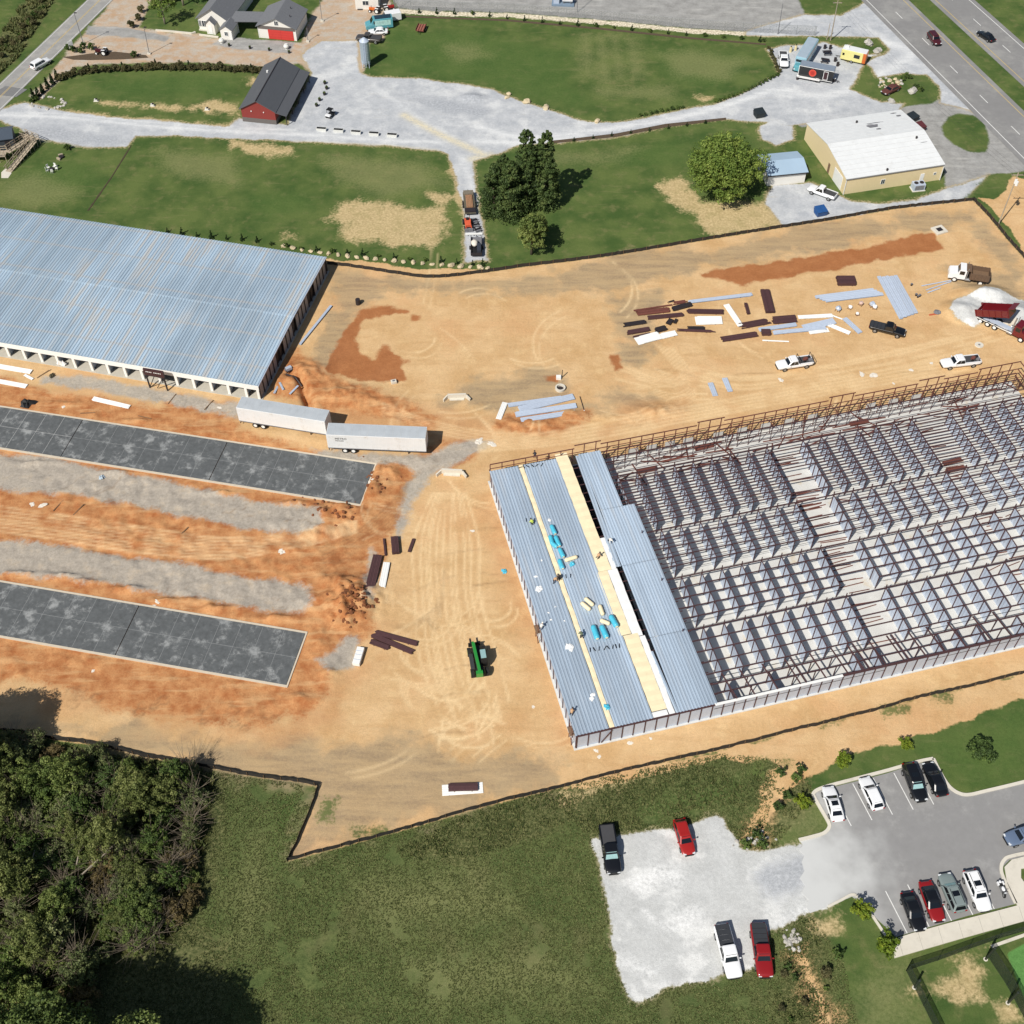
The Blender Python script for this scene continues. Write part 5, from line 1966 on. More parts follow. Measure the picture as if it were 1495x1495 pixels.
M_GPOST = pm('black_green_post', srgb(38, 46, 38), .6)
M_ZPOST = pm('zinc_post', srgb(150, 154, 156), .5, .3)
q13 = lambda ps: [(1300 + x / 7.667, 1330 + y / 7.667) for x, y in ps]
link_fence(q13([(175, 670), (430, 590), (690, 500), (940, 405), (1080, 350), (1400, 255), (1900, 110)]), 'green chain-link fence along the pale pavement', 1.8, 4.0, M_LINK, M_GPOST)
link_fence(q13([(175, 670), (270, 855), (420, 1170), (560, 1450)]), 'green chain-link fence running down beside the mown strip', 1.8, 4.0, M_LINK, M_GPOST)
link_fence(q13([(1080, 500), (1185, 640), (1330, 880), (1440, 1090), (1600, 1400)]), 'green chain-link fence along the bright sports turf', 2.4, 3.6, M_LINK, M_GPOST)
for (x, y), lab in (((1065, 540), 'thick black post at the turf corner by the pavement'), ((1315, 1030), 'thick black post halfway along the turf fence'), ((268, 858), 'thick black post in the fence by the mown strip')):
    p = at(*q13([(x, y)])[0])
    t = thing('net_post', lab, 'post', p)
    hh = 3.6 if x > 500 else 2.4
    MB().cyl((0, 0, 0), (0, 0, hh), .13, .13, 10).build('shaft', M_GPOST, t)
    MB().cyl((0, 0, hh), (0, 0, hh + .08), .16, .1, 10).build('cap', M_GPOST, t)
    MB().cyl((0, 0, -.05), (0, 0, .06), .28, .25, 10).build('footing', M_CONC, t)

kerb(poly(q13([(1130, 400), (1300, 340), (1500, 270), (1900, 150)])), .35, .08, smooth=False)
link_fence([(575, 13), (640, 16.5), (740, 18.5), (874, 28.5), (1007, 41.5), (1140, 49.5), (1190, 52)], 'tall grey chain-link fence of the works yard', 2.2, 4.0, M_LINKG, M_ZPOST, .035)

# ================================================================ vehicles
def paint(name, col, metal=.0, rough=.32):
    return pm('paint_' + name, col, rough, metal, var=.04, scale=1, coat=.6)


P_WHITE = paint('white', srgb(236, 237, 238))
P_BLACK = paint('black', srgb(20, 21, 24))
P_RED = paint('red', srgb(140, 26, 28))
P_CRIM = paint('crimson', srgb(160, 34, 30))
P_WINE = paint('wine', srgb(104, 24, 32))
P_MAR = paint('maroon', srgb(74, 26, 32))
P_SAGE = paint('grey_green', srgb(128, 140, 138))
P_BLUEG = paint('slate_blue', srgb(96, 112, 136))
P_CHAR = paint('charcoal', srgb(72, 68, 66))
P_TEAL = paint('teal', srgb(92, 160, 172))
P_SKY = paint('sky_blue', srgb(150, 190, 206))
P_YEL = paint('pale_yellow', srgb(224, 217, 142))
P_ORG = paint('orange', srgb(206, 104, 40))
P_GRN = paint('machine_green', srgb(46, 142, 60))
M_GLASS = pm('car_glass', srgb(22, 26, 30), .06, var=.05, spec=.9)
M_SHADE = pm('sun_shade', srgb(168, 206, 204), .35, .3, var=.15, scale=6, bump=.6)
M_TYRE = pm('tyre', srgb(30, 29, 28), .9, var=.1)
M_RIM = pm('rim', srgb(160, 162, 164), .35, .6, var=.05)
M_LAMP = pm('head_lamp', srgb(222, 226, 228), .1, var=.03, spec=.9)
M_TAIL = pm('tail_lamp', srgb(150, 16, 16), .2, var=.05)
M_TRIMB = pm('black_trim', srgb(28, 28, 29), .6, var=.1)
M_COVER = pm('bed_cover', srgb(52, 54, 58), .55, var=.08)
M_BEDL = pm('bed_liner', srgb(66, 66, 68), .7, var=.1)

WH = {}


def wheel(t, x, y, r=.36, wd=.26, rim=M_RIM):
    k = (round(r, 2), round(wd, 2), rim.name)
    if k not in WH:
        a = MB()
        a.cyl((0, -wd / 2, 0), (0, wd / 2, 0), r, r, 20)
        b = MB()
        for s in (-1, 1):
            b.cyl((0, s * (wd / 2 - .01), 0), (0, s * (wd / 2 + .015), 0), r * .62, r * .55, 14)
        WH[k] = (a.mesh('tyre', M_TYRE, False), b.mesh('rim', rim))
    w0 = inst('wheel', WH[k][0], t, (x, y, r))
    inst('rim', WH[k][1], w0, (0, 0, 0))
    return w0


def shell(stations, zb=.28):
    """body shell: list of (x, half width, belt z, shoulder drop)"""
    rings = []
    for x, hw_, zt, lift in stations:
        z0 = zb + lift
        rings.append([(x, -hw_ * .9, z0), (x, -hw_, z0 + .12), (x, -hw_, zt - .2), (x, -hw_ * .96, zt - .06), (x, -hw_ * .82, zt), (x, 0, zt + .03),
                      (x, hw_ * .82, zt), (x, hw_ * .96, zt - .06), (x, hw_, zt - .2), (x, hw_, z0 + .12), (x, hw_ * .9, z0)])
    return MB().loft(rings)


def cabin(xb, xt, yb, yt, zb, zt):
    """greenhouse: base x range, top x range, half widths, heights"""
    rings = []
    for x0, x1, y, z in ((xb[0], xb[1], yb, zb), (xb[0] * .18 + xt[0] * .82, xb[1] * .18 + xt[1] * .82, yb * .18 + yt * .82, zb + (zt - zb) * .84), (xt[0], xt[1], yt, zt - .03), (xt[0] + .14, xt[1] - .14, yt - .12, zt)):
        c = .14
        rings.append([(x0 + c, -y, z), (x1 - c, -y, z), (x1, -y + c, z), (x1, y - c, z), (x1 - c, y, z), (x0 + c, y, z), (x0, y - c, z), (x0, -y + c, z)])
    m = MB()
    m.loft(rings)
    return m


def patch(mb, c, a=.06, off=.012):
    """glass laid on a four-cornered facet: corners in order, inset and pushed out"""
    c = [Vector(p) for p in c]
    ce = sum(c, Vector()) / 4
    n = (c[1] - c[0]).cross(c[3] - c[0]).normalized()
    q = [p + (ce - p) * a + n * off for p in c]
    qb = [p - n * (off + .02) for p in q]
    mb.add(q + qb, [(0, 1, 2, 3), (7, 6, 5, 4), (0, 4, 5, 1), (1, 5, 6, 2), (2, 6, 7, 3), (3, 7, 4, 0)])
    return mb


def put(rear, front, z=.8):
    """ground location and heading from the photo pixels of a vehicle's ends"""
    a, b = at(*rear, z), at(*front, z)
    d = b - a
    c = (a + b) / 2
    return Vector((c.x, c.y, 0)), math.atan2(d.y, d.x), d.length


def car(rear, front, label, body, kind='sedan', group=None, length=None, roof=None, shade=False, sun=False, bed=None, zlev=.8, cat=None, rails=False, rack=False):
    loc, rz, L0 = put(rear, front, zlev)
    loc.z = gz(loc.x, loc.y) * .5 + (.045 if kind != 'x' and in_lot(loc) else 0.0)
    L = length or {'sedan': 4.8, 'suv': 4.85, 'hatch': 4.4, 'pickup': 6.15}[kind]
    nm = {'sedan': 'car', 'hatch': 'car', 'suv': 'sport_utility_vehicle', 'pickup': 'pickup_truck'}[kind]
    t = thing(nm, label, cat or {'sedan': 'car', 'hatch': 'car', 'suv': 'car', 'pickup': 'pickup'}[kind], loc, rz, group)
    h = L / 2
    if kind == 'pickup':
        W = .99
        zt = 1.12
        st = [(-h, .9, zt - .08, .25), (-h + .06, .96, zt, .2), (-h * .55, W, zt, .1), (0.05, W, zt, .08), (h * .3, W, zt + .02, .08), (h * .44, W, zt + .04, .08), (h * .86, W * .97, zt - .04, .1), (h * .96, W * .92, zt - .12, .15), (h, W * .84, zt - .3, .22)]
        bed_x = (-h + .1, -h * .16)
        b = shell(st, .38)
        bo = b.build('body', body, t)
        # open or covered load bed
        if bed == 'cover':
            cv = MB()
            for i in range(4):
                x0, x1 = bed_x[0] + (bed_x[1] - bed_x[0]) * i / 4, bed_x[0] + (bed_x[1] - bed_x[0]) * (i + 1) / 4
                cv.bx(x0 + .02, x1 - .02, -.82, .82, zt + .02, zt + .075)
            cv.build('bed_cover', M_COVER, t)
        else:
            MB().bx(bed_x[0], bed_x[1], -.8, .8, zt + .01, zt + .045).build('load_bed', M_BEDL, t)
            rl = MB()
            for y in (-.88, .88):
                rl.bx(bed_x[0] - .05, bed_x[1], y - .08, y + .08, zt, zt + .13)
            rl.bx(bed_x[0] - .1, bed_x[0] + .0, -.9, .9, zt - .2, zt + .13)
            rl.build('bed_rail', body, t)
            if bed == 'tools':
                for i, (x, y, s) in enumerate(((.35, -.4, .5), (.35, .35, .6), (1.1, 0, .7), (1.4, .5, .4))):
                    MB().box((bed_x[0] + x, y, zt + .05 + s * .25), (s, s * .8, s * .5), rnd.random()).build('tool_box', (M_DARK, M_STAIN, M_RUST, M_TRIMB)[i], t)
        xb, xt = (-h * .17, h * .46), (-h * .10, h * .26)
        yb, yt, zr = .93, .76, 1.88
        r_w = .41
        wx = h * .62
    else:
        W = .92 if kind != 'suv' else .96
        zt = {'sedan': .92, 'hatch': .95, 'suv': 1.08}[kind]
        st = [(-h, W * .72, zt - .22, .2), (-h + .07, W * .86, zt - .06, .14), (-h * .82, W * .96, zt, .06), (-h * .4, W, zt, 0), (h * .3, W, zt - .0, 0), (h * .5, W * .99, zt - .04, 0), (h * .8, W * .94, zt - .13, .04), (h * .93, W * .84, zt - .22, .08), (h, W * .62, zt - .36, .16)]
        b = shell(st, .24 if kind != 'suv' else .3)
        bo = b.build('body', body, t)
        if kind == 'sedan':
            xb, xt, zr = (-h * .74, h * .40), (-h * .42, h * .06), 1.42
        elif kind == 'hatch':
            xb, xt, zr = (-h * .92, h * .42), (-h * .68, h * .10), 1.48
        else:
            xb, xt, zr = (-h * .94, h * .42), (-h * .80, h * .16), 1.72
        yb, yt = W * .9, W * .7
        r_w = .34 if kind != 'suv' else .38
        wx = h * .60
    bo.data.polygons.foreach_set('use_smooth', [True] * len(bo.data.polygons))
    sb = bo.modifiers.new('round', 'SUBSURF')
    sb.levels = sb.render_levels = 1
    cb = cabin(xb, xt, yb, yt, zt - .04, zr)
    cb.build('cabin', roof or body, t)
    z0, z1 = zt + .02, zr - .05
    f0 = .06
    lx = lambda f, i: xb[i] + (xt[i] - xb[i]) * f
    ly = lambda f: yb + (yt - yb) * f
    patch(MB(), [(xb[1], -yb + .14, zt), (xb[1], yb - .14, zt), (xt[1] - .0, yt - .12, zr - .03), (xt[1] - .0, -yt + .12, zr - .03)], .05).build('windscreen', M_SHADE if shade else M_GLASS, t)
    patch(MB(), [(xb[0], yb - .14, zt), (xb[0], -yb + .14, zt), (xt[0], -yt + .12, zr - .03), (xt[0], yt - .12, zr - .03)], .08).build('rear_window', M_GLASS, t)
    mids = [.5] if kind == 'pickup' else [.36, .68] if kind == 'suv' else [.5]
    cuts = [0.0] + mids + [1.0]
    for s in (-1, 1):
        for c0, c1 in zip(cuts[:-1], cuts[1:]):
            X0b, X1b = xb[0] + .14 + (xb[1] - xb[0] - .28) * c0, xb[0] + .14 + (xb[1] - xb[0] - .28) * c1
            X0t, X1t = xt[0] + .12 + (xt[1] - xt[0] - .24) * c0, xt[0] + .12 + (xt[1] - xt[0] - .24) * c1
            q = [(X0b, s * yb, zt + .03), (X1b, s * yb, zt + .03), (X1t, s * yt, zr - .06), (X0t, s * yt, zr - .06)]
            if s > 0:
                q = [q[1], q[0], q[3], q[2]]
            patch(MB(), q, .07).build('side_window', M_GLASS, t)
        MB().box((xb[1] - .28, s * (W + .1), zt + .08), (.14, .22, .16)).build('mirror', body, t, bevel=.03)
        MB().box((h - .16 if kind != 'pickup' else h - .1, s * W * .62, zt - .3 if kind != 'pickup' else zt - .28), (.2, .36, .14)).build('headlight', M_LAMP, t, bevel=.02)
        MB().box((-h + .05, s * W * .72, zt - .16), (.1, .26, .2)).build('tail_light', M_TAIL, t, bevel=.02)
        for x in (-wx, wx):
            wheel(t, x, s * (W - .12), r_w)
    MB().box((h - .02, 0, .52), (.14, W * 1.2, .22)).build('grille', M_TRIMB, t)
    if sun:
        xm = xt[1] * .62 + xt[0] * .38
        MB().bx(xm - .32, xm + .32, -.42, .42, zr - .02, zr + .012).build('sunroof', M_GLASS, t)
    if rails:
        for s in (-1, 1):
            MB().bar((xt[0] + .2, s * (yt - .14), zr + .05), (xt[1] - .25, s * (yt - .14), zr + .05), .05).build('roof_rail', M_TRIMB, t)
    if rack:
        for x in (bed_x[0] + .1, bed_x[1] - .15):
            for s in (-1, 1):
                MB().bar((x, s * .88, zt), (x, s * .88, 1.95), .07).build('rack_post', M_DARK, t)
            MB().bar((x, -.9, 1.95), (x, .9, 1.95), .07).build('rack_bar', M_DARK, t)
    return t


_lotp = poly(LOTP)


def in_lot(p):
    c = False
    n = len(_lotp)
    for i in range(n):
        a, b = _lotp[i], _lotp[(i + 1) % n]
        if (a[1] > p.y) != (b[1] > p.y) and p.x < (b[0] - a[0]) * (p.y - a[1]) / (b[1] - a[1]) + a[0]:
            c = not c
    return c


Z7 = lambda x, y: (820 + x / 3.7375, 1095 + y / 3.7375)
Z8 = lambda x, y: (1145 + x / 3.737, 1095 + y / 3.737)
Z4 = lambda x, y: (1095 + x / 3.7375, y / 3.7375)
ZA = lambda x, y: (1095 + x / 3.7375, 370 + y / 3.7375)
ZB = lambda x, y: (370 + x / 3.7375, y / 3.7375)
car(Z7(242, 415), Z7(285, 670), 'black pickup with silver sunshade alone at the gravel edge', P_BLACK, 'pickup', shade=True)
car(Z7(640, 375), Z7(700, 570), 'dark red hatchback parked on the white gravel', P_CRIM, 'hatch', length=4.7)
car(Z7(868, 950), Z7(948, 1245), 'white pickup with black folding bed cover on white gravel', P_WHITE, 'pickup', bed='cover')
car(Z7(1068, 940), Z7(1115, 1245), 'red pickup with dark bed beside the white pickup', P_RED, 'pickup', bed='cover')
car(Z8(297, 385), Z8(238, 197), 'white sedan with sunroof by the rounded kerb', P_WHITE, 'sedan', sun=True)
car(Z8(515, 318), Z8(437, 152), 'white hatchback with dark rear glass between two empty bays', P_WHITE, 'hatch', length=4.6)
car(Z8(672, 72), Z8(752, 280), 'large black sport utility vehicle with silver sunshade', P_BLACK, 'suv', length=5.2, shade=True, sun=True)
car(Z8(862, 243), Z8(785, 70), 'black sedan beside the kerb corner and the large black vehicle', P_BLACK, 'sedan')
car(Z8(672, 790), Z8(740, 968), 'black sedan between a red car and an empty bay', P_BLACK, 'sedan', length=4.6)
car(Z8(770, 725), Z8(845, 925), 'red car with black roof among the parked row', P_RED, 'sedan', roof=P_BLACK, length=4.9)
car(Z8(960, 882), Z8(872, 675), 'grey-green sport utility vehicle with folded sunshade', P_SAGE, 'suv', shade=True, sun=True, rails=True)
car(Z8(1005, 655), Z8(1102, 880), 'white sport utility vehicle with roof rails by the motorcycle', P_WHITE, 'suv', sun=True, rails=True, length=5.0)
car((1522, 1211), (1467, 1227), 'slate blue sport utility vehicle by the curved kerb', P_BLUEG, 'suv', sun=True)
car(ZA(342, 582), ZA(140, 612), 'white pickup with black ladder rack in the dirt yard', P_WHITE, 'pickup', bed='tools', rack=True)
car(ZA(1262, 578), ZA(1033, 602), 'white pickup with loaded bed near the steel frame', P_WHITE, 'pickup', bed='tools', length=6.6)
car(ZA(660, 388), ZA(840, 432), 'black pickup beside the stacked grey roof sheets', P_BLACK, 'pickup', bed='cover')
car((50, 97), (68, 87), 'white sport utility vehicle driving on the country road', P_WHITE, 'suv')
car(Z4(985, 182), Z4(1028, 236), 'maroon car driving on the highway', P_MAR, 'suv')
car(Z4(1320, 212), Z4(1258, 172), 'black car driving on the far carriageway', P_BLACK, 'sedan', length=4.9)
car(Z4(178, 285), Z4(188, 362), 'white pickup parked beside the pale blue bus', P_WHITE, 'pickup', length=5.6)
car(Z4(462, 1072), Z4(328, 1022), 'white pickup outside the white roller door', P_WHITE, 'pickup', length=5.7)
car(ZB(735, 165), ZB(624, 168), 'white sedan between the teal van and the silo', P_WHITE, 'sedan', length=4.5)
car(ZB(698, 215), ZB(560, 200), 'charcoal pickup behind the steel silo', P_CHAR, 'pickup', length=5.8)


def van(rear, front, label, col, L, W, H, nm='van', nose=True, win=True):
    loc, rz, _ = put(rear, front, 1.2)
    t = thing(nm, label, 'van', loc, rz)
    h = L / 2
    b = MB()
    prof = [(-h, .35), (-h, H - .08), (-h + .1, H), (h * .42, H), (h * .62, H * .62), (h * .95, H * .5), (h, H * .38), (h, .35)]
    rings = []
    for y, s in ((-W / 2, .97), (-W / 2 + .08, 1), (W / 2 - .08, 1), (W / 2, .97)):
        rings.append([(x * (1 if abs(y) < W / 2 else .985), y, .35 + (z - .35) * s) for x, z in prof])
    b.loft(rings)
    b.build('body', col, t)
    patch(MB(), [(h * .62, -W / 2 + .1, H * .64), (h * .62, W / 2 - .1, H * .64), (h * .43, W / 2 - .14, H - .06), (h * .43, -W / 2 + .14, H - .06)], .04).build('windscreen', M_GLASS, t)
    for s in (-1, 1):
        MB().bx(h * .1, h * .42, s * W / 2 - .02, s * W / 2 + .02, H * .58, H * .86).build('side_window', M_GLASS, t)
        MB().box((h - .02, s * W * .36, H * .36), (.1, .3, .18)).build('headlight', M_LAMP, t)
        MB().box((-h, s * W * .42, .9), (.06, .15, .4)).build('tail_light', M_TAIL, t)
        for x in (-h * .6, h * .62):
            wheel(t, x, s * (W / 2 - .14), .36)
    return t


t = van((571, 31), (535, 35), 'teal delivery van with pale printed side near white sedan', P_TEAL, 6.2, 2.1, 2.5)
MB().bx(-2.6, 1.0, 1.055, 1.07, 1.0, 2.2).build('side_print', pm('print_pale', srgb(176, 214, 208), .5, var=.3, scale=2), t)
MB().bx(-2.8, .9, -.9, .9, 2.505, 2.53).build('roof_panel', pm('dark_teal', srgb(38, 58, 72), .4), t)
van((578, 21), (560, 24), 'white van half hidden behind the teal van', P_WHITE, 5.0, 1.9, 2.0)

# ---- semi trailers
lastt = []


def semi(a, b, label, text):
    """a rear px, b front px along the lower near edge (z=1.1)"""
    p, q = at(*a, 1.15), at(*b, 1.15)
    d = (q - p)
    rz = math.atan2(d.y, d.x)
    L = d.length
    n = Vector((-math.sin(rz), math.cos(rz), 0))
    W, H0, H1 = 2.6, 1.15, 4.05
    c = (p + q) / 2 + n * W / 2
    t = thing('semi_trailer', label, 'trailer', (c.x, c.y, 0), rz)
    h = L / 2
    MB().bx(-h, h, -W / 2, W / 2, H0, H1).build('box_body', pm('trailer_white', srgb(226, 227, 226), .45, var=.05, scale=.6, dirt=(srgb(192, 184, 170), .5, .5, .8)), t, bevel=.04)
    rp = MB()
    k = int(L / 1.2)
    for i in range(k):
        x0, x1 = -h + .05 + (L - .1) * i / k, -h + .05 + (L - .1) * (i + 1) / k
        rp.add([(x0, -W / 2 + .06, H1 + .01), (x1 - .03, -W / 2 + .06, H1 + .01), (x1 - .03, 0, H1 + .03), (x0, 0, H1 + .03), (x1 - .03, W / 2 - .06, H1 + .01), (x0, W / 2 - .06, H1 + .01)], [(0, 1, 2, 3), (3, 2, 4, 5)])
    rp.build('roof_skin', pm('trailer_roof', srgb(196, 202, 206), .45, .2, var=.1, scale=.8), t)
    rb2 = MB()
    for i in range(int(L / .6)):
        x = -h + .3 + i * .6
        rb2.bx(x - .02, x + .02, -W / 2 - .012, -W / 2, H0 + .15, H1 - .12)
    rb2.build('side_rib', P_WHITE, t)
    MB().bx(-h + .02, h - .02, -W / 2 - .02, W / 2 + .02, H0 - .1, H0 + .06).build('floor_rail', M_STAIN, t)
    for s in (-.62, .62):
        MB().bx(-h - .03, -h, s - .58, s + .58, H0 + .1, H1 - .1).build('rear_door', P_WHITE, t)
    for x in (-h + 2.6, -h + 3.9):
        for s in (-1, 1):
            wheel(t, x, s * 1.0, .5, .5, M_WSTEEL)
    for s in (-.8, .8):
        MB().bar((h - 2.9, s, 0), (h - 2.9, s, H0), .14).build('landing_leg', M_DARK, t)
    MB().bx(-h + .05, -h + .15, -1.2, 1.2, .5, .62).build('bumper', M_DARK, t)
    if text:
        for txt, z, s in (('METRO', 2.75, .55), ('TRAILER', 2.35, .36)):
            cu = bpy.data.curves.new('lettering', 'FONT')
            cu.body = txt
            cu.size = s
            cu.extrude = .004
            ob = bpy.data.objects.new('lettering', cu)
            me = None
            COL.objects.link(ob)
            bpy.context.view_layer.update()
            me = bpy.data.meshes.new_from_object(ob.evaluated_get(bpy.context.evaluated_depsgraph_get()))
            bpy.data.objects.remove(ob)
            me.materials.clear()
            me.materials.append(M_TRIMB)
            lo = inst('lettering', me, t, (-h + 1.3, -W / 2 - .02, z + .35), rot=(math.pi / 2, 0, 0))
    return t


semi((349, 614), (477, 634.5), 'white box trailer end to end behind a lettered trailer', False)
semi((479, 653.5), (622.5, 659.5), 'white box trailer with black lettering on its side', True)


# ---- dump trucks
def dumper(rear, front, label, colr, bedcol, raised, L, axles):
    loc, rz, _ = put(rear, front, 1.0)
    loc.z = 0
    t = thing('dump_truck', label, 'truck', loc, rz)
    h = L / 2
    MB().bx(-h + .3, h - .3, -.45, .45, .65, .95).build('chassis', M_TRIMB if not raised else M_GALV, t)
    b = MB()
    cw = 1.12
    prof = [(h - 2.9, .8), (h - 2.9, 2.65), (h - 2.75, 2.75), (h - 1.75, 2.72), (h - 1.45, 1.95), (h - .15, 1.7), (h, 1.45), (h, .7)]
    b.loft([[(x, -cw, z) for x, z in prof], [(x, -cw + .01, z) for x, z in prof], [(x, cw - .01, z) for x, z in prof], [(x, cw, z) for x, z in prof]])
    b.build('cab', colr, t, bevel=.05)
    patch(MB(), [(h - 1.45, -.95, 1.98), (h - 1.45, .95, 1.98), (h - 1.74, .9, 2.68), (h - 1.74, -.9, 2.68)], .04).build('windscreen', M_GLASS, t)
    for s in (-1, 1):
        MB().bx(h - 2.6, h - 1.75, s * cw - .015, s * cw + .015, 1.75, 2.5).build('side_window', M_GLASS, t)
        MB().box((h - .02, s * .85, 1.05), (.1, .3, .22)).build('headlight', M_LAMP, t)
        MB().bar((h - 3.1, s * 1.0, .9), (h - 3.1, s * 1.0, 3.1), .13).build('exhaust_stack', M_RIM, t)
        MB().cyl((h - 3.9, s * .85, .75), (h - 2.95, s * .85, .75), .3, .3, 14).build('fuel_tank', M_RIM, t)
    for x in axles:
        for s in (-1, 1):
            wheel(t, -h + x, s * .95, .5, .4, M_WSTEEL)
    bl = L - 3.6
    bed = bpy.data.objects.new('dump_bed', None)
    m = MB()
    hw2, bh_ = 1.2, 1.35
    m.bx(0, bl, -hw2, hw2, 0, .1)
    for s in (-1, 1):
        m.bx(0, bl, s * hw2 - .06, s * hw2 + .06, 0.1, bh_)
        for i in range(6):
            x = .2 + i * (bl - .4) / 5
            m.bx(x - .06, x + .06, s * (hw2 + .1) - .05, s * (hw2 + .1) + .05, .05, bh_)
    m.bx(bl - .1, bl, -hw2, hw2, .1, bh_ + .3)
    m.bx(bl - .1, bl + .9, -hw2 + .1, hw2 - .1, bh_ + .25, bh_ + .33)
    if not raised:
        m.bx(-.06, .0, -hw2, hw2, .1, bh_)
    bo = m.build('dump_bed', bedcol, t)
    bo.location = (-h, 0, 1.05)
    if raised:
        bo.rotation_euler = (0, -math.radians(26), 0)
        tl_ = MB().bx(-.1, -.04, -hw2, hw2, -.9, .35).build('tailgate', bedcol, t)
        tl_.location = (-h, 0, 2.2)
        MB().bar((h - 3.4, 0, 1.0), (h - 3.3, 0, 3.4), .22).build('hoist_ram', M_RIM, t)
        MB().bx(-h, h - 3.4, -1.15, -1.05, .9, 1.0).build('frame_rail', M_WSTEEL, t)
    else:
        ld_ = MB()
        ld_.bx(.05, bl - .15, -hw2 + .1, hw2 - .1, .1, .5)
        lo_ = ld_.build('load', pm('spoil_load', srgb(116, 92, 70), .95, var=.2, scale=4, bump=.8), t)
        lo_.location = (-h, 0, 1.05)
    for s in (-1, 1):
        MB().box((-h + .4, s * .95, .55), (.05, .5, .5)).build('mud_flap', M_TRIMB, t)
    return t


dumper(ZA(1285, 135), ZA(1095, 105), 'white dump truck with brown load bed by the grey spoil', P_WHITE, pm('rust_bed', srgb(104, 82, 64), .8, var=.2, scale=3), False, 6.9, (1.2, 5.7))
dumper((1431, 458), (1503, 492), 'dark red dump truck tipping white stone', P_WINE, P_WINE, True, 9.6, (1.0, 2.3, 3.6, 8.4))

# ---- bus, food trailers
loc, rz, L0 = put((1191, 56), (1160, 106), 1.6)
bus = thing('bus', 'pale blue old bus with teal bonnet parked behind the black food trailer', 'bus', loc, rz)
h = 5.4
MB().bx(-h, h - 1.6, -1.22, 1.22, .55, 2.95).build('body', P_SKY, bus, bevel=.12)
MB().bx(-h + .1, h - 1.75, -1.05, 1.05, 2.96, 3.05).build('roof_skin', pm('bus_roof', srgb(168, 184, 196), .45, .1, var=.08, scale=1), bus, bevel=.03)
MB().bx(h - 1.62, h, -.95, .95, .55, 1.75).build('bonnet', P_TEAL, bus, bevel=.15)
patch(MB(), [(h - 1.6, -1.05, 1.85), (h - 1.6, 1.05, 1.85), (h - 1.62, 1.05, 2.8), (h - 1.62, -1.05, 2.8)], .02).build('windscreen', M_GLASS, bus)
for s in (-1, 1):
    for i in range(9):
        x = -h + .35 + i * .95
        MB().bx(x, x + .75, s * 1.22 - .015, s * 1.22 + .015, 1.75, 2.5).build('side_window', M_GLASS, bus)
    MB().box((h - .02, s * .75, 1.0), (.1, .25, .25)).build('headlight', M_LAMP, bus)
    for x in (-h + 2.4, h - .9):
        wheel(bus, x, s * 1.02, .48, .3)
loc, rz, L0 = put((1166, 100), (1219, 110), 1.6)
ft = thing('food_trailer', 'black food trailer with round red emblem and white trim', 'trailer', loc, rz)
h = L0 / 2 - .2
MB().bx(-h, h, -1.2, 1.2, .6, 3.0).build('body', P_BLACK, ft, bevel=.06)
MB().bx(-h + .05, h - .05, -1.12, 1.12, 3.005, 3.06).build('roof_skin', pm('grey_roof_skin', srgb(130, 142, 156), .5, var=.1, scale=1.5), ft)
for z in (.62, 2.98):
    MB().bx(-h, h, -1.235, -1.2, z - .05, z + .05).build('trim', M_TRIM, ft)
MB().bx(-h - .02, -h + .08, -1.24, -1.19, .6, 3.0).build('trim', M_TRIM, ft)
em = MB()
em.cyl((-.7, -1.235, 1.85), (-.7, -1.205, 1.85), .78, .78, 20)
em.build('emblem', pm('emblem_red', srgb(214, 84, 66), .5, var=.05), ft)
em = MB()
em.cyl((-.7, -1.245, 1.85), (-.7, -1.236, 1.85), .62, .62, 20)
em.build('emblem_ring', pm('emblem_red_deep', srgb(190, 58, 46), .5, var=.08), ft)
em = MB()
for z in (1.6, 1.85, 2.1):
    em.bx(-1.0, -.4, -1.25, -1.246, z - .05, z + .05)
em.build('emblem_mark', pm('emblem_dark', srgb(120, 30, 26), .5), ft)
MB().bx(1.6, 2.6, -1.23, -1.2, .8, 2.7).build('door', M_TRIM, ft)
MB().bx(1.7, 2.5, -1.24, -1.231, .9, 2.6).build('door_panel', pm('door_dark', srgb(60, 36, 40), .5), ft)
MB().bx(-h, h * .3, -1.9, -1.2, .66, .72).build('serving_shelf', M_TRIM, ft)
for x in (-.6, .5):
    for s in (-1, 1):
        wheel(ft, x, s * 1.0, .36)
MB().bar((h, 0, .5), (h + 1.4, 0, .45), .12).build('drawbar', M_DARK, ft)
MB().bar((h + 1.0, 0, 0), (h + 1.0, 0, .45), .08).build('jockey_wheel', M_DARK, ft)
loc, rz, L0 = put((1230, 76), (1265, 84), 1.5)
yt_ = thing('yellow_trailer', 'yellow food trailer with white roof and orange end', 'trailer', loc, rz)
h = L0 / 2 + .1
MB().bx(-h, h - .7, -1.1, 1.1, .5, 2.7).build('body', P_YEL, yt_, bevel=.1)
MB().bx(h - .7, h, -1.1, 1.1, .5, 2.68).build('end_section', P_ORG, yt_, bevel=.1)
MB().bx(-h + .1, h - .1, -1.0, 1.0, 2.705, 2.8).build('roof_skin', M_WROOF, yt_, bevel=.04)
MB().box((-h + .9, .2, 2.95), (.7, .7, .3)).build('roof_unit', M_TRIM, yt_)
MB().bx(.1, 1.4, -1.12, -1.1, 1.35, 2.15).build('serving_hatch', M_GLASS, yt_)
MB().bx(-h + .35, -h + .8, -1.12, -1.1, 1.5, 2.0).build('window', M_GLASS, yt_)
for s in (-1, 1):
    wheel(yt_, -.2, s * .98, .34)
MB().bar((-h, 0, .5), (-h - 1.2, 0, .45), .1).build('drawbar', M_DARK, yt_)


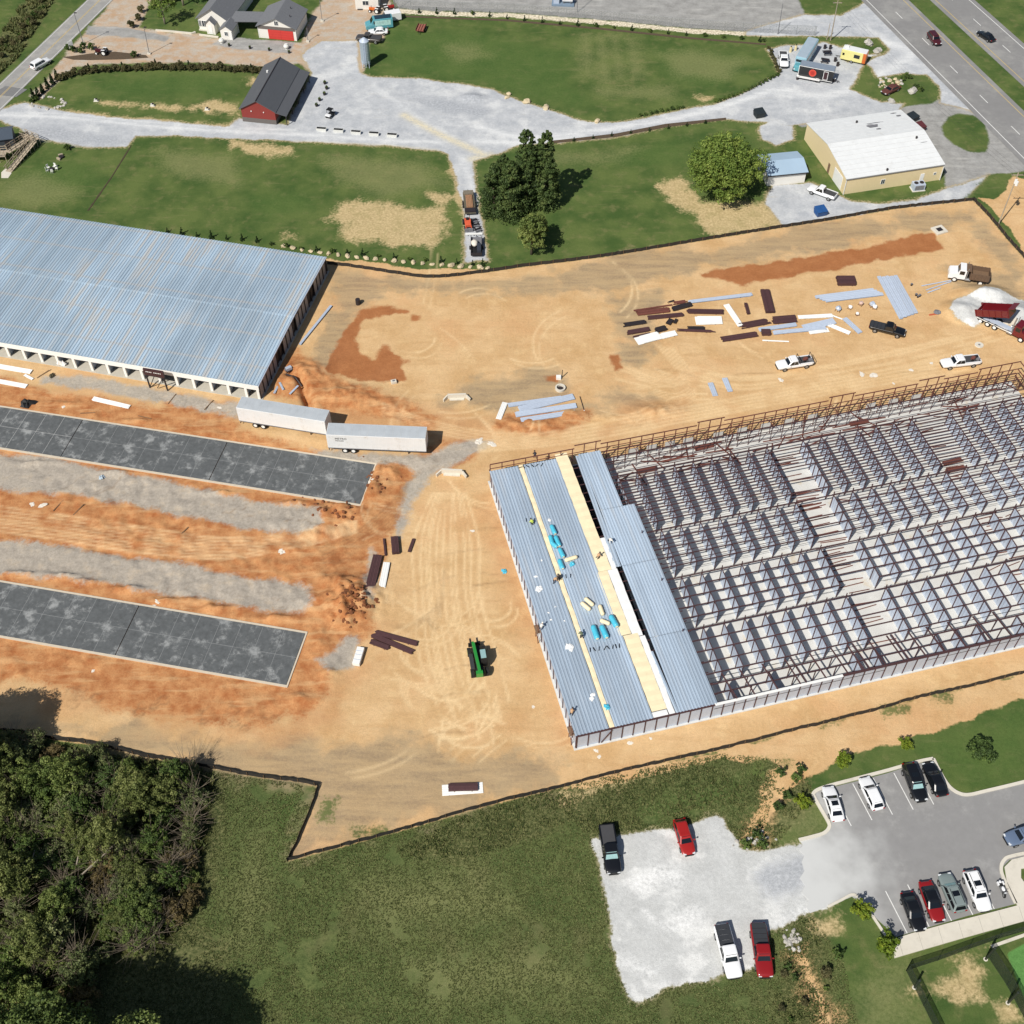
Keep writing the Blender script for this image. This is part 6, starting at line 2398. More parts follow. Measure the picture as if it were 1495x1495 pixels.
# ---- telehandler
loc, rz, _ = put((702, 990), (694, 943), .6)
th = thing('telehandler', 'green telescopic handler with forks standing in the dirt yard', 'telehandler', (loc.x, loc.y, 0), rz)
gy_ = P_GRN
MB().bx(-2.5, 2.2, -.55, .55, .65, 1.25).build('chassis', M_TRIMB, th, bevel=.05)
bm = MB()
bm.bar((-2.5, .1, 2.15), (2.3, .32, 1.75), .42, .5)
bm.build('boom', gy_, th, bevel=.04)
MB().bar((-1.9, .12, 2.18), (2.75, .34, 1.35), .3, .34).build('inner_boom', gy_, th)
MB().bar((-2.6, -.3, 1.7), (-2.6, .6, 1.7), .5, .9).build('boom_pivot', gy_, th)
ca_ = MB()
ca_.loft([[(-.9, -1.2, .8), (.95, -1.2, .8), (.95, -.3, .8), (-.9, -.3, .8)], [(-.9, -1.2, 1.6), (1.05, -1.2, 1.6), (1.05, -.3, 1.6), (-.9, -.3, 1.6)], [(-.7, -1.1, 2.4), (.7, -1.1, 2.4), (.7, -.35, 2.4), (-.7, -.35, 2.4)]])
ca_.build('cab', M_TRIMB, th)
MB().bx(-.68, .68, -1.08, -.37, 2.41, 2.47).build('roof_window', M_SHADE, th)
MB().bx(-.75, .9, -1.215, -1.19, 1.0, 1.55).build('cab_door', gy_, th)
MB().bx(-1.5, .9, .6, 1.15, .8, 1.5).build('engine_cover', pm('dark_grey_cover', srgb(58, 60, 62), .5), th, bevel=.05)
for x in (-1.7, 1.7):
    for s in (-1, 1):
        wheel(th, x, s * 1.0, .62, .45, gy_)
MB().bx(2.75, 2.9, -.7, .95, .25, 1.1).build('fork_carriage', M_TRIMB, th)
for y in (-.35, .6):
    MB().bx(2.9, 4.2, y - .07, y + .07, .12, .2).build('fork', M_DARK, th)
MB().bar((.6, -1.25, 2.0), (1.15, -1.6, 2.0), .06).build('mirror_arm', M_TRIMB, th)


# ---- plant parked on the gravel track by the trees
zp = lambda x, y: (640 + x / 11.5, 260 + y / 11.5)
loc, rz, L0 = put(zp(500, 235), zp(540, 590), .7)
fl = thing('flatbed_trailer', 'dark equipment trailer loaded with brown planks on the gravel track', 'trailer', loc, rz)
h = L0 / 2
MB().bx(-h, h, -1.05, 1.05, .55, .75).build('deck', pm('olive_deck', srgb(92, 88, 74), .8, var=.2), fl)
for i in range(5):
    MB().bx(-h * .62, h * .5, -.62 + i * .26, -.4 + i * .26, .75, .98 + .05 * (i % 2)).build('plank', pm('brown_plank', srgb(156, 118, 88), .8, var=.2, rvar=.15), fl)
MB().bx(-h, -h * .66, -.95, .95, .75, 1.15).build('crate', pm('grey_crate', srgb(120, 112, 98), .8, var=.2), fl)
MB().bx(h * .6, h * .95, -1.0, 1.0, .75, 1.0).build('ramp', M_DARK, fl)
for x in (-.5, .5):
    for s in (-1, 1):
        wheel(fl, x, s * 1.2, .38, .26)
MB().bar((-h, 0, .55), (-h - 1.0, 0, .5), .14).build('drawbar', M_DARK, fl)
loc, rz, L0 = put(zp(470, 640), zp(520, 900), .6)
lo = thing('compact_loader', 'orange compact loader between the plank trailer and the white frame', 'loader', loc, rz)
MB().bx(-1.3, .9, -.55, .55, .5, 1.15).build('body', pm('loader_orange', srgb(214, 96, 64), .5, var=.1), lo, bevel=.08)
for s in (-1, 1):
    wheel(lo, -.9, s * .75, .5, .35)
    wheel(lo, .85, s * .65, .36, .28)
    MB().bar((-.5, s * .5, 1.2), (1.5, s * .5, .6), .12, .16).build('lift_arm', pm('loader_orange', srgb(214, 96, 64), .5, var=.1), lo)
    MB().bar((-1.0, s * .45, 1.15), (-1.0, s * .45, 2.1), .08).build('roll_bar', M_DARK, lo)
MB().bar((-1.0, -.45, 2.1), (-1.0, .45, 2.1), .08).build('roll_bar', M_DARK, lo)
MB().bx(1.5, 1.75, -.8, .8, .1, .7).build('bucket', M_STAIN, lo)
MB().bx(-.9, -.4, -.25, .25, 1.15, 1.45).build('seat', M_TRIMB, lo)
loc, rz, L0 = put(zp(600, 690), zp(680, 880), .4)
rk_ = thing('implement_rack', 'row of dark farm implement bars beside the orange loader', 'implement', loc, rz)
for i in range(6):
    MB().box((-L0 / 2 + i * L0 / 5, 0, .35 + .06 * (i % 2)), (.16, 1.25, .2), rnd.uniform(-.3, .3)).build('tool_bar', (M_DARK, M_STAIN)[i % 2], rk_)
for s in (-.5, .5):
    MB().bx(-L0 / 2, L0 / 2, s - .06, s + .06, 0, .25).build('skid', M_DARK, rk_)
loc, rz, L0 = put(zp(455, 935), zp(740, 930), .3)
wf = thing('white_beam', 'white steel spreader beam lying across the gravel track', 'beam', loc, rz)
MB().bx(-L0 / 2, L0 / 2, -.1, .1, .12, .38).build('beam', M_WSTEEL, wf)
for x in (-L0 * .35, 0, L0 * .35):
    MB().bx(x - .08, x + .08, -.3, .3, 0, .12).build('foot', M_STAIN, wf)
loc, rz, L0 = put(zp(640, 990), zp(640, 1300), .5)
ut = thing('utility_trailer', 'black utility trailer with a bulging white sack', 'trailer', loc, rz)
h = L0 / 2
MB().bx(-h * .2, h, -1.0, 1.0, .4, .52).build('deck', M_TRIMB, ut)
for y in (-1.0, 1.0):
    MB().bx(-h, h, y - .05, y + .05, .5, .95).build('side_rail', M_DARK, ut)
MB().bx(h - .05, h + .05, -1.0, 1.0, .5, 1.1).build('tailgate', M_DARK, ut)
MB().bx(-h, -h * .2, -1, 1, .4, .5).build('deck', M_STAIN, ut)
sk_ = MB().blob((-h * .15, -.35, .95), (.95, .65, .5), 5, 10, 7, .12)
sk_.build('sack', pm('white_sack', srgb(222, 214, 200), .8, var=.08, bump=.5), ut, smooth=True)
MB().bx(.1, h * .8, .1, .85, .52, 1.3).build('tool_chest', pm('dark_chest', srgb(58, 62, 70), .5), ut)
for s in (-1, 1):
    wheel(ut, .2, s * 1.2, .36, .24)
MB().bar((-h, 0, .4), (-h - .7, 0, .4), .12).build('drawbar', M_DARK, ut)


# ---- dumpsters
def dumpster(px, rz, col, label):
    p = G(*px)
    t = thing('dumpster', label, 'dumpster', p, rz)
    b = MB()
    b.loft([[(-.95, -.75, .12), (.95, -.75, .12), (.95, .75, .12), (-.95, .75, .12)], [(-1.05, -.95, 1.15), (1.05, -.95, 1.15), (1.05, .95, 1.15), (-1.05, .95, 1.15)]])
    b.build('bin', col, t)
    for s in (-.52, .52):
        MB().slab([(s - .5, -1.0, 1.2), (s + .5, -1.0, 1.2), (s + .5, .98, 1.42), (s - .5, .98, 1.42)], .06).build('lid', col, t)
        MB().bx(s * 2 - .08, s * 2 + .08, -.5, .5, .6, .75).build('lift_pocket', col, t)
    for x in (-.8, .8):
        for y in (-.6, .6):
            MB().cyl((x, y - .05, .08), (x, y + .05, .08), .08, .08, 8).build('caster', M_TYRE, t)
    return t


PD = pm('dumpster_dark', srgb(38, 46, 50), .6, var=.12)
dumpster((1108, 170), .3, PD, 'dark green dumpster alone on the gravel lane')
dumpster((1331, 176), .6, PD, 'dark green dumpster at the corner of the beige hall')
dumpster((1341, 190), .4, pm('dumpster_maroon', srgb(92, 44, 48), .6, var=.12), 'maroon dumpster half hidden behind the white roof')
dumpster((1197, 313), .3, pm('dumpster_blue', srgb(40, 84, 140), .5, var=.12), 'blue dumpster near the silt fence')

# ---- motorcycle
loc, rz, _ = put((1459, 1288), (1467, 1308), .5)
mc = thing('motorcycle', 'white and black motorcycle by the curved kerb', 'motorcycle', (loc.x, loc.y, .045), rz)
for x in (-.7, .72):
    w0 = MB().cyl((x, -.08, .32), (x, .08, .32), .32, .32, 16).build('wheel', M_TYRE, mc)
    MB().cyl((x, -.085, .32), (x, .085, .32), .18, .18, 12).build('rim', M_RIM, w0)
MB().blob((.12, 0, .8), (.36, .2, .2), 3, 10, 6, .03).build('fuel_tank', P_WHITE, mc, smooth=True)
MB().bx(-.62, -.1, -.17, .17, .68, .82).build('seat', M_TRIMB, mc, bevel=.04)
MB().bx(-.3, .35, -.2, .2, .28, .65).build('engine', M_RIM, mc)
MB().blob((-.75, 0, .72), (.3, .16, .12), 8, 8, 5, .05).build('rear_mudguard', P_WHITE, mc, smooth=True)
MB().bar((.55, -.36, 1.02), (.55, .36, 1.02), .05).build('handlebar', M_DARK, mc)
for s in (-.1, .1):
    MB().bar((.52, s, .95), (.72, s, .32), .05).build('fork', M_RIM, mc)
for s in (-.3, .3):
    MB().bx(-.85, -.4, s - .1, s + .1, .45, .78).build('pannier', P_WHITE, mc, bevel=.03)
MB().box((.68, 0, .88), (.12, .2, .18)).build('headlight', M_LAMP, mc)
MB().bar((-.05, .12, .3), (.05, .38, 0.0), .035).build('side_stand', M_DARK, mc)


# ---- farm bits near the house and silo
def tractor(px, rz, label, col, s=1.0):
    p = G(*px)
    t = thing('tractor', label, 'tractor', p, rz)
    MB().bx(-.2 * s, 1.5 * s, -.28 * s, .28 * s, .55 * s, 1.15 * s).build('bonnet', col, t, bevel=.06)
    MB().bx(-.9 * s, .2 * s, -.3 * s, .3 * s, .5 * s, .85 * s).build('chassis', M_STAIN, t)
    MB().bx(-.8 * s, -.35 * s, -.25 * s, .25 * s, .95 * s, 1.2 * s).build('seat', M_TRIMB, t)
    for y in (-1, 1):
        wheel(t, -.6 * s, y * .65 * s, .62 * s, .32 * s, M_WSTEEL)
        wheel(t, 1.2 * s, y * .55 * s, .36 * s, .22 * s, M_WSTEEL)
        MB().box((-.6 * s, y * .6 * s, 1.3 * s), (.8 * s, .32 * s, .06 * s)).build('mudguard', P_WHITE, t)
    MB().bar((.9 * s, .1 * s, 1.1 * s), (.9 * s, .1 * s, 1.7 * s), .07).build('exhaust', M_DARK, t)
    return t


tractor((150, 79), math.radians(170), 'small vintage tractor with white wheels in the roadside planting bed', P_MAR)
tractor((548, 18), math.radians(165), 'orange tractor in front of the white cabin', P_ORG, .95)
tractor((567, 15), math.radians(20), 'red tractor beside the white cabin and the van', P_CRIM, .95)
p = G(615, 44)
rt = thing('farm_trailer', 'small rusty red farm trailer on the lawn', 'trailer', p, math.radians(80))
MB().bx(-1.5, 1.5, -.9, .9, .5, .62).build('deck', M_RUST, rt)
for i in range(3):
    MB().bx(-1.4, 1.4, -.75 + i * .55, -.4 + i * .55, .62, .75).build('board', pm('faded_red_board', srgb(150, 92, 78), .8, var=.15), rt)
for y in (-.9, .9):
    MB().bx(-1.5, 1.5, y - .04, y + .04, .6, .95).build('side_board', M_RUST, rt)
for x in (-.4, .4):
    for s in (-1, 1):
        wheel(rt, x, s * 1.02, .32, .2)
MB().bar((-1.5, 0, .5), (-2.4, 0, .4), .1).build('drawbar', M_DARK, rt)
p = at(482.5, 170)
gc = thing('utility_cart', 'small dark utility cart with white roof on the gravel yard', 'cart', p, math.radians(65))
MB().bx(-1.1, 1.1, -.55, .55, .3, .6).build('body', M_TRIMB, gc, bevel=.06)
MB().bx(-.5, .6, -.58, .58, 1.62, 1.7).build('roof', M_TRIMB, gc)
MB().bx(-1.15, -.5, -.55, .55, .6, .85).build('cargo_box', P_WHITE, gc)
for x in (-.45, .55):
    for y in (-.5, .5):
        MB().bar((x, y, .6), (x, y, 1.62), .05).build('pillar', M_DARK, gc)
for x in (-.75, .75):
    for s in (-1, 1):
        wheel(gc, x, s * .5, .26, .2)
# wrecked brown car on the rock island
car(Z4(815, 462), Z4(722, 505), 'rusted brown old car with pale bonnet on the rock island', pm('paint_rust', srgb(92, 52, 46), .75, var=.3, scale=3), 'sedan', length=4.7)

# ================================================================ trees and plants
LF_OAK = leafmat('leaf_broad', srgb(62, 82, 36), srgb(106, 130, 58), srgb(152, 166, 82))
LF_CED = leafmat('leaf_cedar', srgb(50, 66, 38), srgb(82, 102, 56), srgb(122, 134, 78))
LF_WILD = leafmat('leaf_wild', srgb(60, 76, 40), srgb(102, 120, 62), srgb(152, 162, 92))
LF_WILD2 = leafmat('leaf_wild_pale', srgb(70, 82, 50), srgb(110, 122, 76), srgb(156, 162, 110))
LF_LIME2 = leafmat('leaf_olive', srgb(68, 78, 44), srgb(109, 120, 65), srgb(155, 159, 98))  # olive green of the tall wood trees
LF_RED = leafmat('leaf_russet', srgb(72, 66, 48), srgb(110, 98, 66), srgb(140, 124, 82))
LF_HEDGE = leafmat('leaf_hedge', srgb(62, 66, 44), srgb(96, 94, 62), srgb(130, 122, 84))
LF_THUJA = leafmat('leaf_thuja', srgb(26, 44, 24), srgb(40, 62, 32), srgb(62, 84, 42))
LF_LIME = leafmat('leaf_lime', srgb(70, 92, 26), srgb(108, 130, 40), srgb(150, 160, 56))
LF_DARK = leafmat('leaf_purple_green', srgb(55, 70, 41), srgb(85, 107, 55), srgb(129, 146, 72))
M_BARK = pm('bark', srgb(92, 80, 66), .9, var=.25, scale=5, bump=.6, stretch=(1, 1, .3))
M_BRANCH = pm('bare_branch', srgb(150, 140, 124), .85, var=.2)


def leaves_mesh(name, centers, radii, per, size, mat, seed, up=.35, ragged=.9):
    q = np.random.RandomState(seed)
    C = np.repeat(np.asarray(centers), per, 0)
    Rr = np.repeat(np.asarray(radii), per)
    n = len(C)
    d = q.normal(size=(n, 3))
    d /= np.linalg.norm(d, axis=1)[:, None]
    rad = q.uniform(.35, 1, n) ** .6 * Rr
    p = C + d * rad[:, None] * np.array([1, 1, .8])
    nr = d * .75 + q.normal(size=(n, 3)) * .5 + np.array([0, 0, up])
    nr /= np.linalg.norm(nr, axis=1)[:, None]
    t = np.cross(nr, q.normal(size=(n, 3)))
    t /= np.linalg.norm(t, axis=1)[:, None] + 1e-9
    b = np.cross(nr, t)
    s = size * q.uniform(.55, 1.25, n)[:, None]
    bend = nr * s * .18
    v = np.stack([p - t * s * .5 - bend, p + b * s * .33, p + t * s * .5 - bend, p - b * s * .33], 1).reshape(-1, 3)
    me = bpy.data.meshes.new(name)
    me.vertices.add(n * 4)
    me.vertices.foreach_set('co', v.astype(np.float32).reshape(-1))
    me.loops.add(n * 4)
    me.loops.foreach_set('vertex_index', np.arange(n * 4, dtype=np.int32))
    me.polygons.add(n)
    me.polygons.foreach_set('loop_start', np.arange(0, n * 4, 4, dtype=np.int32))
    a = me.attributes.new('lv', 'FLOAT', 'POINT')
    clump = np.repeat(q.uniform(0, 1, len(centers)), per) * .6 + q.uniform(0, .4, n)
    a.data.foreach_set('value', np.repeat(clump, 4).astype(np.float32))
    me.materials.append(mat)
    me.update(calc_edges=True)
    return me


def crown_round(name, R, H, z0, nc, per, size, mat, seed, cr=.2, squash=1.0):
    """irregular domed crown from z0 to z0+H"""
    q = np.random.RandomState(seed)
    cs, rs = [], []
    lob = [(q.uniform(-.35, .35) * R, q.uniform(-.35, .35) * R, q.uniform(.45, .7), q.uniform(.55, .8)) for _ in range(6)]
    while len(cs) < nc:
        d = q.normal(size=3)
        d /= np.linalg.norm(d)
        if d[2] < -.5:
            continue
        lx, ly, lz, lr = lob[q.randint(6)]
        k = q.uniform(.62, 1.0)
        p = np.array([lx + d[0] * R * lr * k, ly + d[1] * R * lr * k, z0 + H * (lz * .75 + d[2] * .42 * k)])
        cs.append(p)
        rs.append(R * cr * q.uniform(.6, 1.25))
    return leaves_mesh(name, cs, rs, per, size, mat, seed)


def crown_cone(name, R, H, z0, nc, per, size, mat, seed, cr=.3, p=1.0):
    q = np.random.RandomState(seed)
    cs, rs = [], []
    for _ in range(nc):
        f = q.uniform(0, 1) ** 1.3
        a = q.uniform(0, 2 * math.pi)
        prof = ((1 - f) ** p) * (.75 + .25 * min(1, f * 8))
        r = R * prof * q.uniform(.5, 1)
        cs.append((r * math.cos(a), r * math.sin(a), z0 + H * f))
        rs.append(max(.12 * R, R * cr * (1 - f * .7) * q.uniform(.6, 1.2)))
    return leaves_mesh(name, cs, rs, per, size, mat, seed)


def trunk_mesh(h, r, limbs, seed, spread=1.0, rise=.8):
    q = random.Random(seed)
    m = MB()
    top = Vector((q.uniform(-.15, .15) * h * .2, q.uniform(-.15, .15) * h * .2, h))
    m.cyl((0, 0, -.2), top * .5 + Vector((0, 0, 0)), r * 1.25, r * .8, 8)
    m.cyl(top * .5, top, r * .8, r * .45, 8)
    for i in range(limbs):
        f = q.uniform(.4, .95)
        a = q.uniform(0, 6.28)
        b = top * f
        e = b + Vector((math.cos(a) * spread * q.uniform(.5, 1), math.sin(a) * spread * q.uniform(.5, 1), rise * q.uniform(.5, 1.2)))
        m.cyl(b, e, r * .38, r * .12, 6)
    return m


def tree(px, label, cr_me, tr_me, sc=1.0, rz=None, group=None, nm='tree', cat='tree', loc=None, ssz=1.0):
    p = loc or G(*px)
    t = thing(nm, label, cat, p, rnd.uniform(0, 6.28) if rz is None else rz, group)
    if tr_me is not None:
        inst('trunk', tr_me, t, sc=(sc, sc, sc * ssz))
    inst('crown', cr_me, t, sc=(sc, sc, sc * ssz))
    return t


# the big round tree
me_c = crown_round('crown', 8.8, 11.5, 1.0, 460, 60, .4, LF_OAK, 3, .12)
me_t = trunk_mesh(5.5, .42, 9, 3, 4.5, 3.0).mesh('trunk', M_BARK, True)
c = at(1062, 240, 6.0)
tree(None, 'big round leafy tree over the bare sandy patch', me_c, me_t, loc=Vector((c.x, c.y, 0)), nm='broadleaf_tree', rz=1.0)
# clump of dark trees on the lawn
me_ca = crown_cone('crown', 3.1, 16.5, .5, 300, 52, .36, LF_CED, 5, .3, .38)
me_cb = crown_cone('crown', 3.2, 11.2, .3, 230, 50, .34, LF_CED, 6, .32, .5)
me_cc = crown_round('crown', 2.4, 8.8, .6, 150, 44, .3, LF_WILD, 8, .2)
me_tt = trunk_mesh(6, .22, 5, 4, 1.2, .5).mesh('trunk', M_BARK, True)
for px, me, s, lab, nm in (((722, 312), me_cb, .95, 'dark evergreen tree at the gravel track side of the clump', 'cedar_tree'), ((745, 316), me_cb, 1.05, 'dark evergreen tree in the middle of the clump, shorter than its neighbours behind', 'cedar_tree'),
                           ((768, 303), me_ca, .98, 'tall dark evergreen tree, tallest of the clump', 'cedar_tree'), ((795, 301), me_ca, .95, 'tall dark evergreen tree on the open lawn side of the clump', 'cedar_tree'),
                           ((735, 295), me_cb, .9, 'dark evergreen tree at the back of the clump', 'cedar_tree'), ((776, 371), me_cc, 1.12, 'slim small tree standing apart near the silt fence', 'small_tree'), ((790, 352), me_cc, .7, 'low bushy tree just behind the slim small tree', 'small_tree')):
    tree(px, lab, me, me_tt, s, nm=nm)
# open tree by the house
me_h = crown_round('crown', 3.6, 5.5, 2.2, 46, 30, .4, LF_OAK, 21, .2)
me_ht = trunk_mesh(6.5, .2, 9, 9, 2.6, 2.0).mesh('trunk', M_BRANCH, True)
tree((241, 35), 'thin tree with pale trunk on the house lawn', me_h, me_ht, 1.0, nm='garden_tree')
tree((268, 8), 'fuller tree behind the pale-trunked tree by the house', me_h, me_ht, 1.1, nm='garden_tree')

# ---- the wood: every tree and bush its own thing
WC = [crown_round('crown', 3.4, 6.2, .3, 150, 46, .27, LF_WILD, 31, .15), crown_round('crown', 2.8, 4.6, .2, 105, 44, .25, LF_WILD2, 32, .17), crown_round('crown', 3.0, 5.2, .2, 120, 44, .27, LF_DARK, 33, .16),
      crown_round('crown', 2.3, 3.2, .1, 95, 42, .22, LF_RED, 34, .17), crown_round('crown', 3.8, 7.5, .8, 150, 48, .28, LF_LIME2, 35, .14), crown_round('crown', 2.0, 2.4, .05, 100, 42, .22, LF_WILD, 36, .18)]
WN = ['green leafy', 'pale green leafy', 'dark green leafy', 'russet-tinged', 'tall olive green', 'low green']
WT = trunk_mesh(3.6, .16, 8, 12, 1.8, 1.6).mesh('trunk', M_BARK, True)
wp = [(x, y) for x, y in WOOD[0]]
tw = MB()
for i in range(60):
    a_, b_ = rnd.uniform(0, 6.28), rnd.uniform(.25, 1.3)
    L_t = rnd.uniform(1.6, 3.4)
    d_ = Vector((math.cos(a_) * math.cos(b_), math.sin(a_) * math.cos(b_), math.sin(b_)))
    o_ = Vector((rnd.uniform(-.5, .5), rnd.uniform(-.5, .5), rnd.uniform(.6, 1.6)))
    tw.cyl(o_, o_ + d_ * L_t, .022, .008, 4, False)
TW = tw.mesh('branch', pm('twig_grey', srgb(128, 116, 100), .85, var=.2))


def inside(p, ps):
    c = False
    n = len(ps)
    for i in range(n):
        a, b = ps[i], ps[(i + 1) % n]
        if (a[1] > p[1]) != (b[1] > p[1]) and p[0] < (b[0] - a[0]) * (p[1] - a[1]) / (b[1] - a[1]) + a[0]:
            c = not c
    return c


spots = []
tries = 0
while len(spots) < 150 and tries < 6000:
    tries += 1
    x, y = rnd.uniform(-90, 300), rnd.uniform(1078, 1535)
    if not inside((x, y), wp):
        continue
    if any(abs(x - a) < 19 and abs(y - b) < 18 for a, b, _ in spots):
        continue
    edge = not all(inside((x + dx, y + dy), wp) for dx, dy in ((28, 0), (0, -26), (20, 18), (-20, -22)))
    k = rnd.choice([5, 3, 1, 5, 5]) if edge else rnd.choice([0, 4, 2, 0, 1, 2, 4, 5, 3, 5, 1])
    spots.append((x, y, k))
for x, y, k in spots:
    p = G(x, y)
    s = rnd.uniform(.5, .92) if k not in (3, 5) else rnd.uniform(.6, 1.1)
    t_ = tree(None, WN[k] + (' bush' if k in (3, 5) else ' tree') + ' in the dense wood beside the meadow', WC[k], WT if k not in (3, 5) else None, s, group='trees and bushes of the wood, ' + WN[k], nm='wild_bush' if k in (3, 5) else 'woodland_tree', cat='bush' if k in (3, 5) else 'tree', loc=p, ssz=rnd.uniform(.75, 1.35))
    if rnd.random() < .55:
        inst('branch', TW, t_, sc=rnd.uniform(.8, 1.3))
# two tall trees at the rim of the wood whose shadows reach the slab and the meadow
me_big = crown_round('crown', 6.0, 12, 3.0, 480, 110, .32, LF_WILD, 41, .18)
me_bt = trunk_mesh(10, .36, 9, 15, 3.5, 2.5).mesh('trunk', M_BARK, True)
for px, s, lab in (((-78, 1140), 1.05, 'tall tree outside the wood edge shading the slab bank'), ((120, 1605), 1.25, 'tall tree below the wood shading the meadow corner'), ((215, 1615), 1.1, 'tall spreading tree below the meadow'), ((60, 1600), 1.1, 'tall tree at the lower end of the wood')):
    tree(px, lab, me_big, me_bt, s, nm='broadleaf_tree')
# bare fallen branches
for i, (a, b) in enumerate((((118, 1278), (168, 1232)), ((128, 1270), (160, 1240)), ((112, 1262), (122, 1210)), ((52, 1235), (46, 1262)), ((62, 1372), (92, 1385)))):
    p, q = at(*a, 2.4), at(*b, 3.2)
    m = MB()
    v = q - p
    m.cyl((0, 0, 0), v, .11, .04, 6)
    for k in range(5):
        f = rnd.uniform(.35, .9)
        m.cyl(v * f, v * f + Vector((rnd.uniform(-1, 1), rnd.uniform(-1, 1), rnd.uniform(.2, .9))), .04, .015, 5)
    o = m.build('bare_branch', M_BRANCH)
    o.location = p
    tag(o, 'bare pale branch leaning in the crowns of the wood', 'branch', 'bare branches in the wood')

# ---- ornamental trees of the car park
me_l = crown_round('crown', 1.35, 2.6, .5, 60, 30, .26, LF_LIME, 51, .24)
me_g = crown_round('crown', 1.45, 2.5, .4, 66, 30, .27, LF_DARK, 52, .24)
me_lt = trunk_mesh(1.8, .06, 6, 8, .7, .7).mesh('trunk', M_BARK, True)
for px, me, s, lab in (((1228, 1118), me_l, .9, 'young lime-green tree on the verge above the white sedan'), ((1318, 1092), me_l, .75, 'small young tree on the verge beside the dirt strip'), ((1428, 1106), me_g, 1.2, 'dark green young tree on the mown verge'),
                       ((1168, 1178), me_l, .85, 'young tree beside the white sedan at the kerb end'), ((1253, 1337), me_l, 1.05, 'yellow-green young tree at the car park corner'), ((1290, 1385), me_l, 1.15, 'green young tree beside the pale pavement end')):
    tree(px, lab, me, me_lt, s, nm='ornamental_tree')

# ---- shrubs
me_sh = [crown_round('crown', .8, 1.15, .02, 40, 26, .2, LF_HEDGE, 61, .3), crown_round('crown', .72, 1.3, .02, 38, 26, .2, LF_HEDGE, 62, .3)]
me_sg = crown_round('crown', .5, .9, .02, 22, 22, .18, LF_DARK, 63, .32)
me_cn = crown_cone('crown', .62, 2.7, .02, 60, 22, .22, LF_THUJA, 64, .4)
me_cs = crown_cone('crown', .42, 1.3, .02, 28, 20, .18, LF_THUJA, 65, .42)
me_stm = MB().cyl((0, 0, -.05), (0, 0, .5), .03, .02, 5).mesh('stem', M_BARK)


def shrub(px, label, me, s, group, nm='shrub', cat='shrub'):
    t = thing(nm, label, cat, G(*px), rnd.uniform(0, 6), group)
    inst('foliage', me, t, sc=(s, s, s * rnd.uniform(.85, 1.2)))
    inst('stem', me_stm, t)
    return t


def along(pxs, step):
    return resample(poly(pxs), step)


def px_of(p):
    x, y, z = p.x, p.y, -CAMH
    yc = y * _s + z * _c * 1.0
    # camera axes: forward (0,c,-s), down (0,-s,-c)
    f = y * _c + CAMH * _s
    dn = -y * _s + CAMH * _c
    return (747.5 + FPX * x / f, 747.5 + FPX * dn / f)


Z1 = lambda ps: [(x / 3.7375, y / 3.7375) for x, y in ps]
for x, y in ((188, 545), (210, 525), (235, 505), (262, 480), (288, 455), (315, 435)):
    shrub(Z1([(x, y)])[0], 'dark columnar cypress in the row beside the country road', me_cn, 1.0, 'cypress row by the country road', 'cypress', 'cypress')
for x, y in ((490, 388), (672, 380), (855, 372), (1035, 372), (1197, 380), (1375, 392)):
    shrub(Z1([(x, y)])[0], 'dark columnar cypress standing up from the clipped hedge', me_cn, .8, 'cypresses in the hedge', 'cypress', 'cypress')
for p in along(Z1([(335, 440), (400, 412), (480, 400), (600, 392), (750, 383), (900, 380), (1060, 380), (1200, 385), (1330, 392), (1440, 400)]), 1.15):
    shrub(px_of(p), 'brown-green shrub of the hedge between the oval lawn and the forecourt', me_sh[rnd.randint(0, 1)], rnd.uniform(1.1, 1.5), 'hedge shrubs above the oval lawn')
for p in along(Z1([(175, 560), (200, 545)]), 1.0):
    shrub(px_of(p), 'low shrub at the foot of the cypress row', me_sg, 1.1, 'shrubs under the cypress row')
for p in along([(612, 19), (700, 22), (760, 30), (820, 36), (900, 42), (980, 50), (1060, 56), (1115, 61)], 4.1):
    shrub(px_of(p), 'small young evergreen in the long bed below the works fence', rnd.choice([me_cs, me_cs, me_sg]), rnd.uniform(.8, 1.2), 'young evergreens below the works fence', 'young_evergreen')
for p in along([(245, 339), (310, 348), (372, 352), (385, 356), (445, 365), (520, 372), (580, 378), (640, 383), (705, 388)], 2.9):
    shrub(px_of(p), 'young dark evergreen in the stone-edged row behind the storage hall', rnd.choice([me_cs, me_sg, me_cs]), rnd.uniform(.8, 1.25), 'evergreens in the stone-edged row', 'young_evergreen')
for p in along([(935, 170), (960, 165), (997, 158)], 1.2) + along([(1045, 150), (1075, 140), (1110, 124), (1136, 110)], 1.1):
    shrub(px_of(p), 'low dark shrub along the lane edge of the big lawn', me_sg, rnd.uniform(.8, 1.1), 'shrubs along the lane')
for p in along([(838, 206), (880, 200), (925, 194), (980, 187), (1030, 180)], 4.0):
    shrub(px_of(p), 'tiny conical evergreen in the dark bed below the lane', me_cs, .75, 'tiny evergreens in the lane bed', 'young_evergreen')
for p in along([(1123, 72), (1130, 90), (1137, 106)], 1.3):
    shrub(px_of(p), 'clipped brown shrub at the lawn corner by the bus', me_sh[0], .7, 'shrubs at the lawn corner')
for x, y in ((375, 270), (400, 285), (460, 265), (500, 270), (440, 290), (735, 310)):
    shrub(Z1([(x, y)])[0], 'leafy bush in the roadside planting bed', me_sg, 1.6, 'bushes of the roadside bed', 'bush', 'bush')
for x, y in ((720, 150), (755, 115), (775, 70), (850, 30), (930, 30), (960, 10)):
    shrub(Z1([(x, y)])[0], 'bush at the rim of the house lawn', me_sh[1], 1.3, 'bushes round the house lawn', 'bush', 'bush')
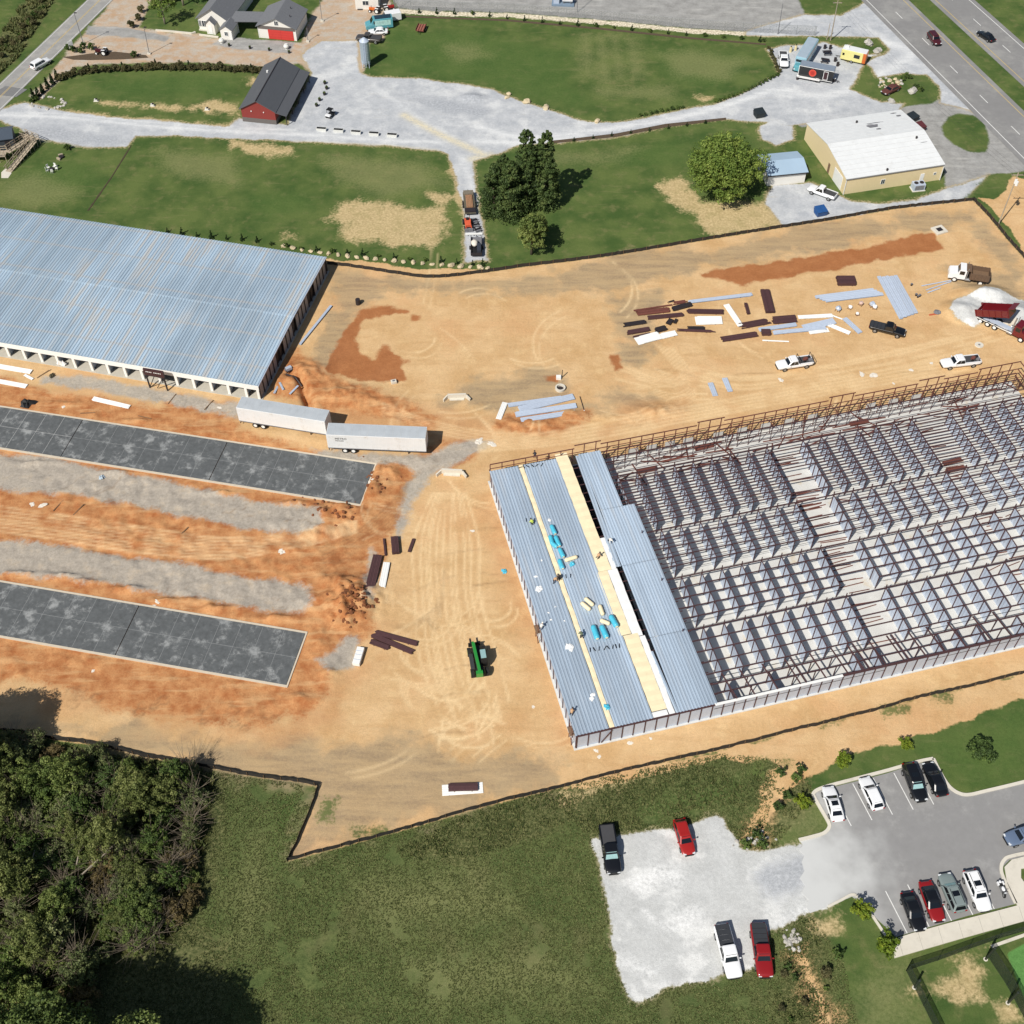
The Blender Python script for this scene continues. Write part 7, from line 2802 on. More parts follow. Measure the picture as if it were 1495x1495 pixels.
for x, y in ((870, 430), (900, 480), (930, 500), (850, 420), (830, 440)):
    shrub(Z4(x, y), 'leafy shrub among the rocks of the island', me_sg, 1.3, 'shrubs on the rock island')
for x, y in ((1060, 470), (1090, 520), (1000, 520), (1180, 320), (1230, 260), (1300, 120), (1280, 160), (1190, 130), (1500, 1120)):
    shrub(Z7(x, y), 'straggly weed bush in the eroded gully', me_sg, 1.4, 'weed bushes in the upper gully', 'bush', 'bush')
for i in range(9):
    x, y = rnd.uniform(1180, 1500), rnd.uniform(1120, 1480)
    shrub(Z7(x, y), 'straggly weed bush beside the dry gully below the car park', rnd.choice([me_sg, me_sh[1]]), rnd.uniform(.6, 1.1), 'weed bushes in the lower gully', 'bush', 'bush')
for i in range(34):
    f = rnd.random()
    x, y = 4 + f * 74 + rnd.uniform(-9, 7), 82 - f * 88 + rnd.uniform(-8, 6)
    shrub((x, y), 'rough grey-green scrub bush on the roadside bank', rnd.choice([me_sh[0], me_sh[1], me_sg]), rnd.uniform(.7, 1.5), 'scrub bushes on the roadside bank', 'bush', 'bush')

# ---- weeds and tall grass of the meadow: one uncountable mass
q = np.random.RandomState(77)


def tuft_field(name, polys, n, h, wdt, mat, seed, avoid=(), thr=.42):
    q = np.random.RandomState(seed)
    pts = []
    W = [poly(p) for p in polys]
    xs = [a for p in W for a, _ in p]
    ys = [b for p in W for _, b in p]
    X = q.uniform(min(xs), max(xs), n * 4)
    Y = q.uniform(min(ys), max(ys), n * 4)
    sd = np.full(X.shape, -30.0)
    for p in W:
        sd = np.maximum(sd, sd_poly(X, Y, p))
    for p in avoid:
        sd = np.minimum(sd, -sd_poly(X, Y, poly(p)) - .1)
    keep = (sd > 0) & (fbm(X, Y, .35, 3, seed) > thr)
    X, Y = X[keep][:n], Y[keep][:n]
    n = len(X)
    iz = np.clip(((X - GX0) / (GX1 - GX0) * nx).astype(int), 0, nx)
    jz = np.clip(((Y - GY0) / (GY1 - GY0) * ny).astype(int), 0, ny)
    Z = GZ[jz, iz]
    V, F = [], []
    a = q.uniform(0, 6.28, (n, 3))
    hh = h * q.uniform(.5, 1.3, (n, 3))
    base = np.stack([X, Y, Z - .02], -1)
    vs = []
    for k in range(3):
        dx = np.stack([np.cos(a[:, k]), np.sin(a[:, k]), np.zeros(n)], -1)
        le = np.stack([np.cos(a[:, k] + 1.3), np.sin(a[:, k] + 1.3), np.zeros(n)], -1) * (hh[:, k] * .6)[:, None]
        vs += [base - dx * wdt, base + dx * wdt, base + le + np.stack([0 * X, 0 * X, hh[:, k]], -1)]
    v = np.stack(vs, 1).reshape(-1, 3)
    me = bpy.data.meshes.new(name)
    me.vertices.add(len(v))
    me.vertices.foreach_set('co', v.astype(np.float32).reshape(-1))
    m_ = len(v) // 3
    me.loops.add(m_ * 3)
    me.loops.foreach_set('vertex_index', np.arange(m_ * 3, dtype=np.int32))
    me.polygons.add(m_)
    me.polygons.foreach_set('loop_start', np.arange(0, m_ * 3, 3, dtype=np.int32))
    at__ = me.attributes.new('lv', 'FLOAT', 'POINT')
    at__.data.foreach_set('value', np.repeat(q.uniform(0, 1, n), 9).astype(np.float32))
    me.materials.append(mat)
    me.update(calc_edges=True)
    o = bpy.data.objects.new(name, me)
    COL.objects.link(o)
    return o


LF_GRASS = leafmat('meadow_blade', srgb(76, 87, 48), srgb(106, 113, 68), srgb(146, 148, 100), .2)
LF_WEED = leafmat('weed_blade', srgb(62, 76, 42), srgb(94, 104, 60), srgb(132, 128, 84), .2)
tag(tuft_field('meadow_grass', MEADOW, 70000, .15, .08, LF_GRASS, 3, CARPARK + WOOD, .3), 'uneven tufted grass of the meadow', 'grass', kind='stuff')
tag(tuft_field('weeds', [ROUGH[1], ROUGH[2], ROUGH[3]], 6000, .3, .10, LF_WEED, 4, CARPARK, .45), 'taller weeds along the gully and the fence', 'weeds', kind='stuff')
tag(tuft_field('roadside_weeds', [ROUGH[0]], 5000, .6, .2, LF_WEED, 5), 'coarse weeds on the roadside bank', 'weeds', kind='stuff')
tag(tuft_field('undergrowth', WOOD, 12000, .6, .18, LF_WEED, 6), 'undergrowth of the wood', 'undergrowth', kind='stuff')

# ================================================================ people on the roof
def person(loc, rz, label, pose, top, legs, hat):
    """one continuous skinned body; pose 'stand', 'bend', 'kneel'"""
    t = thing('person', label, 'person', loc, rz)
    if pose == 'stand':
        J = {'pel': (0, 0, .95), 'sp': (0, 0, 1.2), 'ch': (.02, 0, 1.42), 'nk': (.03, 0, 1.54), 'hd': (.05, 0, 1.68),
             'kl': (.05, .12, .5), 'kr': (-.05, -.12, .5), 'fl': (.0, .14, .07), 'fr': (-.08, -.14, .07), 'el': (.12, .3, 1.15), 'er': (.1, -.3, 1.15), 'hl': (.3, .26, 1.0), 'hr': (.28, -.26, .98)}
    elif pose == 'bend':
        J = {'pel': (-.2, 0, .85), 'sp': (0, 0, .98), 'ch': (.22, 0, 1.02), 'nk': (.34, 0, 1.02), 'hd': (.48, 0, 1.0),
             'kl': (.02, .14, .48), 'kr': (-.12, -.14, .46), 'fl': (-.08, .16, .07), 'fr': (-.28, -.16, .07), 'el': (.3, .28, .7), 'er': (.28, -.28, .7), 'hl': (.46, .2, .42), 'hr': (.46, -.2, .4)}
    else:
        J = {'pel': (-.2, 0, .38), 'sp': (-.08, 0, .62), 'ch': (.1, 0, .8), 'nk': (.2, 0, .88), 'hd': (.3, 0, .98),
             'kl': (.18, .16, .12), 'kr': (.14, -.16, .12), 'fl': (-.28, .16, .09), 'fr': (-.3, -.16, .09), 'el': (.3, .28, .55), 'er': (.3, -.26, .52), 'hl': (.48, .2, .28), 'hr': (.5, -.18, .25)}
    R = {'pel': .15, 'sp': .15, 'ch': .17, 'nk': .07, 'hd': .115, 'kl': .085, 'kr': .085, 'fl': .06, 'fr': .06, 'el': .06, 'er': .06, 'hl': .05, 'hr': .05}
    E_ = [('pel', 'sp'), ('sp', 'ch'), ('ch', 'nk'), ('nk', 'hd'), ('pel', 'kl'), ('pel', 'kr'), ('kl', 'fl'), ('kr', 'fr'), ('ch', 'el'), ('ch', 'er'), ('el', 'hl'), ('er', 'hr')]
    ks = list(J)
    me = bpy.data.meshes.new('body')
    me.from_pydata([J[k] for k in ks], [(ks.index(a), ks.index(b)) for a, b in E_], [])
    o = bpy.data.objects.new('body', me)
    COL.objects.link(o)
    md = o.modifiers.new('skin', 'SKIN')
    for i, k in enumerate(ks):
        me.skin_vertices[0].data[i].radius = (R[k], R[k])
    me.skin_vertices[0].data[0].use_root = True
    ss = o.modifiers.new('sub', 'SUBSURF')
    ss.levels = ss.render_levels = 1
    bpy.context.view_layer.update()
    m2 = bpy.data.meshes.new_from_object(o.evaluated_get(bpy.context.evaluated_depsgraph_get()))
    bpy.data.objects.remove(o)
    m2.materials.clear()
    sk = pm('skin', srgb(176, 128, 100), .6, var=.05)
    for mm in (top, legs, sk):
        m2.materials.append(mm)
    pel, hd = Vector(J['pel']), Vector(J['hd'])
    for f in m2.polygons:
        c = f.center
        dl = min((c - (Vector(J[k]) * .5 + pel * .5)).length for k in ('kl', 'kr'))
        if (c - hd).length < .17 or min((c - Vector(J[k])).length for k in ('hl', 'hr')) < .1:
            f.material_index = 2
        elif min((c - Vector(J[k])).length for k in ('kl', 'kr', 'fl', 'fr')) < .28 or dl < .16:
            f.material_index = 1
        else:
            f.material_index = 0
        f.use_smooth = True
    inst('body', m2, t)
    h_ = MB()
    h_.blob((hd.x, hd.y, hd.z + .07), (.15, .135, .1), 2, 10, 6, .0)
    h_.build('hard_hat', hat, t, smooth=True)
    return t


C_TAN = pm('tan_shirt', srgb(196, 158, 120), .8)
C_GRY = pm('grey_shirt', srgb(150, 152, 150), .8)
C_HIV = pm('lime_vest', srgb(190, 206, 90), .7)
C_DK = pm('dark_trousers', srgb(44, 44, 52), .8)
C_JN = pm('jeans', srgb(64, 76, 100), .8)
C_WH = pm('white_shirt', srgb(222, 220, 214), .8)
H_Y = pm('hat_white', srgb(232, 230, 222), .4)
H_D = pm('hat_dark', srgb(60, 52, 46), .5)
RTOP = RZ + .09
rp = lambda x, y: (760 + x / 6.795, 740 + y / 6.795)


def onroof(px, dz=0.0):
    p = at(px[0], px[1], RTOP)
    return Vector((p.x, p.y, RTOP - .01 + dz))


person(onroof(rp(118, 168)), 2.6, 'person in lime vest kneeling by the narrow cream strip', 'kneel', C_HIV, C_DK, H_D)
person(onroof(rp(885, 352)), -1.1, 'person in white shirt bending over the bare seam of the roof', 'bend', C_WH, C_DK, H_Y)
person(onroof(rp(768, 505)), .6, 'person in tan shirt kneeling on the cream blanket', 'kneel', C_TAN, C_DK, H_D)
person(onroof(rp(335, 752)), .4, 'person in tan shirt crouching beside the teal rolls, one of two', 'bend', C_TAN, C_DK, H_D)
person(onroof(rp(392, 712)), 3.2, 'person in dark clothes crouching beside the teal rolls', 'kneel', pm('dark_shirt', srgb(62, 58, 60), .8), C_DK, H_D)
person(onroof(rp(602, 1296)), 2.0, 'person in grey-green clothes bending near the roof clips', 'bend', pm('olive_shirt', srgb(96, 108, 84), .8), C_DK, H_Y)
person(onroof(rp(205, 1205)), 1.0, 'person in white shirt at the west eave beside scaffold', 'kneel', C_WH, C_JN, H_Y)
person(onroof((834.5, 1042)), 1.2, 'person in tan shirt at the west eave near the front corner', 'kneel', C_TAN, C_DK, H_D)
person(onroof((781, 668.5)), 1.7, 'person in dark shirt standing at the rear eave', 'bend', C_DK, C_DK, H_D)


# ================================================================ rolls, clips and scraps on the roof
def roll(a, b, label, mat, r, group, nm='insulation_roll', cat='roll', base=None):
    p, q = at(a[0], a[1], RTOP + r), at(b[0], b[1], RTOP + r)
    c = (p + q) / 2
    d = q - p
    rz = math.atan2(d.y, d.x)
    L = d.length
    t = thing(nm, label, cat, (c.x, c.y, RTOP - .03), rz, group)
    m = MB()
    rings = []
    for i in range(9):
        x = -L / 2 + L * i / 8
        k = (.72 if i in (0, 8) else .95 + .06 * (i % 2))
        rings.append([(x, r * k * math.cos(2 * math.pi * j / 16), r + r * k * math.sin(2 * math.pi * j / 16)) for j in range(16)])
    m.loft(rings)
    m.build('wrap', mat, t, smooth=True)
    for s in (-1, 1):
        MB().cyl((s * L / 2 * .98, 0, r), (s * (L / 2 + .02), 0, r), r * .6, r * .5, 12).build('end_disc', M_INS, t)
    return t


for a, b in (((305, 182), (345, 268)), ((345, 290), (388, 388)), ((385, 412), (428, 498)), ((383, 522), (420, 612)), ((312, 360), (365, 398)), ((292, 285), (318, 372))):
    roll(rp(*a), rp(*b), 'teal plastic-wrapped insulation roll in the line beside the narrow cream strip', M_TEAL, .33, 'teal rolls in line')
for a, b in (((718, 1178), (762, 1308)), ((802, 1178), (856, 1298)), ((893, 1078), (955, 1188))):
    roll(rp(*a), rp(*b), 'teal plastic-wrapped insulation roll beside the wide cream blanket', M_TEAL, .4, 'teal rolls by the wide blanket')
for a, b in (((440, 530), (562, 492)), ((640, 905), (722, 975)), ((603, 948), (690, 1020)), ((785, 975), (818, 1070)), ((792, 1122), (885, 1160))):
    roll(rp(*a), rp(*b), 'unwrapped cream insulation roll on the blue-grey sheets', M_INS, .3, 'cream rolls on the roof')


def scrap(p, label, mat, s, group, nm='plastic_scrap', cat='scrap', seed=0, flat=.14):
    q = random.Random(seed * 7 + 1)
    m = MB()
    n = 13
    z = lambda k: s * flat * q.uniform(.2, k)
    ring = lambda f, k: [(s * f * q.uniform(.55, 1.15) * math.cos(6.283 * i / n), s * f * .7 * q.uniform(.5, 1.2) * math.sin(6.283 * i / n), z(k)) for i in range(n)]
    vs = [(0, 0, z(2.2))] + ring(.5, 2.4) + ring(1, .9) + [(0, 0, -.02)]
    fs = [(0, 1 + i, 1 + (i + 1) % n) for i in range(n)] + [(1 + i, n + 1 + i, n + 1 + (i + 1) % n, 1 + (i + 1) % n) for i in range(n)] + [(2 * n + 1, n + 1 + (i + 1) % n, n + 1 + i) for i in range(n)]
    m.add(vs, fs)
    o = m.build(nm, mat, None, smooth=False)
    o.location = p
    o.rotation_euler = (0, 0, seed * 1.3)
    return tag(o, label, cat, group)


for i, px in enumerate((rp(510, 570), (886, 1033))):
    scrap(onroof(px, .0), ('crumpled teal wrapper beside the unwrapped roll', 'crumpled teal wrapper near the front eave')[i], M_TEAL, .6, None, 'plastic_wrapper', 'wrapper', i + 3, .3)
for i, px in enumerate((rp(180, 812), rp(485, 1395), (866, 1014), (864, 1020), rp(275, 1050), rp(300, 1120), rp(435, 1130), rp(345, 990), rp(285, 130), rp(150, 690), rp(210, 530))):
    scrap(onroof(px), 'scrap of white plastic film lying on the roof sheets', M_PLASTIC, (.75, .8, .5, .45, .22, .25, .2, .2, .35, .3, .25)[i], 'white film scraps on the roof', seed=i + 20, flat=.1)
clip = MB().bx(-.32, .32, -.045, .045, 0, .1).mesh('seam_clip', M_TRIMB)
for i, x in enumerate((690, 730, 778, 838, 868, 915, 945, 980)):
    o = inst('seam_clip', clip, None, onroof(rp(x, 1420 - i * 6)), rnd.uniform(1.0, 2.2))
    tag(o, 'dark seam clamp in the row beside the teal rolls', 'clamp', 'seam clamps by the teal rolls')
for i, x in enumerate((435, 465, 500, 545, 585, 630)):
    o = inst('seam_clip', clip, None, onroof((690 + x / 6.23, 620 + (390 - i * 5) / 6.23)), rnd.uniform(.3, 2.6))
    tag(o, 'dark seam clamp in the row at the rear eave', 'clamp', 'seam clamps at the rear eave')
for x, y in ((55, 132), (450, 690), (495, 685)):
    o = inst('seam_clip', clip, None, onroof(rp(x, y)), rnd.uniform(1.2, 2.0))
    tag(o, 'loose dark clamp on the open roof sheets', 'clamp', 'loose clamps on the roof')


# scaffold brackets at the west eave
def bracket(px, label):
    p = at(*px)
    t = thing('eave_scaffold', label, 'scaffold', (p.x, p.y, 0), RROT)
    for y in (-.6, .6):
        MB().bar((0, y, 0), (0, y, 3.6), .07).build('upright', M_RUST, t)
    for z in (1.2, 2.4, 3.4):
        MB().bar((0, -.6, z), (0, .6, z), .06).build('rung', M_RUST, t)
    MB().bx(-.3, .3, -.7, .7, 2.6, 2.66).build('platform', M_DWOOD, t)
    MB().bar((0, -.6, .2), (0, .6, 2.2), .05).build('brace', M_RUST, t)
    return t


bracket(rp(160, 1320), 'rusty eave scaffold halfway down the west wall')
bracket((832, 1082), 'rusty eave scaffold by the front corner of the west wall')

# ================================================================ stacks of building steel in the yard


def stack(a, b, wd, n, layers, mat, label, nm='steel_bundle', cat='steel bundle', z=0.0, jit=.25, h=.11, mix=None, grp=None):
    p, q = at(*a), at(*b)
    d = q - p
    rz = math.atan2(d.y, d.x)
    L = d.length
    c = (p + q) / 2
    t = thing(nm, label, cat, (c.x, c.y, gz(c.x, c.y) + z), rz, grp)
    for x in (-L * .3, L * .3):
        MB().bx(x - .06, x + .06, -wd / 2 - .05, wd / 2 + .05, 0, .1).build('bearer', M_DWOOD, t)
    mw = wd / n
    for k in range(layers):
        for i in range(n):
            j = rnd.uniform(-jit, jit)
            y = -wd / 2 + mw * (i + .5)
            m = MB()
            x0, x1, z0 = -L / 2 + j, L / 2 + j * .6, .1 + k * h
            # C section: web and two lips
            m.bx(x0, x1, y - mw * .45, y + mw * .45, z0 + h * .72, z0 + h * .98)
            m.bx(x0, x1, y - mw * .45, y - mw * .3, z0, z0 + h * .72)
            m.bx(x0, x1, y + mw * .3, y + mw * .45, z0, z0 + h * .72)
            m.build('member', mix[(i + k) % len(mix)] if mix else mat, t)
    return t


def sheets(a, b, wd, n, mat, label, nm='sheet_stack', cat='sheet stack', fan=.12, h=.04, z=0.0, w1=None):
    p, q = at(*a), at(*b)
    d = q - p
    rz = math.atan2(d.y, d.x)
    L = d.length
    c = (p + q) / 2
    t = thing(nm, label, cat, (c.x, c.y, gz(c.x, c.y) + z), rz)
    w1 = w1 or wd
    for x in (-L * .32, L * .32):
        MB().bx(x - .06, x + .06, -wd / 2, wd / 2, 0, .1).build('bearer', M_DWOOD, t)
    for i in range(n):
        m = MB()
        y0 = (wd - w1) * (i / max(1, n - 1) - .5)
        ribbed(m, -w1 / 2, w1 / 2, -L / 2, L / 2, 0, 0, 0, .3, .035, .05)
        o = m.build('sheet', mat, t)
        o.location = (rnd.uniform(-fan, fan) * 2, y0, .1 + i * h)
        o.rotation_euler = (0, 0, -math.pi / 2 + rnd.uniform(-fan, fan) * .12)
    return t


k9 = lambda x, y: (900 + x / 6.795, 390 + y / 6.795)
k10 = lambda x, y: (1080 + x / 7.475, 390 + y / 7.475)
k11 = lambda x, y: (1270 + x / 6.644, 370 + y / 6.644)
stack(k9(205, 465), k9(520, 430), 1.2, 6, 2, M_RUST, 'bright rust red channel bundle at the end of the steel rows')
stack(k9(150, 440), k9(540, 382), .3, 2, 1, M_RUST, 'thin pair of rust red bars above the bright red bundle', jit=.5)
stack(k9(560, 425), k9(740, 378), 1.0, 5, 3, M_DARK, 'short dark steel bundle touching the end of the long grey sheet')
stack(k9(320, 512), k9(660, 480), .8, 4, 3, M_BROWN, 'long brown bundle below the bright red bundle')
stack(k9(85, 580), k9(290, 550), .9, 4, 2, M_DARK, 'dark bundle with loose bars at the outer end of the steel rows', jit=.5)
stack(k9(110, 660), k9(320, 625), .9, 5, 3, M_BROWN, 'squared brown bundle beside the white panel pile')
stack(k9(165, 697), k9(330, 660), .3, 2, 1, M_BROWN, 'two loose brown bars beside the white panel pile')
stack(k9(390, 640), k9(485, 615), 1.0, 5, 4, M_DARK, 'stubby dark steel block beside the white panel pile')
stack(k9(510, 575), k9(545, 530), .9, 4, 3, M_DARK, 'stubby dark steel block standing alone among the rows', jit=.05)
stack(k9(575, 565), k9(595, 530), .5, 3, 3, M_DARK, 'small dark steel block next to the stubby block', jit=.05)
stack(k9(705, 448), k9(1055, 455), 1.0, 5, 3, M_BROWN, 'long brown channel bundle above the white sheet pile')
stack(k9(630, 632), k9(955, 645), .5, 3, 2, M_BROWN, 'brown bars lying under a dark offcut', jit=.7)
stack(k9(710, 612), k9(870, 612), .7, 4, 2, M_DARK, 'dark offcut bundle resting beside long brown bars', jit=.2)
stack(k9(1045, 725), k9(1390, 672), 1.2, 6, 2, M_BROWN, 'wide flat brown bundle nearest the parked white pickup')
stack(k9(1250, 590), k9(1495, 545), 1.4, 7, 2, M_BROWN, 'fanned brown bundle behind the wide flat bundle', jit=.8)
stack(k9(500, 358), k9(560, 340), .3, 2, 1, M_DARK, 'scattered dark offcuts above the bright red bundle', jit=.4)
stack(k9(580, 362), k9(690, 345), .8, 4, 1, M_RUST, 'tangle of rusty offcuts by the long grey sheet', jit=.6)
sheets(k9(720, 350), k9(1335, 280), .8, 5, M_GALV, 'very long narrow stack of pale grey sheets')
sheets(k9(225, 735), k9(400, 690), 1.9, 5, M_WSTEEL, 'tilted pile of white wall sheets at the outer end of the rows', fan=.3)
sheets(k9(450, 690), k9(585, 660), 1.3, 4, M_WSTEEL, 'smaller pile of white wall sheets next to a dark block', fan=.3)
sheets(k9(785, 540), k9(1015, 535), 2.0, 6, M_WSTEEL, 'broad pile of white sheets in the middle of the steel rows', fan=.35)
sheets(k9(1085, 375), k9(1230, 590), 1.0, 5, M_WSTEEL, 'long white sheet stack lying crossways to the rows', fan=.08)
stack(k9(1278, 370), k9(1308, 475), .5, 3, 3, M_BROWN, 'short dark bundle standing crossways beside the white stack', jit=.05)
stack(k10(270, 265), k10(330, 508), 1.6, 7, 4, M_BROWN, 'big squared brown bundle lying crossways', jit=.05)
stack(k10(1060, 165), k10(1255, 165), 2.2, 8, 5, M_BROWN, 'tall brown steel block behind the fanned grey sheets', jit=.12)
stack(k10(360, 590), k10(610, 570), 1.8, 8, 2, M_BROWN, 'brown channel bundle end to end with white sheets', jit=.3)
sheets(k10(640, 555), k10(1010, 535), .9, 4, M_WSTEEL, 'white sheet stack end to end with the brown channels', fan=.06)
sheets(k10(215, 690), k10(605, 635), .9, 5, M_GALV, 'pale grey sheet stack above a squared brown block', fan=.1)
sheets(k10(370, 725), k10(930, 670), .9, 5, M_GALV, 'pale grey sheet stack below the other grey stack', fan=.1)
sheets(k10(700, 670), k10(1020, 600), 1.5, 5, M_GALV, 'wide pale grey sheet stack below the white sheets', fan=.12)
sheets(k10(770, 715), k10(945, 690), 1.1, 4, M_WSTEEL, 'short white sheet stack with loose end strip', fan=.2)
stack(k10(235, 725), k10(330, 725), 1.3, 6, 4, M_BROWN, 'squared brown steel block below the grey stacks', jit=.04)
sheets(k10(245, 805), k10(535, 818), .3, 2, M_WSTEEL, 'single thin white strip lying on the dirt', fan=.02)
sheets(k10(960, 630), k10(1200, 730), .9, 4, M_WSTEEL, 'slanted white sheet stack near the black pickup', fan=.06)
sheets(k10(1140, 565), k10(1310, 720), .95, 4, M_GALV, 'slanted grey sheet stack next to the slanted white one', fan=.06)
sheets(k10(1000, 530), k10(1120, 575), .3, 2, M_WSTEEL, 'short white strip pointing at the slanted grey stack', fan=.02)
for i in range(4):
    sheets(k10(830 + i * 35, 365 + i * 14 - 30), k10(1460 + i * 30, 285 + i * 15 - 28), .75, 6, M_GALV, ('outermost grey roof sheet stack of the fan, nearest the brown block', 'second grey roof sheet stack of the fan', 'third grey roof sheet stack of the fan', 'last grey roof sheet stack of the fan, nearest the pallets')[i], fan=.1)
for i in range(5):
    sheets(k11(85 + i * 40, 235 - i * 2), k11(300 + i * 36, 640 - i * 14), .62, 7, M_GALV, ('grey roof sheet stack of the slanted set, outermost toward the fan', 'grey roof sheet stack of the slanted set, second from the fan', 'grey roof sheet stack of the slanted set, in its middle', 'grey roof sheet stack of the slanted set, fourth from the fan', 'grey roof sheet stack of the slanted set, farthest from the fan')[i], fan=.08)
for i, (a, b) in enumerate((((500, 320), (800, 262)), ((545, 360), (790, 275)), ((560, 385), (680, 340)))):
    sheets(k11(*a), k11(*b), .22, 2, M_GALV, ('thin grey strip lying loose behind the dump truck, the longest', 'thin grey strip lying loose behind the dump truck, the middle one', 'thin grey strip lying loose behind the dump truck, the shortest')[i], fan=.05)
# grey sheet stacks near the manhole
z7 = lambda x, y: (740 + x / 3.7375, 370 + y / 3.7375)
for i, (a, b, wd) in enumerate((((10, 832), (300, 790), .8), ((70, 855), (360, 785), 1.3), ((50, 885), (375, 835), 1.1), ((80, 915), (375, 870), 1.0))):
    sheets(z7(*a), z7(*b), wd, 5, M_GALV, ('long grey sheet stack by the manhole, the thin outermost one', 'long grey sheet stack by the manhole, closest to the manhole', 'long grey sheet stack by the manhole, middle of the group', 'long grey sheet stack by the manhole, closest to the haul road')[i], fan=.08)
sheets(z7(-45, 905), z7(-110 + 100, 820), .9, 4, M_WSTEEL, 'white and grey sheet stack slanted beside the haul road', fan=.08)
for i, (x, y) in enumerate(((1120, 740), (1202, 722))):
    sheets(z7(x - 12, y - 32), z7(x + 15, y + 32), .9, 3, M_GALV, ('small grey sheet pile on open dirt, the larger of two', 'small grey sheet pile on open dirt, the smaller of two')[i], fan=.2)
# stacks in the inner yard
c7 = lambda x, y: (370 + x / 3.7375, 740 + y / 3.7375)
stack(c7(680, 275), c7(635, 458), 1.35, 6, 3, M_BROWN, 'long maroon steel bundle beside the grey crates', jit=.06)
sheets(c7(728, 312), c7(702, 445), .95, 6, M_WSTEEL, 'grey-white sheet stack beside the long maroon bundle', fan=.06)
stack(c7(770, 175), c7(778, 262), 1.1, 5, 5, M_BROWN, 'squared maroon steel block with dark shadow side', jit=.05)
stack(c7(875, 180), c7(850, 250), .45, 3, 2, M_BROWN, 'small maroon offcut bundle lying alone', jit=.06)
stack(c7(712, 180), c7(722, 270), .3, 2, 2, M_BROWN, 'narrow maroon bars beside the squared block', jit=.1)
for i, (a, b) in enumerate((((650, 705), (870, 798)), ((670, 690), (895, 752)), ((645, 740), (740, 775)))):
    stack(c7(*a), c7(*b), .75, 4, 2, M_BROWN, ('long maroon bundle fanned in the dirt, the middle one', 'long maroon bundle fanned in the dirt, the one toward the rough clay heap', 'short maroon bundle fanned in the dirt')[i], jit=.2)
p = at(*c7(575, 825))
cr = thing('white_crate', 'long white crate with straps beside the clay bank', 'crate', p, math.radians(80))
MB().bx(-1.35, 1.35, -.5, .5, .1, .75).build('box', M_WSTEEL, cr, bevel=.02)
for x in (-.7, .1, .7):
    MB().bx(x - .04, x + .04, -.515, .515, .09, .765).build('strap', M_GALV, cr)
for x in (-1.0, 1.0):
    MB().bx(x - .08, x + .08, -.5, .5, 0, .1).build('skid', M_DWOOD, cr)
z6 = lambda x, y: (370 + x / 3.7375, 1095 + y / 3.7375)
stack(z6(1065, 210), z6(1225, 205), 1.0, 5, 3, M_BROWN, 'maroon steel bundle on white sheet near the meadow fence', jit=.04)
sheets(z6(1028, 222), z6(1250, 205), 1.5, 2, M_WSTEEL, 'white sheet lying under the maroon bundle', fan=.05, z=-.09)
z5 = lambda x, y: (x / 3.7375, 370 + y / 3.7375)
sheets(z5(-60, 610), z5(170, 650), 1.0, 4, M_WSTEEL, 'white panel stack next to the front of the storage hall', fan=.05)
sheets(z5(-60, 690), z5(145, 728), .9, 4, M_WSTEEL, 'white panel stack on clay below the other panel stack', fan=.05)
sheets(z5(135, 665), z5(180, 690), .5, 2, M_WSTEEL, 'short white panel offcut by the panel stack', fan=.05)
sheets(z5(510, 795), z5(705, 840), .85, 4, M_WSTEEL, 'white panel stack lying alone on clay above the dark slab', fan=.06)
z6b = lambda x, y: (370 + x / 3.7375, 370 + y / 3.7375)
sheets(z6b(255, 500), z6b(425, 290), .45, 5, M_GALV, 'long thin grey sheet stack beside the dark end wall', fan=.03)
for i, (a, b) in enumerate((((145, 715), (165, 755)), ((200, 775), (245, 730)), ((115, 770), (140, 720)))):
    sheets(z6b(*a), z6b(*b), .35, 2, M_GALV, ('short grey sheet offcut beside the dark end wall corner', 'short grey sheet offcut lying toward the drain pipe', 'short grey sheet offcut leaning by the hall corner')[i], fan=.05)

# ================================================================ concrete pieces, pallets, debris
p = G(1371, 337)
ci = thing('storm_inlet', 'pale square concrete storm inlet at the end of the wet ditch', 'inlet', p, .4)
MB().bx(-1.2, 1.2, -1.1, 1.1, 0, .35).build('frame', M_CONC, ci, bevel=.04)
MB().bx(-.55, .55, -.5, .5, .352, .37).build('grate', M_DARK, ci)
p = G(818, 568)
mh = thing('manhole_ring', 'round pale concrete manhole ring in the dirt', 'manhole', p)
m = MB()
rings = []
for r, z in ((.85, 0), (.85, .45), (.6, .45), (.6, .05)):
    rings.append([(r * math.cos(2 * math.pi * k / 20), r * math.sin(2 * math.pi * k / 20), z) for k in range(20)])
m.loft(rings, False)
m.build('ring', M_CONC, mh)
MB().cyl((0, 0, .02), (0, 0, .06), .6, .6, 20).build('hole_shade', M_DARK, mh)  # dark disc, the shade of the hollow ring put into its colour
for i, (x, y) in enumerate(((282, 682),)):
    p = G(*z7(x, y))
    b = thing('marker_block', 'white block with a dark post near the manhole ring', 'block', p)
    MB().bx(-.4, .4, -.35, .35, 0, .5).build('block', M_WSTEEL, b)
    MB().bar((.55, .2, 0), (.6, .2, 1.7), .12).build('post', M_DARK, b)
p = G(*z7(410, 820))
t = thing('leaning_pipe', 'thin dark pipe lying beside the grey sheet stacks', 'pipe', p, 1.75)
MB().cyl((-1.6, 0, .08), (1.6, 0, .08), .07, .07, 8).build('pipe', M_DARK, t)
MB().cyl((-1.75, 0, .08), (-1.6, 0, .08), .1, .1, 8).build('collar', M_WSTEEL, t)


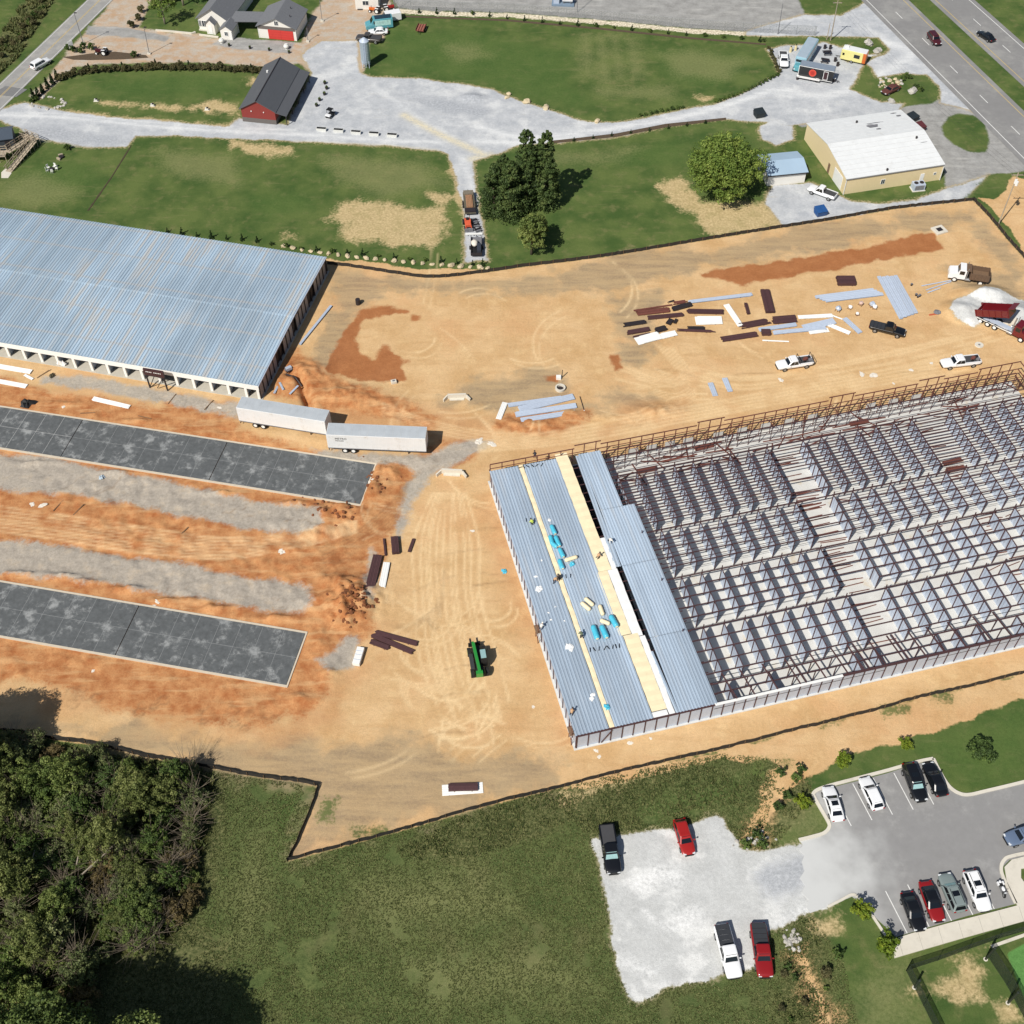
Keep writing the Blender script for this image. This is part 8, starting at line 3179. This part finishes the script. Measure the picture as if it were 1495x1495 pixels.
def headwall(px, rz, label, s=1.0):
    p = G(*px)
    t = thing('culvert_headwall', label, 'headwall', p, rz)
    MB().bx(-2.0 * s, 2.0 * s, -.15, .15, 0, .9).build('wall', M_CONC, t)
    for k in (-1, 1):
        MB().bar((k * 2.0 * s, 0, .4), (k * 2.9 * s, -1.1 * s, .25), .2, .7).build('wing', M_CONC, t)
    MB().bx(-1.6 * s, 1.6 * s, -.6, -.15, 0, .12).build('apron', M_CONC, t)
    return t


headwall((667, 581), 0.05, 'pale concrete culvert headwall at the edge of the tan pad', .75)
headwall((660, 691), math.radians(-4), 'pale concrete culvert headwall at the top of the inner yard', .8)
p = G(575, 559)
t = thing('survey_block', 'small grey concrete block beside the damp red patch', 'block', p, .3)
MB().bx(-.45, .45, -.35, .35, 0, .5).build('block', M_CONC, t, bevel=.03)
MB().bx(-.2, .2, -.15, .15, .5, .56).build('lid', M_STAIN, t)
p = G(523, 444)
t = thing('steel_drum', 'short black drum standing on the grey soil', 'drum', p)
MB().cyl((0, 0, 0), (0, 0, 1.1), .42, .42, 18).build('shell', M_DARK, t)
for z in (.35, .75):
    MB().cyl((0, 0, z), (0, 0, z + .05), .45, .45, 18).build('hoop', M_DARK, t)
p = G(422, 541)
t = thing('portable_pump', 'small grey pump beside the dug culvert trench', 'pump', p, .6)
MB().bx(-.5, .5, -.3, .3, .25, .75).build('engine', M_GALV, t)
MB().cyl((-.7, 0, .45), (-.5, 0, .45), .25, .25, 12).build('pump_head', M_STAIN, t)
for s in (-.35, .35):
    MB().bx(-.6, .6, s - .04, s + .04, 0, .25).build('skid', M_DARK, t)
for x, y, s in ((480, 310, 1.0), (665, 285, 1.0), (680, 300, .8), (605, 280, .8), (545, 300, .7), (585, 335, .6)):
    p = G(*ZA(x, y))
    t = thing('pallet_bundle', 'small wrapped pallet among the clutter behind the black pickup', 'pallet', p, rnd.uniform(0, 3), 'wrapped pallets behind the pickup')
    for k in range(3):
        MB().bx(-.55 * s, .55 * s, (-.4 + k * .4) * s - .05, (-.4 + k * .4) * s + .05, 0, .14).build('runner', M_DWOOD, t)
    MB().blob((0, 0, .14 + .35 * s), (.55 * s, .5 * s, .38 * s), int(x), 9, 6, .15).build('wrapped_load', rnd.choice([M_PLASTIC, M_GALV, pm('pink_wrap', srgb(206, 178, 166), .6, var=.2)]), t)
for x, y in ((880, 175), (905, 230), (915, 240), (925, 235)):
    p = G(*ZA(x, y))
    t = thing('paint_bucket', 'small dark bucket beside the slanted grey sheets', 'bucket', p, 0, 'buckets by the grey sheets')
    MB().cyl((0, 0, 0), (0, 0, .4), .17, .2, 12).build('pail', M_DARK, t)
    MB().cyl((0, 0, .4), (0, 0, .43), .21, .21, 12).build('lid', M_STAIN, t)
p = G(*ZA(1000, 335))
t = thing('barrow', 'orange and grey rubble heap tool by the white stone', 'barrow', p, .2)
MB().bx(-.8, .8, -.12, .12, .05, .2).build('shaft', pm('orange_tool', srgb(196, 100, 70), .6), t)
MB().blob((.7, .3, .2), (.7, .6, .22), 4, 8, 5, .3).build('rubble', M_STAIN, t)
p = G(*ZA(1250, 500))
t = thing('stone_ring', 'round pale plate lying near the white pickup', 'manhole', p)
MB().cyl((0, 0, 0), (0, 0, .12), .75, .72, 20).build('plate', M_CONC, t)
MB().cyl((0, 0, .12), (0, 0, .14), .2, .2, 12).build('lifting_eye', M_STAIN, t)

# litter on clay and dirt
M_DUST = pm('dusty_sheeting', srgb(222, 214, 200), .7, var=.12, scale=3, bump=.4)
for i, (px, s) in enumerate((((47, 736), .9), ((62, 738), 1.0), ((93, 594), .8), ((320, 595), .7), ((413, 804), 1.1), ((230, 878), .8), ((225, 884), .5), ((540, 705), .6), ((545, 700), .5), ((700, 645), 1.4), ((718, 648), 1.2), ((775, 762), .5), ((1140, 555), .9), ((1275, 548), 1.2), ((1258, 546), 1.0), ((1330, 540), .7), ((1360, 530), .6), ((870, 1096), .6), ((920, 1085), .7), ((778, 1032), .5), ((690, 775), .6), ((136, 978), .6), ((950, 1078), .4), ((875, 1105), .5), ((1305, 560), .5))):
    scrap(G(*px), 'torn scrap of white plastic sheeting on bare dirt', M_DUST, s * .7, 'plastic scraps on the dirt', seed=i + 50, flat=.05)
scrap(G(*z5(150, 820)), 'crumpled black plastic sheet beside the dark slab', M_TRIMB, 1.6, None, 'black_sheet', 'plastic sheet', 5, .2)
scrap(G(*z5(555, 1222)), 'crumpled blue and white bag on the grey gravel strip', pm('blue_white_bag', srgb(176, 190, 200), .6, var=.35, scale=3), .7, None, 'bag', 'bag', 9, .35)
scrap(G(*c7(1368, 355)), 'crumpled teal wrapper on the dirt by the west wall', M_TEAL, .6, None, 'plastic_wrapper', 'wrapper', 4, .3)
scrap(G(*z5(285, 672)), 'dark olive tarpaulin heap before the storage hall front', pm('olive_tarp', srgb(86, 80, 60), .8, var=.2), .7, None, 'tarpaulin', 'tarpaulin', 6, .5)
scrap(at(*z5(340, 610)), 'white film heap in an open bay of the hall', M_PLASTIC, .9, None, 'film_heap', 'plastic film', 7, .6)
timber = MB().bx(-1.2, 1.2, -.06, .06, 0, .1).mesh('timber', M_STAKE)
for i, (px, a) in enumerate(((z5(480, 872), .05), (z5(320, 1375), 1.1), (z5(430, 1400), 1.1), (c7(-100 * 0 + 0, 0), 0), ((267, 777), 1.0), (z5(235, 660), .9), (z5(245, 655), .8), (z5(940, 795), 1.2), (z5(1140, 830), 1.1), (z5(790, 895), -.3))):
    if i == 3:
        continue
    o = inst('timber', timber, None, G(*px), a)
    tag(o, 'loose timber batten lying on the clay', 'timber', 'timber battens on the clay')

# clods on the dug heaps
clod = [MB().blob((0, 0, .1), (.4, .33, .25), s, 7, 5, .35).mesh('clod', pm('dark_clod', srgb(126, 78, 48), .95, var=.25, rvar=.2)) for s in (1, 2, 3)]
for i in range(130):
    cx, cy = rnd.choice([(512, 870), (512, 892), (525, 880), (505, 745), (548, 700), (460, 735)])
    px = (cx + rnd.gauss(0, 12), cy + rnd.gauss(0, 9))
    s = rnd.uniform(.25, .95)
    o = inst('clod', rnd.choice(clod), None, G(*px, -.05), rnd.uniform(0, 6), sc=s)
    tag(o, 'dark clay clod on the dug heaps by the slab ends', 'clod', 'clay clods on the heaps')

# ---- rocks
M_ROCK = pm('pale_rock', srgb(196, 180, 148), .9, var=.15, scale=2, bump=.5, rvar=.12)
M_ROCKG = pm('grey_rock', srgb(180, 176, 168), .9, var=.15, scale=2, bump=.5, rvar=.15)
rocks = [MB().blob((0, 0, .25), (.7, .5, .42), s, 8, 6, .2).mesh('boulder', M_ROCK) for s in (11, 12, 13)]
rockg = [MB().blob((0, 0, .25), (.6, .5, .4), s, 8, 6, .22).mesh('boulder', M_ROCKG) for s in (14, 15, 16)]


def rock(px, s, label, group, me=None):
    o = inst('boulder', me or rnd.choice(rocks), None, G(*px, -.08), rnd.uniform(0, 6), sc=(s, s, s * rnd.uniform(.7, 1.1)))
    return tag(o, label, 'rock', group)


for p in along([(415, 360), (445, 366), (480, 371), (520, 376), (580, 382), (640, 387), (712, 392)], 1.75):
    rock(px_of(p), rnd.uniform(.7, 1.1), 'pale boulder in the row behind the storage hall', 'boulders behind the hall')
for x, y, s in ((740, 143, .9), (769, 150, 1.3), (797, 158, 1.4), (872, 178, 1.1), (743, 138, .9)):
    rock((x, y), s, 'sandy boulder on the edge between gravel and the big lawn', 'boulders on the lawn edge')
for i in range(22):
    rock(Z4(rnd.uniform(690, 840), rnd.uniform(420, 480)), rnd.uniform(.4, .9), 'pale rock around the wreck on the island', 'rocks of the island', rnd.choice(rocks + rockg))
for x, y in ((880, 505), (890, 495), (770, 555), (650, 245), (690, 285), (700, 275), (640, 235)):
    rock(Z4(x, y), 1.5, 'big grey rock on the green islands', 'big grey rocks', rockg[0])
for i in range(34):
    a = rnd.uniform(0, 6.28)
    x, y = 255 + math.cos(a) * 100 * rnd.uniform(.75, 1.05), 562 + math.sin(a) * 38 * rnd.uniform(.75, 1.05)
    rock(Z1([(x, y)])[0], rnd.uniform(.35, .7), 'grey stone ringing the gravel bed at the lane mouth', 'stones at the lane mouth', rnd.choice(rockg))
for i in range(40):
    rock(Z7(rnd.gauss(1255, 28), rnd.gauss(1040, 32)), rnd.uniform(.25, .6), 'white rip-rap stone beside the red pickup', 'rip-rap beside the red pickup', rnd.choice(rockg))
for i in range(34):
    rock(Z7(rnd.gauss(1060, 45), rnd.gauss(500, 28)), rnd.uniform(.25, .5), 'white rip-rap stone at the foot of the gully', 'rip-rap at the gully foot', rnd.choice(rockg))

# ---- yard furniture on the gravel
M_PLANT = pm('planter_white', srgb(222, 222, 216), .7, var=.06)
for i, (x, y) in enumerate(((372, 713), (465, 720), (560, 730), (658, 738), (757, 746))):
    p = at(*ZB(x, y))
    t = thing('trough_planter', ('white trough planter in the gravel row, the one next to the barn', 'white trough planter, second in the gravel row from the barn', 'white trough planter in the middle of the gravel row', 'white trough planter, fourth in the gravel row from the barn', 'white trough planter at the far end of the gravel row')[i], 'planter', p, math.radians(-7))
    m = MB()
    m.loft([[(-.95, -.28, 0), (.95, -.28, 0), (.95, .28, 0), (-.95, .28, 0)], [(-1.05, -.38, .62), (1.05, -.38, .62), (1.05, .38, .62), (-1.05, .38, .62)]])
    m.build('trough', M_PLANT, t)
    MB().bx(-.95, .95, -.28, .28, .622, .66).build('soil', M_TRIMB, t)
for x, y in ((390, 458), (400, 487), (388, 518), (362, 550), (345, 580)):
    p = at(*ZB(x, y))
    t = thing('dark_planter', 'small dark planter beside the barn porch', 'planter', p, rnd.uniform(0, 1), 'planters beside the porch')
    MB().cyl((0, 0, 0), (0, 0, .5), .25, .36, 12).build('pot', M_DARK, t)
    inst('foliage', me_sg, t, (0, 0, .35), sc=.6)
for x, y in ((773, 360), (935, 380), (1085, 395), (1240, 415)):
    p = at(190 + x / 5.34, y / 5.34)
    t = thing('dark_planter', 'small dark planter in the row before the house', 'planter', p, 0, 'planters before the house')
    MB().cyl((0, 0, 0), (0, 0, .5), .22, .3, 12).build('pot', M_DARK, t)
    inst('foliage', me_sg, t, (0, 0, .35), sc=.5)
for i, (x, y) in enumerate(((715, 335), (1220, 380))):
    p = at(190 + x / 5.34, y / 5.34)
    t = thing('white_urn', ('large round white urn before the house door', 'large round white urn before the red garage door')[i], 'urn', p)
    MB().blob((0, 0, .6), (.62, .62, .5), 1, 14, 8, .0).build('bowl', M_PLANT, t, smooth=True)
    MB().cyl((0, 0, 0), (0, 0, .2), .35, .28, 14).build('foot', M_PLANT, t)
    MB().cyl((0, 0, .98), (0, 0, 1.12), .3, .36, 14).build('rim', M_PLANT, t)
p = at(385 / 3.7375 * 0 + 60 + 262 / 5.75, 40 + 190 / 5.75)
t = thing('white_sign', 'white roadside sign panel in the planting bed', 'sign', p, .6)
MB().bx(-.5, .5, -.05, .05, .5, 2.1).build('panel', M_TRIM, t)
for s in (-.4, .4):
    MB().bar((s, 0, 0), (s, 0, .5), .08).build('post', M_DARK, t)
for i, (x, y) in enumerate(((525, 552), (833, 578), (1130, 600))):
    p = at(x / 3.7375, y / 3.7375)
    t = thing('ground_lamp', 'small white box with black top on the lawn cable line', 'lamp', p, 0, 'boxes along the lawn cable line')
    MB().bx(-.5, .5, -.3, .3, 0, .08).build('base', M_CONC, t)
    MB().bx(-.3, .3, -.2, .2, .08, .5).build('box', M_PLANT, t)
    MB().bx(-.05, .32, -.22, .22, .5, .6).build('cap', M_DARK, t)
p = at(1120 / 12.46, 150 + 1000 / 12.46)
t = thing('fire_pit', 'dark round fire pit with pale bench on the lawn', 'fire pit', p)
MB().cyl((0, 0, 0), (0, 0, .35), .45, .5, 16).build('bowl', M_DARK, t)
for a in (2.0, 4.2):
    MB().box((.75 * math.cos(a), .75 * math.sin(a), .2), (.9, .3, .4), a + 1.57).build('bench', M_WOOD, t)
p = at(950 / 12.46, 150 + 1230 / 12.46)
t = thing('lawn_chairs', 'cluster of white garden chairs around a dark low table on the lawn', 'furniture set', p)
MB().cyl((0, 0, .4), (0, 0, .46), .45, .45, 14).build('table_top', M_DARK, t)
MB().cyl((0, 0, 0), (0, 0, .4), .06, .06, 8).build('table_leg', M_DARK, t)
for a in (.2, 1.2, 2.6, 3.6, 5.0):
    x, y = .9 * math.cos(a), .9 * math.sin(a)
    c = MB().box((x, y, .4), (.48, .48, .06), a).build('chair_seat', M_PLANT, t)
    MB().box((x * 1.26, y * 1.26, .7), (.06, .48, .55), a).build('chair_back', M_PLANT, c)
    m = MB()
    for dx in (-.2, .2):
        for dy in (-.2, .2):
            m.bar((x + dx, y + dy, 0), (x + dx, y + dy, .4), .04)
    m.build('chair_legs', M_PLANT, c)
p = at(1240 / 12.46, 150 + 850 / 12.46)
shrub(px_of(p), 'dark round shrub with white marker on the left lawn', me_sg, 1.6, None, 'bush', 'bush')
# tables and barrels between the food trailers
zf = lambda x, y: (1110 + x / 8.306, 30 + y / 8.306)
for i, (x, y) in enumerate(((805, 410), (780, 505))):
    p = at(*zf(x, y))
    t = thing('picnic_table', ('dark picnic table between the bus and the yellow trailer', 'dark picnic table behind the black food trailer')[i], 'table', p, (0.1, -.3)[i])
    MB().bx(-.9, .9, -.38, .38, .7, .76).build('table_top', M_DARK, t)
    for s in (-1, 1):
        MB().bx(-.9, .9, s * .72 - .13, s * .72 + .13, .42, .47).build('bench', M_DARK, t)
        MB().bar((s * .6, -.7, .0), (s * .6, .2, .7), .08).build('leg', M_DARK, t)
        MB().bar((s * .6, .7, .0), (s * .6, -.2, .7), .08).build('leg', M_DARK, t)
for x, y in ((450, 712), (685, 745), (890, 742), (780, 340), (845, 345), (905, 495), (935, 550)):
    p = at(*zf(x, y))
    t = thing('barrel', 'dark barrel around the food trailers', 'barrel', p, 0, 'barrels round the food trailers')
    MB().cyl((0, 0, 0), (0, 0, .8), .3, .3, 14).build('shell', M_DARK, t)
    MB().cyl((0, 0, .8), (0, 0, .84), .33, .33, 14).build('lid', M_TRIM if y > 700 else M_DARK, t)
for x, y in ((365, 380), (425, 360)):
    p = at(*zf(x, y))
    t = thing('gas_bottle', 'cream cylinder beside the bus', 'gas bottle', p, 0, 'gas bottles by the bus')
    MB().cyl((0, 0, 0), (0, 0, 1.2), .28, .28, 14).build('cylinder', pm('cream_tank', srgb(222, 206, 160), .5), t)
    MB().cyl((0, 0, 1.2), (0, 0, 1.38), .2, .08, 12).build('cap', M_DARK, t)

# dark mulch beds along the lanes
for nm, ps, lab in (('mulch_bed', [(802, 210), (840, 206), (900, 200), (972, 186), (1060, 175), (1060, 172), (972, 181), (900, 195), (840, 202), (802, 206)], None),
                    ('mulch_bed', [(590, 25), (740, 31), (874, 43), (1007, 57), (1118, 66), (1118, 64), (1007, 54.5), (874, 40.5), (740, 28.5), (590, 23)], None),
                    ('mulch_bed', zq(60, 40, [(180, 250), (280, 240), (420, 220), (620, 205), (760, 220), (880, 235), (900, 255), (700, 268), (400, 275), (270, 272)], 5.75), None)):
    o = MB().prism(poly(ps), -.02, .06).build(nm, pm('dark_mulch', srgb(86, 72, 56), .95, var=.3, scale=3, bump=.6))
    tag(o, kind='structure')
# stone kerb of the house bed
for ps in (zq(190, 0, [(200, 240), (330, 250), (480, 265), (510, 255)], 5.34), zq(190, 0, [(540, 275), (690, 295)], 5.34)):
    kerb(poly(ps), .4, .3, 'stone_border', smooth=False)
# drainage line across the left lawn
dl = MB()
dn_ = along(Z1([(715, 795), (610, 965), (480, 1150)]), 1.0)
rows = []
for p in dn_:
    j = rnd.uniform(.16, .3)
    rows.append([(p.x - j, p.y, gz(p.x, p.y) - .02), (p.x + j, p.y, gz(p.x, p.y) - .02), (p.x + j * .5, p.y, gz(p.x, p.y) + .05), (p.x - j * .5, p.y, gz(p.x, p.y) + .05)])
dl.loft(rows)
tag(dl.build('trench_scar', pm('dark_soil', srgb(70, 62, 42), .95, var=.3, scale=3)), kind='structure')


# ================================================================ poles and wires
def pole(px, top_px, h, label, arm=0.0, r=.13, wood=True, lamp=False):
    p = at(*px)
    q = at(*top_px, h)
    t = thing('utility_pole' if wood else 'lamp_post', label, 'pole', (p.x, p.y, 0))
    lean = Vector((max(-.6, min(.6, q.x - p.x)), max(-.6, min(.6, q.y - p.y)), h))
    mat = pm('pole_wood', srgb(164, 152, 134), .85, var=.15, stretch=(1, 1, .2)) if wood else M_STAIN
    MB().cyl((0, 0, -.2), lean, r, r * .7, 10).build('shaft', mat, t)
    if arm:
        MB().bar(lean + Vector((-arm, 0, -.5)), lean + Vector((arm, 0, -.5)), .12).build('crossarm', mat, t)
        for x in (-arm * .9, 0.0, arm * .9):
            MB().cyl(lean + Vector((x, 0, -.44)), lean + Vector((x, 0, -.2)), .06, .04, 8).build('insulator', M_DARK, t)
    if lamp:
        MB().box(lean + Vector((.25, .1, 0)), (.55, .3, .12)).build('lamp_head', M_DARK, t)
        MB().bx(-.35, .35, -.35, .35, -.05, .3).build('footing', M_CONC, t)
    return t, Vector((p.x, p.y, 0)) + lean


t, w1_ = pole((1457.5, 328), (1487, 252), 11.0, 'tall wooden power pole with transformer near the silt fence corner', 1.1)
for y in (-.32, .32):
    MB().cyl((.35, y, 8.9), (.35, y, 9.7), .26, .26, 14).build('transformer', M_TRIM, t)
t, w2_ = pole((1212.5, 59), (1224, 2), 9.5, 'wooden power pole behind the food trailers', 1.0)
pole((1207, 58), (1212, 34), 3.6, 'short wooden stub post beside the power pole', 0, .1)
pole((122, 64), (108, 19), 7.3, 'slim dark lamp post in the roadside planting bed', 0, .08, False, True)
pole((218, 79), (210, 40), 6.2, 'slim dark lamp post on the forecourt', 0, .08, False, True)
pole((470.5, 31), (466.5, 0), 5.2, 'slim lamp post behind the garage', 0, .07, False, True)
pole((449.5, 61), (448, 40), 3.0, 'short lamp post at the garage corner', 0, .07, False, True)
pole((577, 16), (575, -20), 5.5, 'slim pole beside the parked vans', 0, .08, False, False)
pole((1135.5, 50), (1143, 5), 7.0, 'slim steel mast in the works yard', 0, .09, False, False)
pole((843, 18), (842, -30), 7.5, 'slim steel mast behind the works fence near the tank', 0, .09, False, False)
for i in (-1, 0, 1):
    m = MB()
    n = 14
    a, b = w1_ + Vector((i * 1.0, 0, -.2)), w2_ + Vector((i * .9, 0, -.2))
    pts = [a.lerp(b, k / n) - Vector((0, 0, 4 * 1.2 * (k / n) * (1 - k / n))) for k in range(n + 1)]
    m.tube(pts, .012, 4)
    tag(m.build('power_line', M_DARK), 'thin power line between the two wooden poles', 'power line', 'power lines')
# straw wattle / loose pipes in the trench
for ps in ([(418, 549), (432, 553), (441, 566)],):
    m = MB()
    m.tube([G(*p, .35) for p in ps], .16, 8)
    o = m.build('drain_pipe', M_DARK)
    tag(o, 'black corrugated drain pipe in the dug trench', 'pipe')
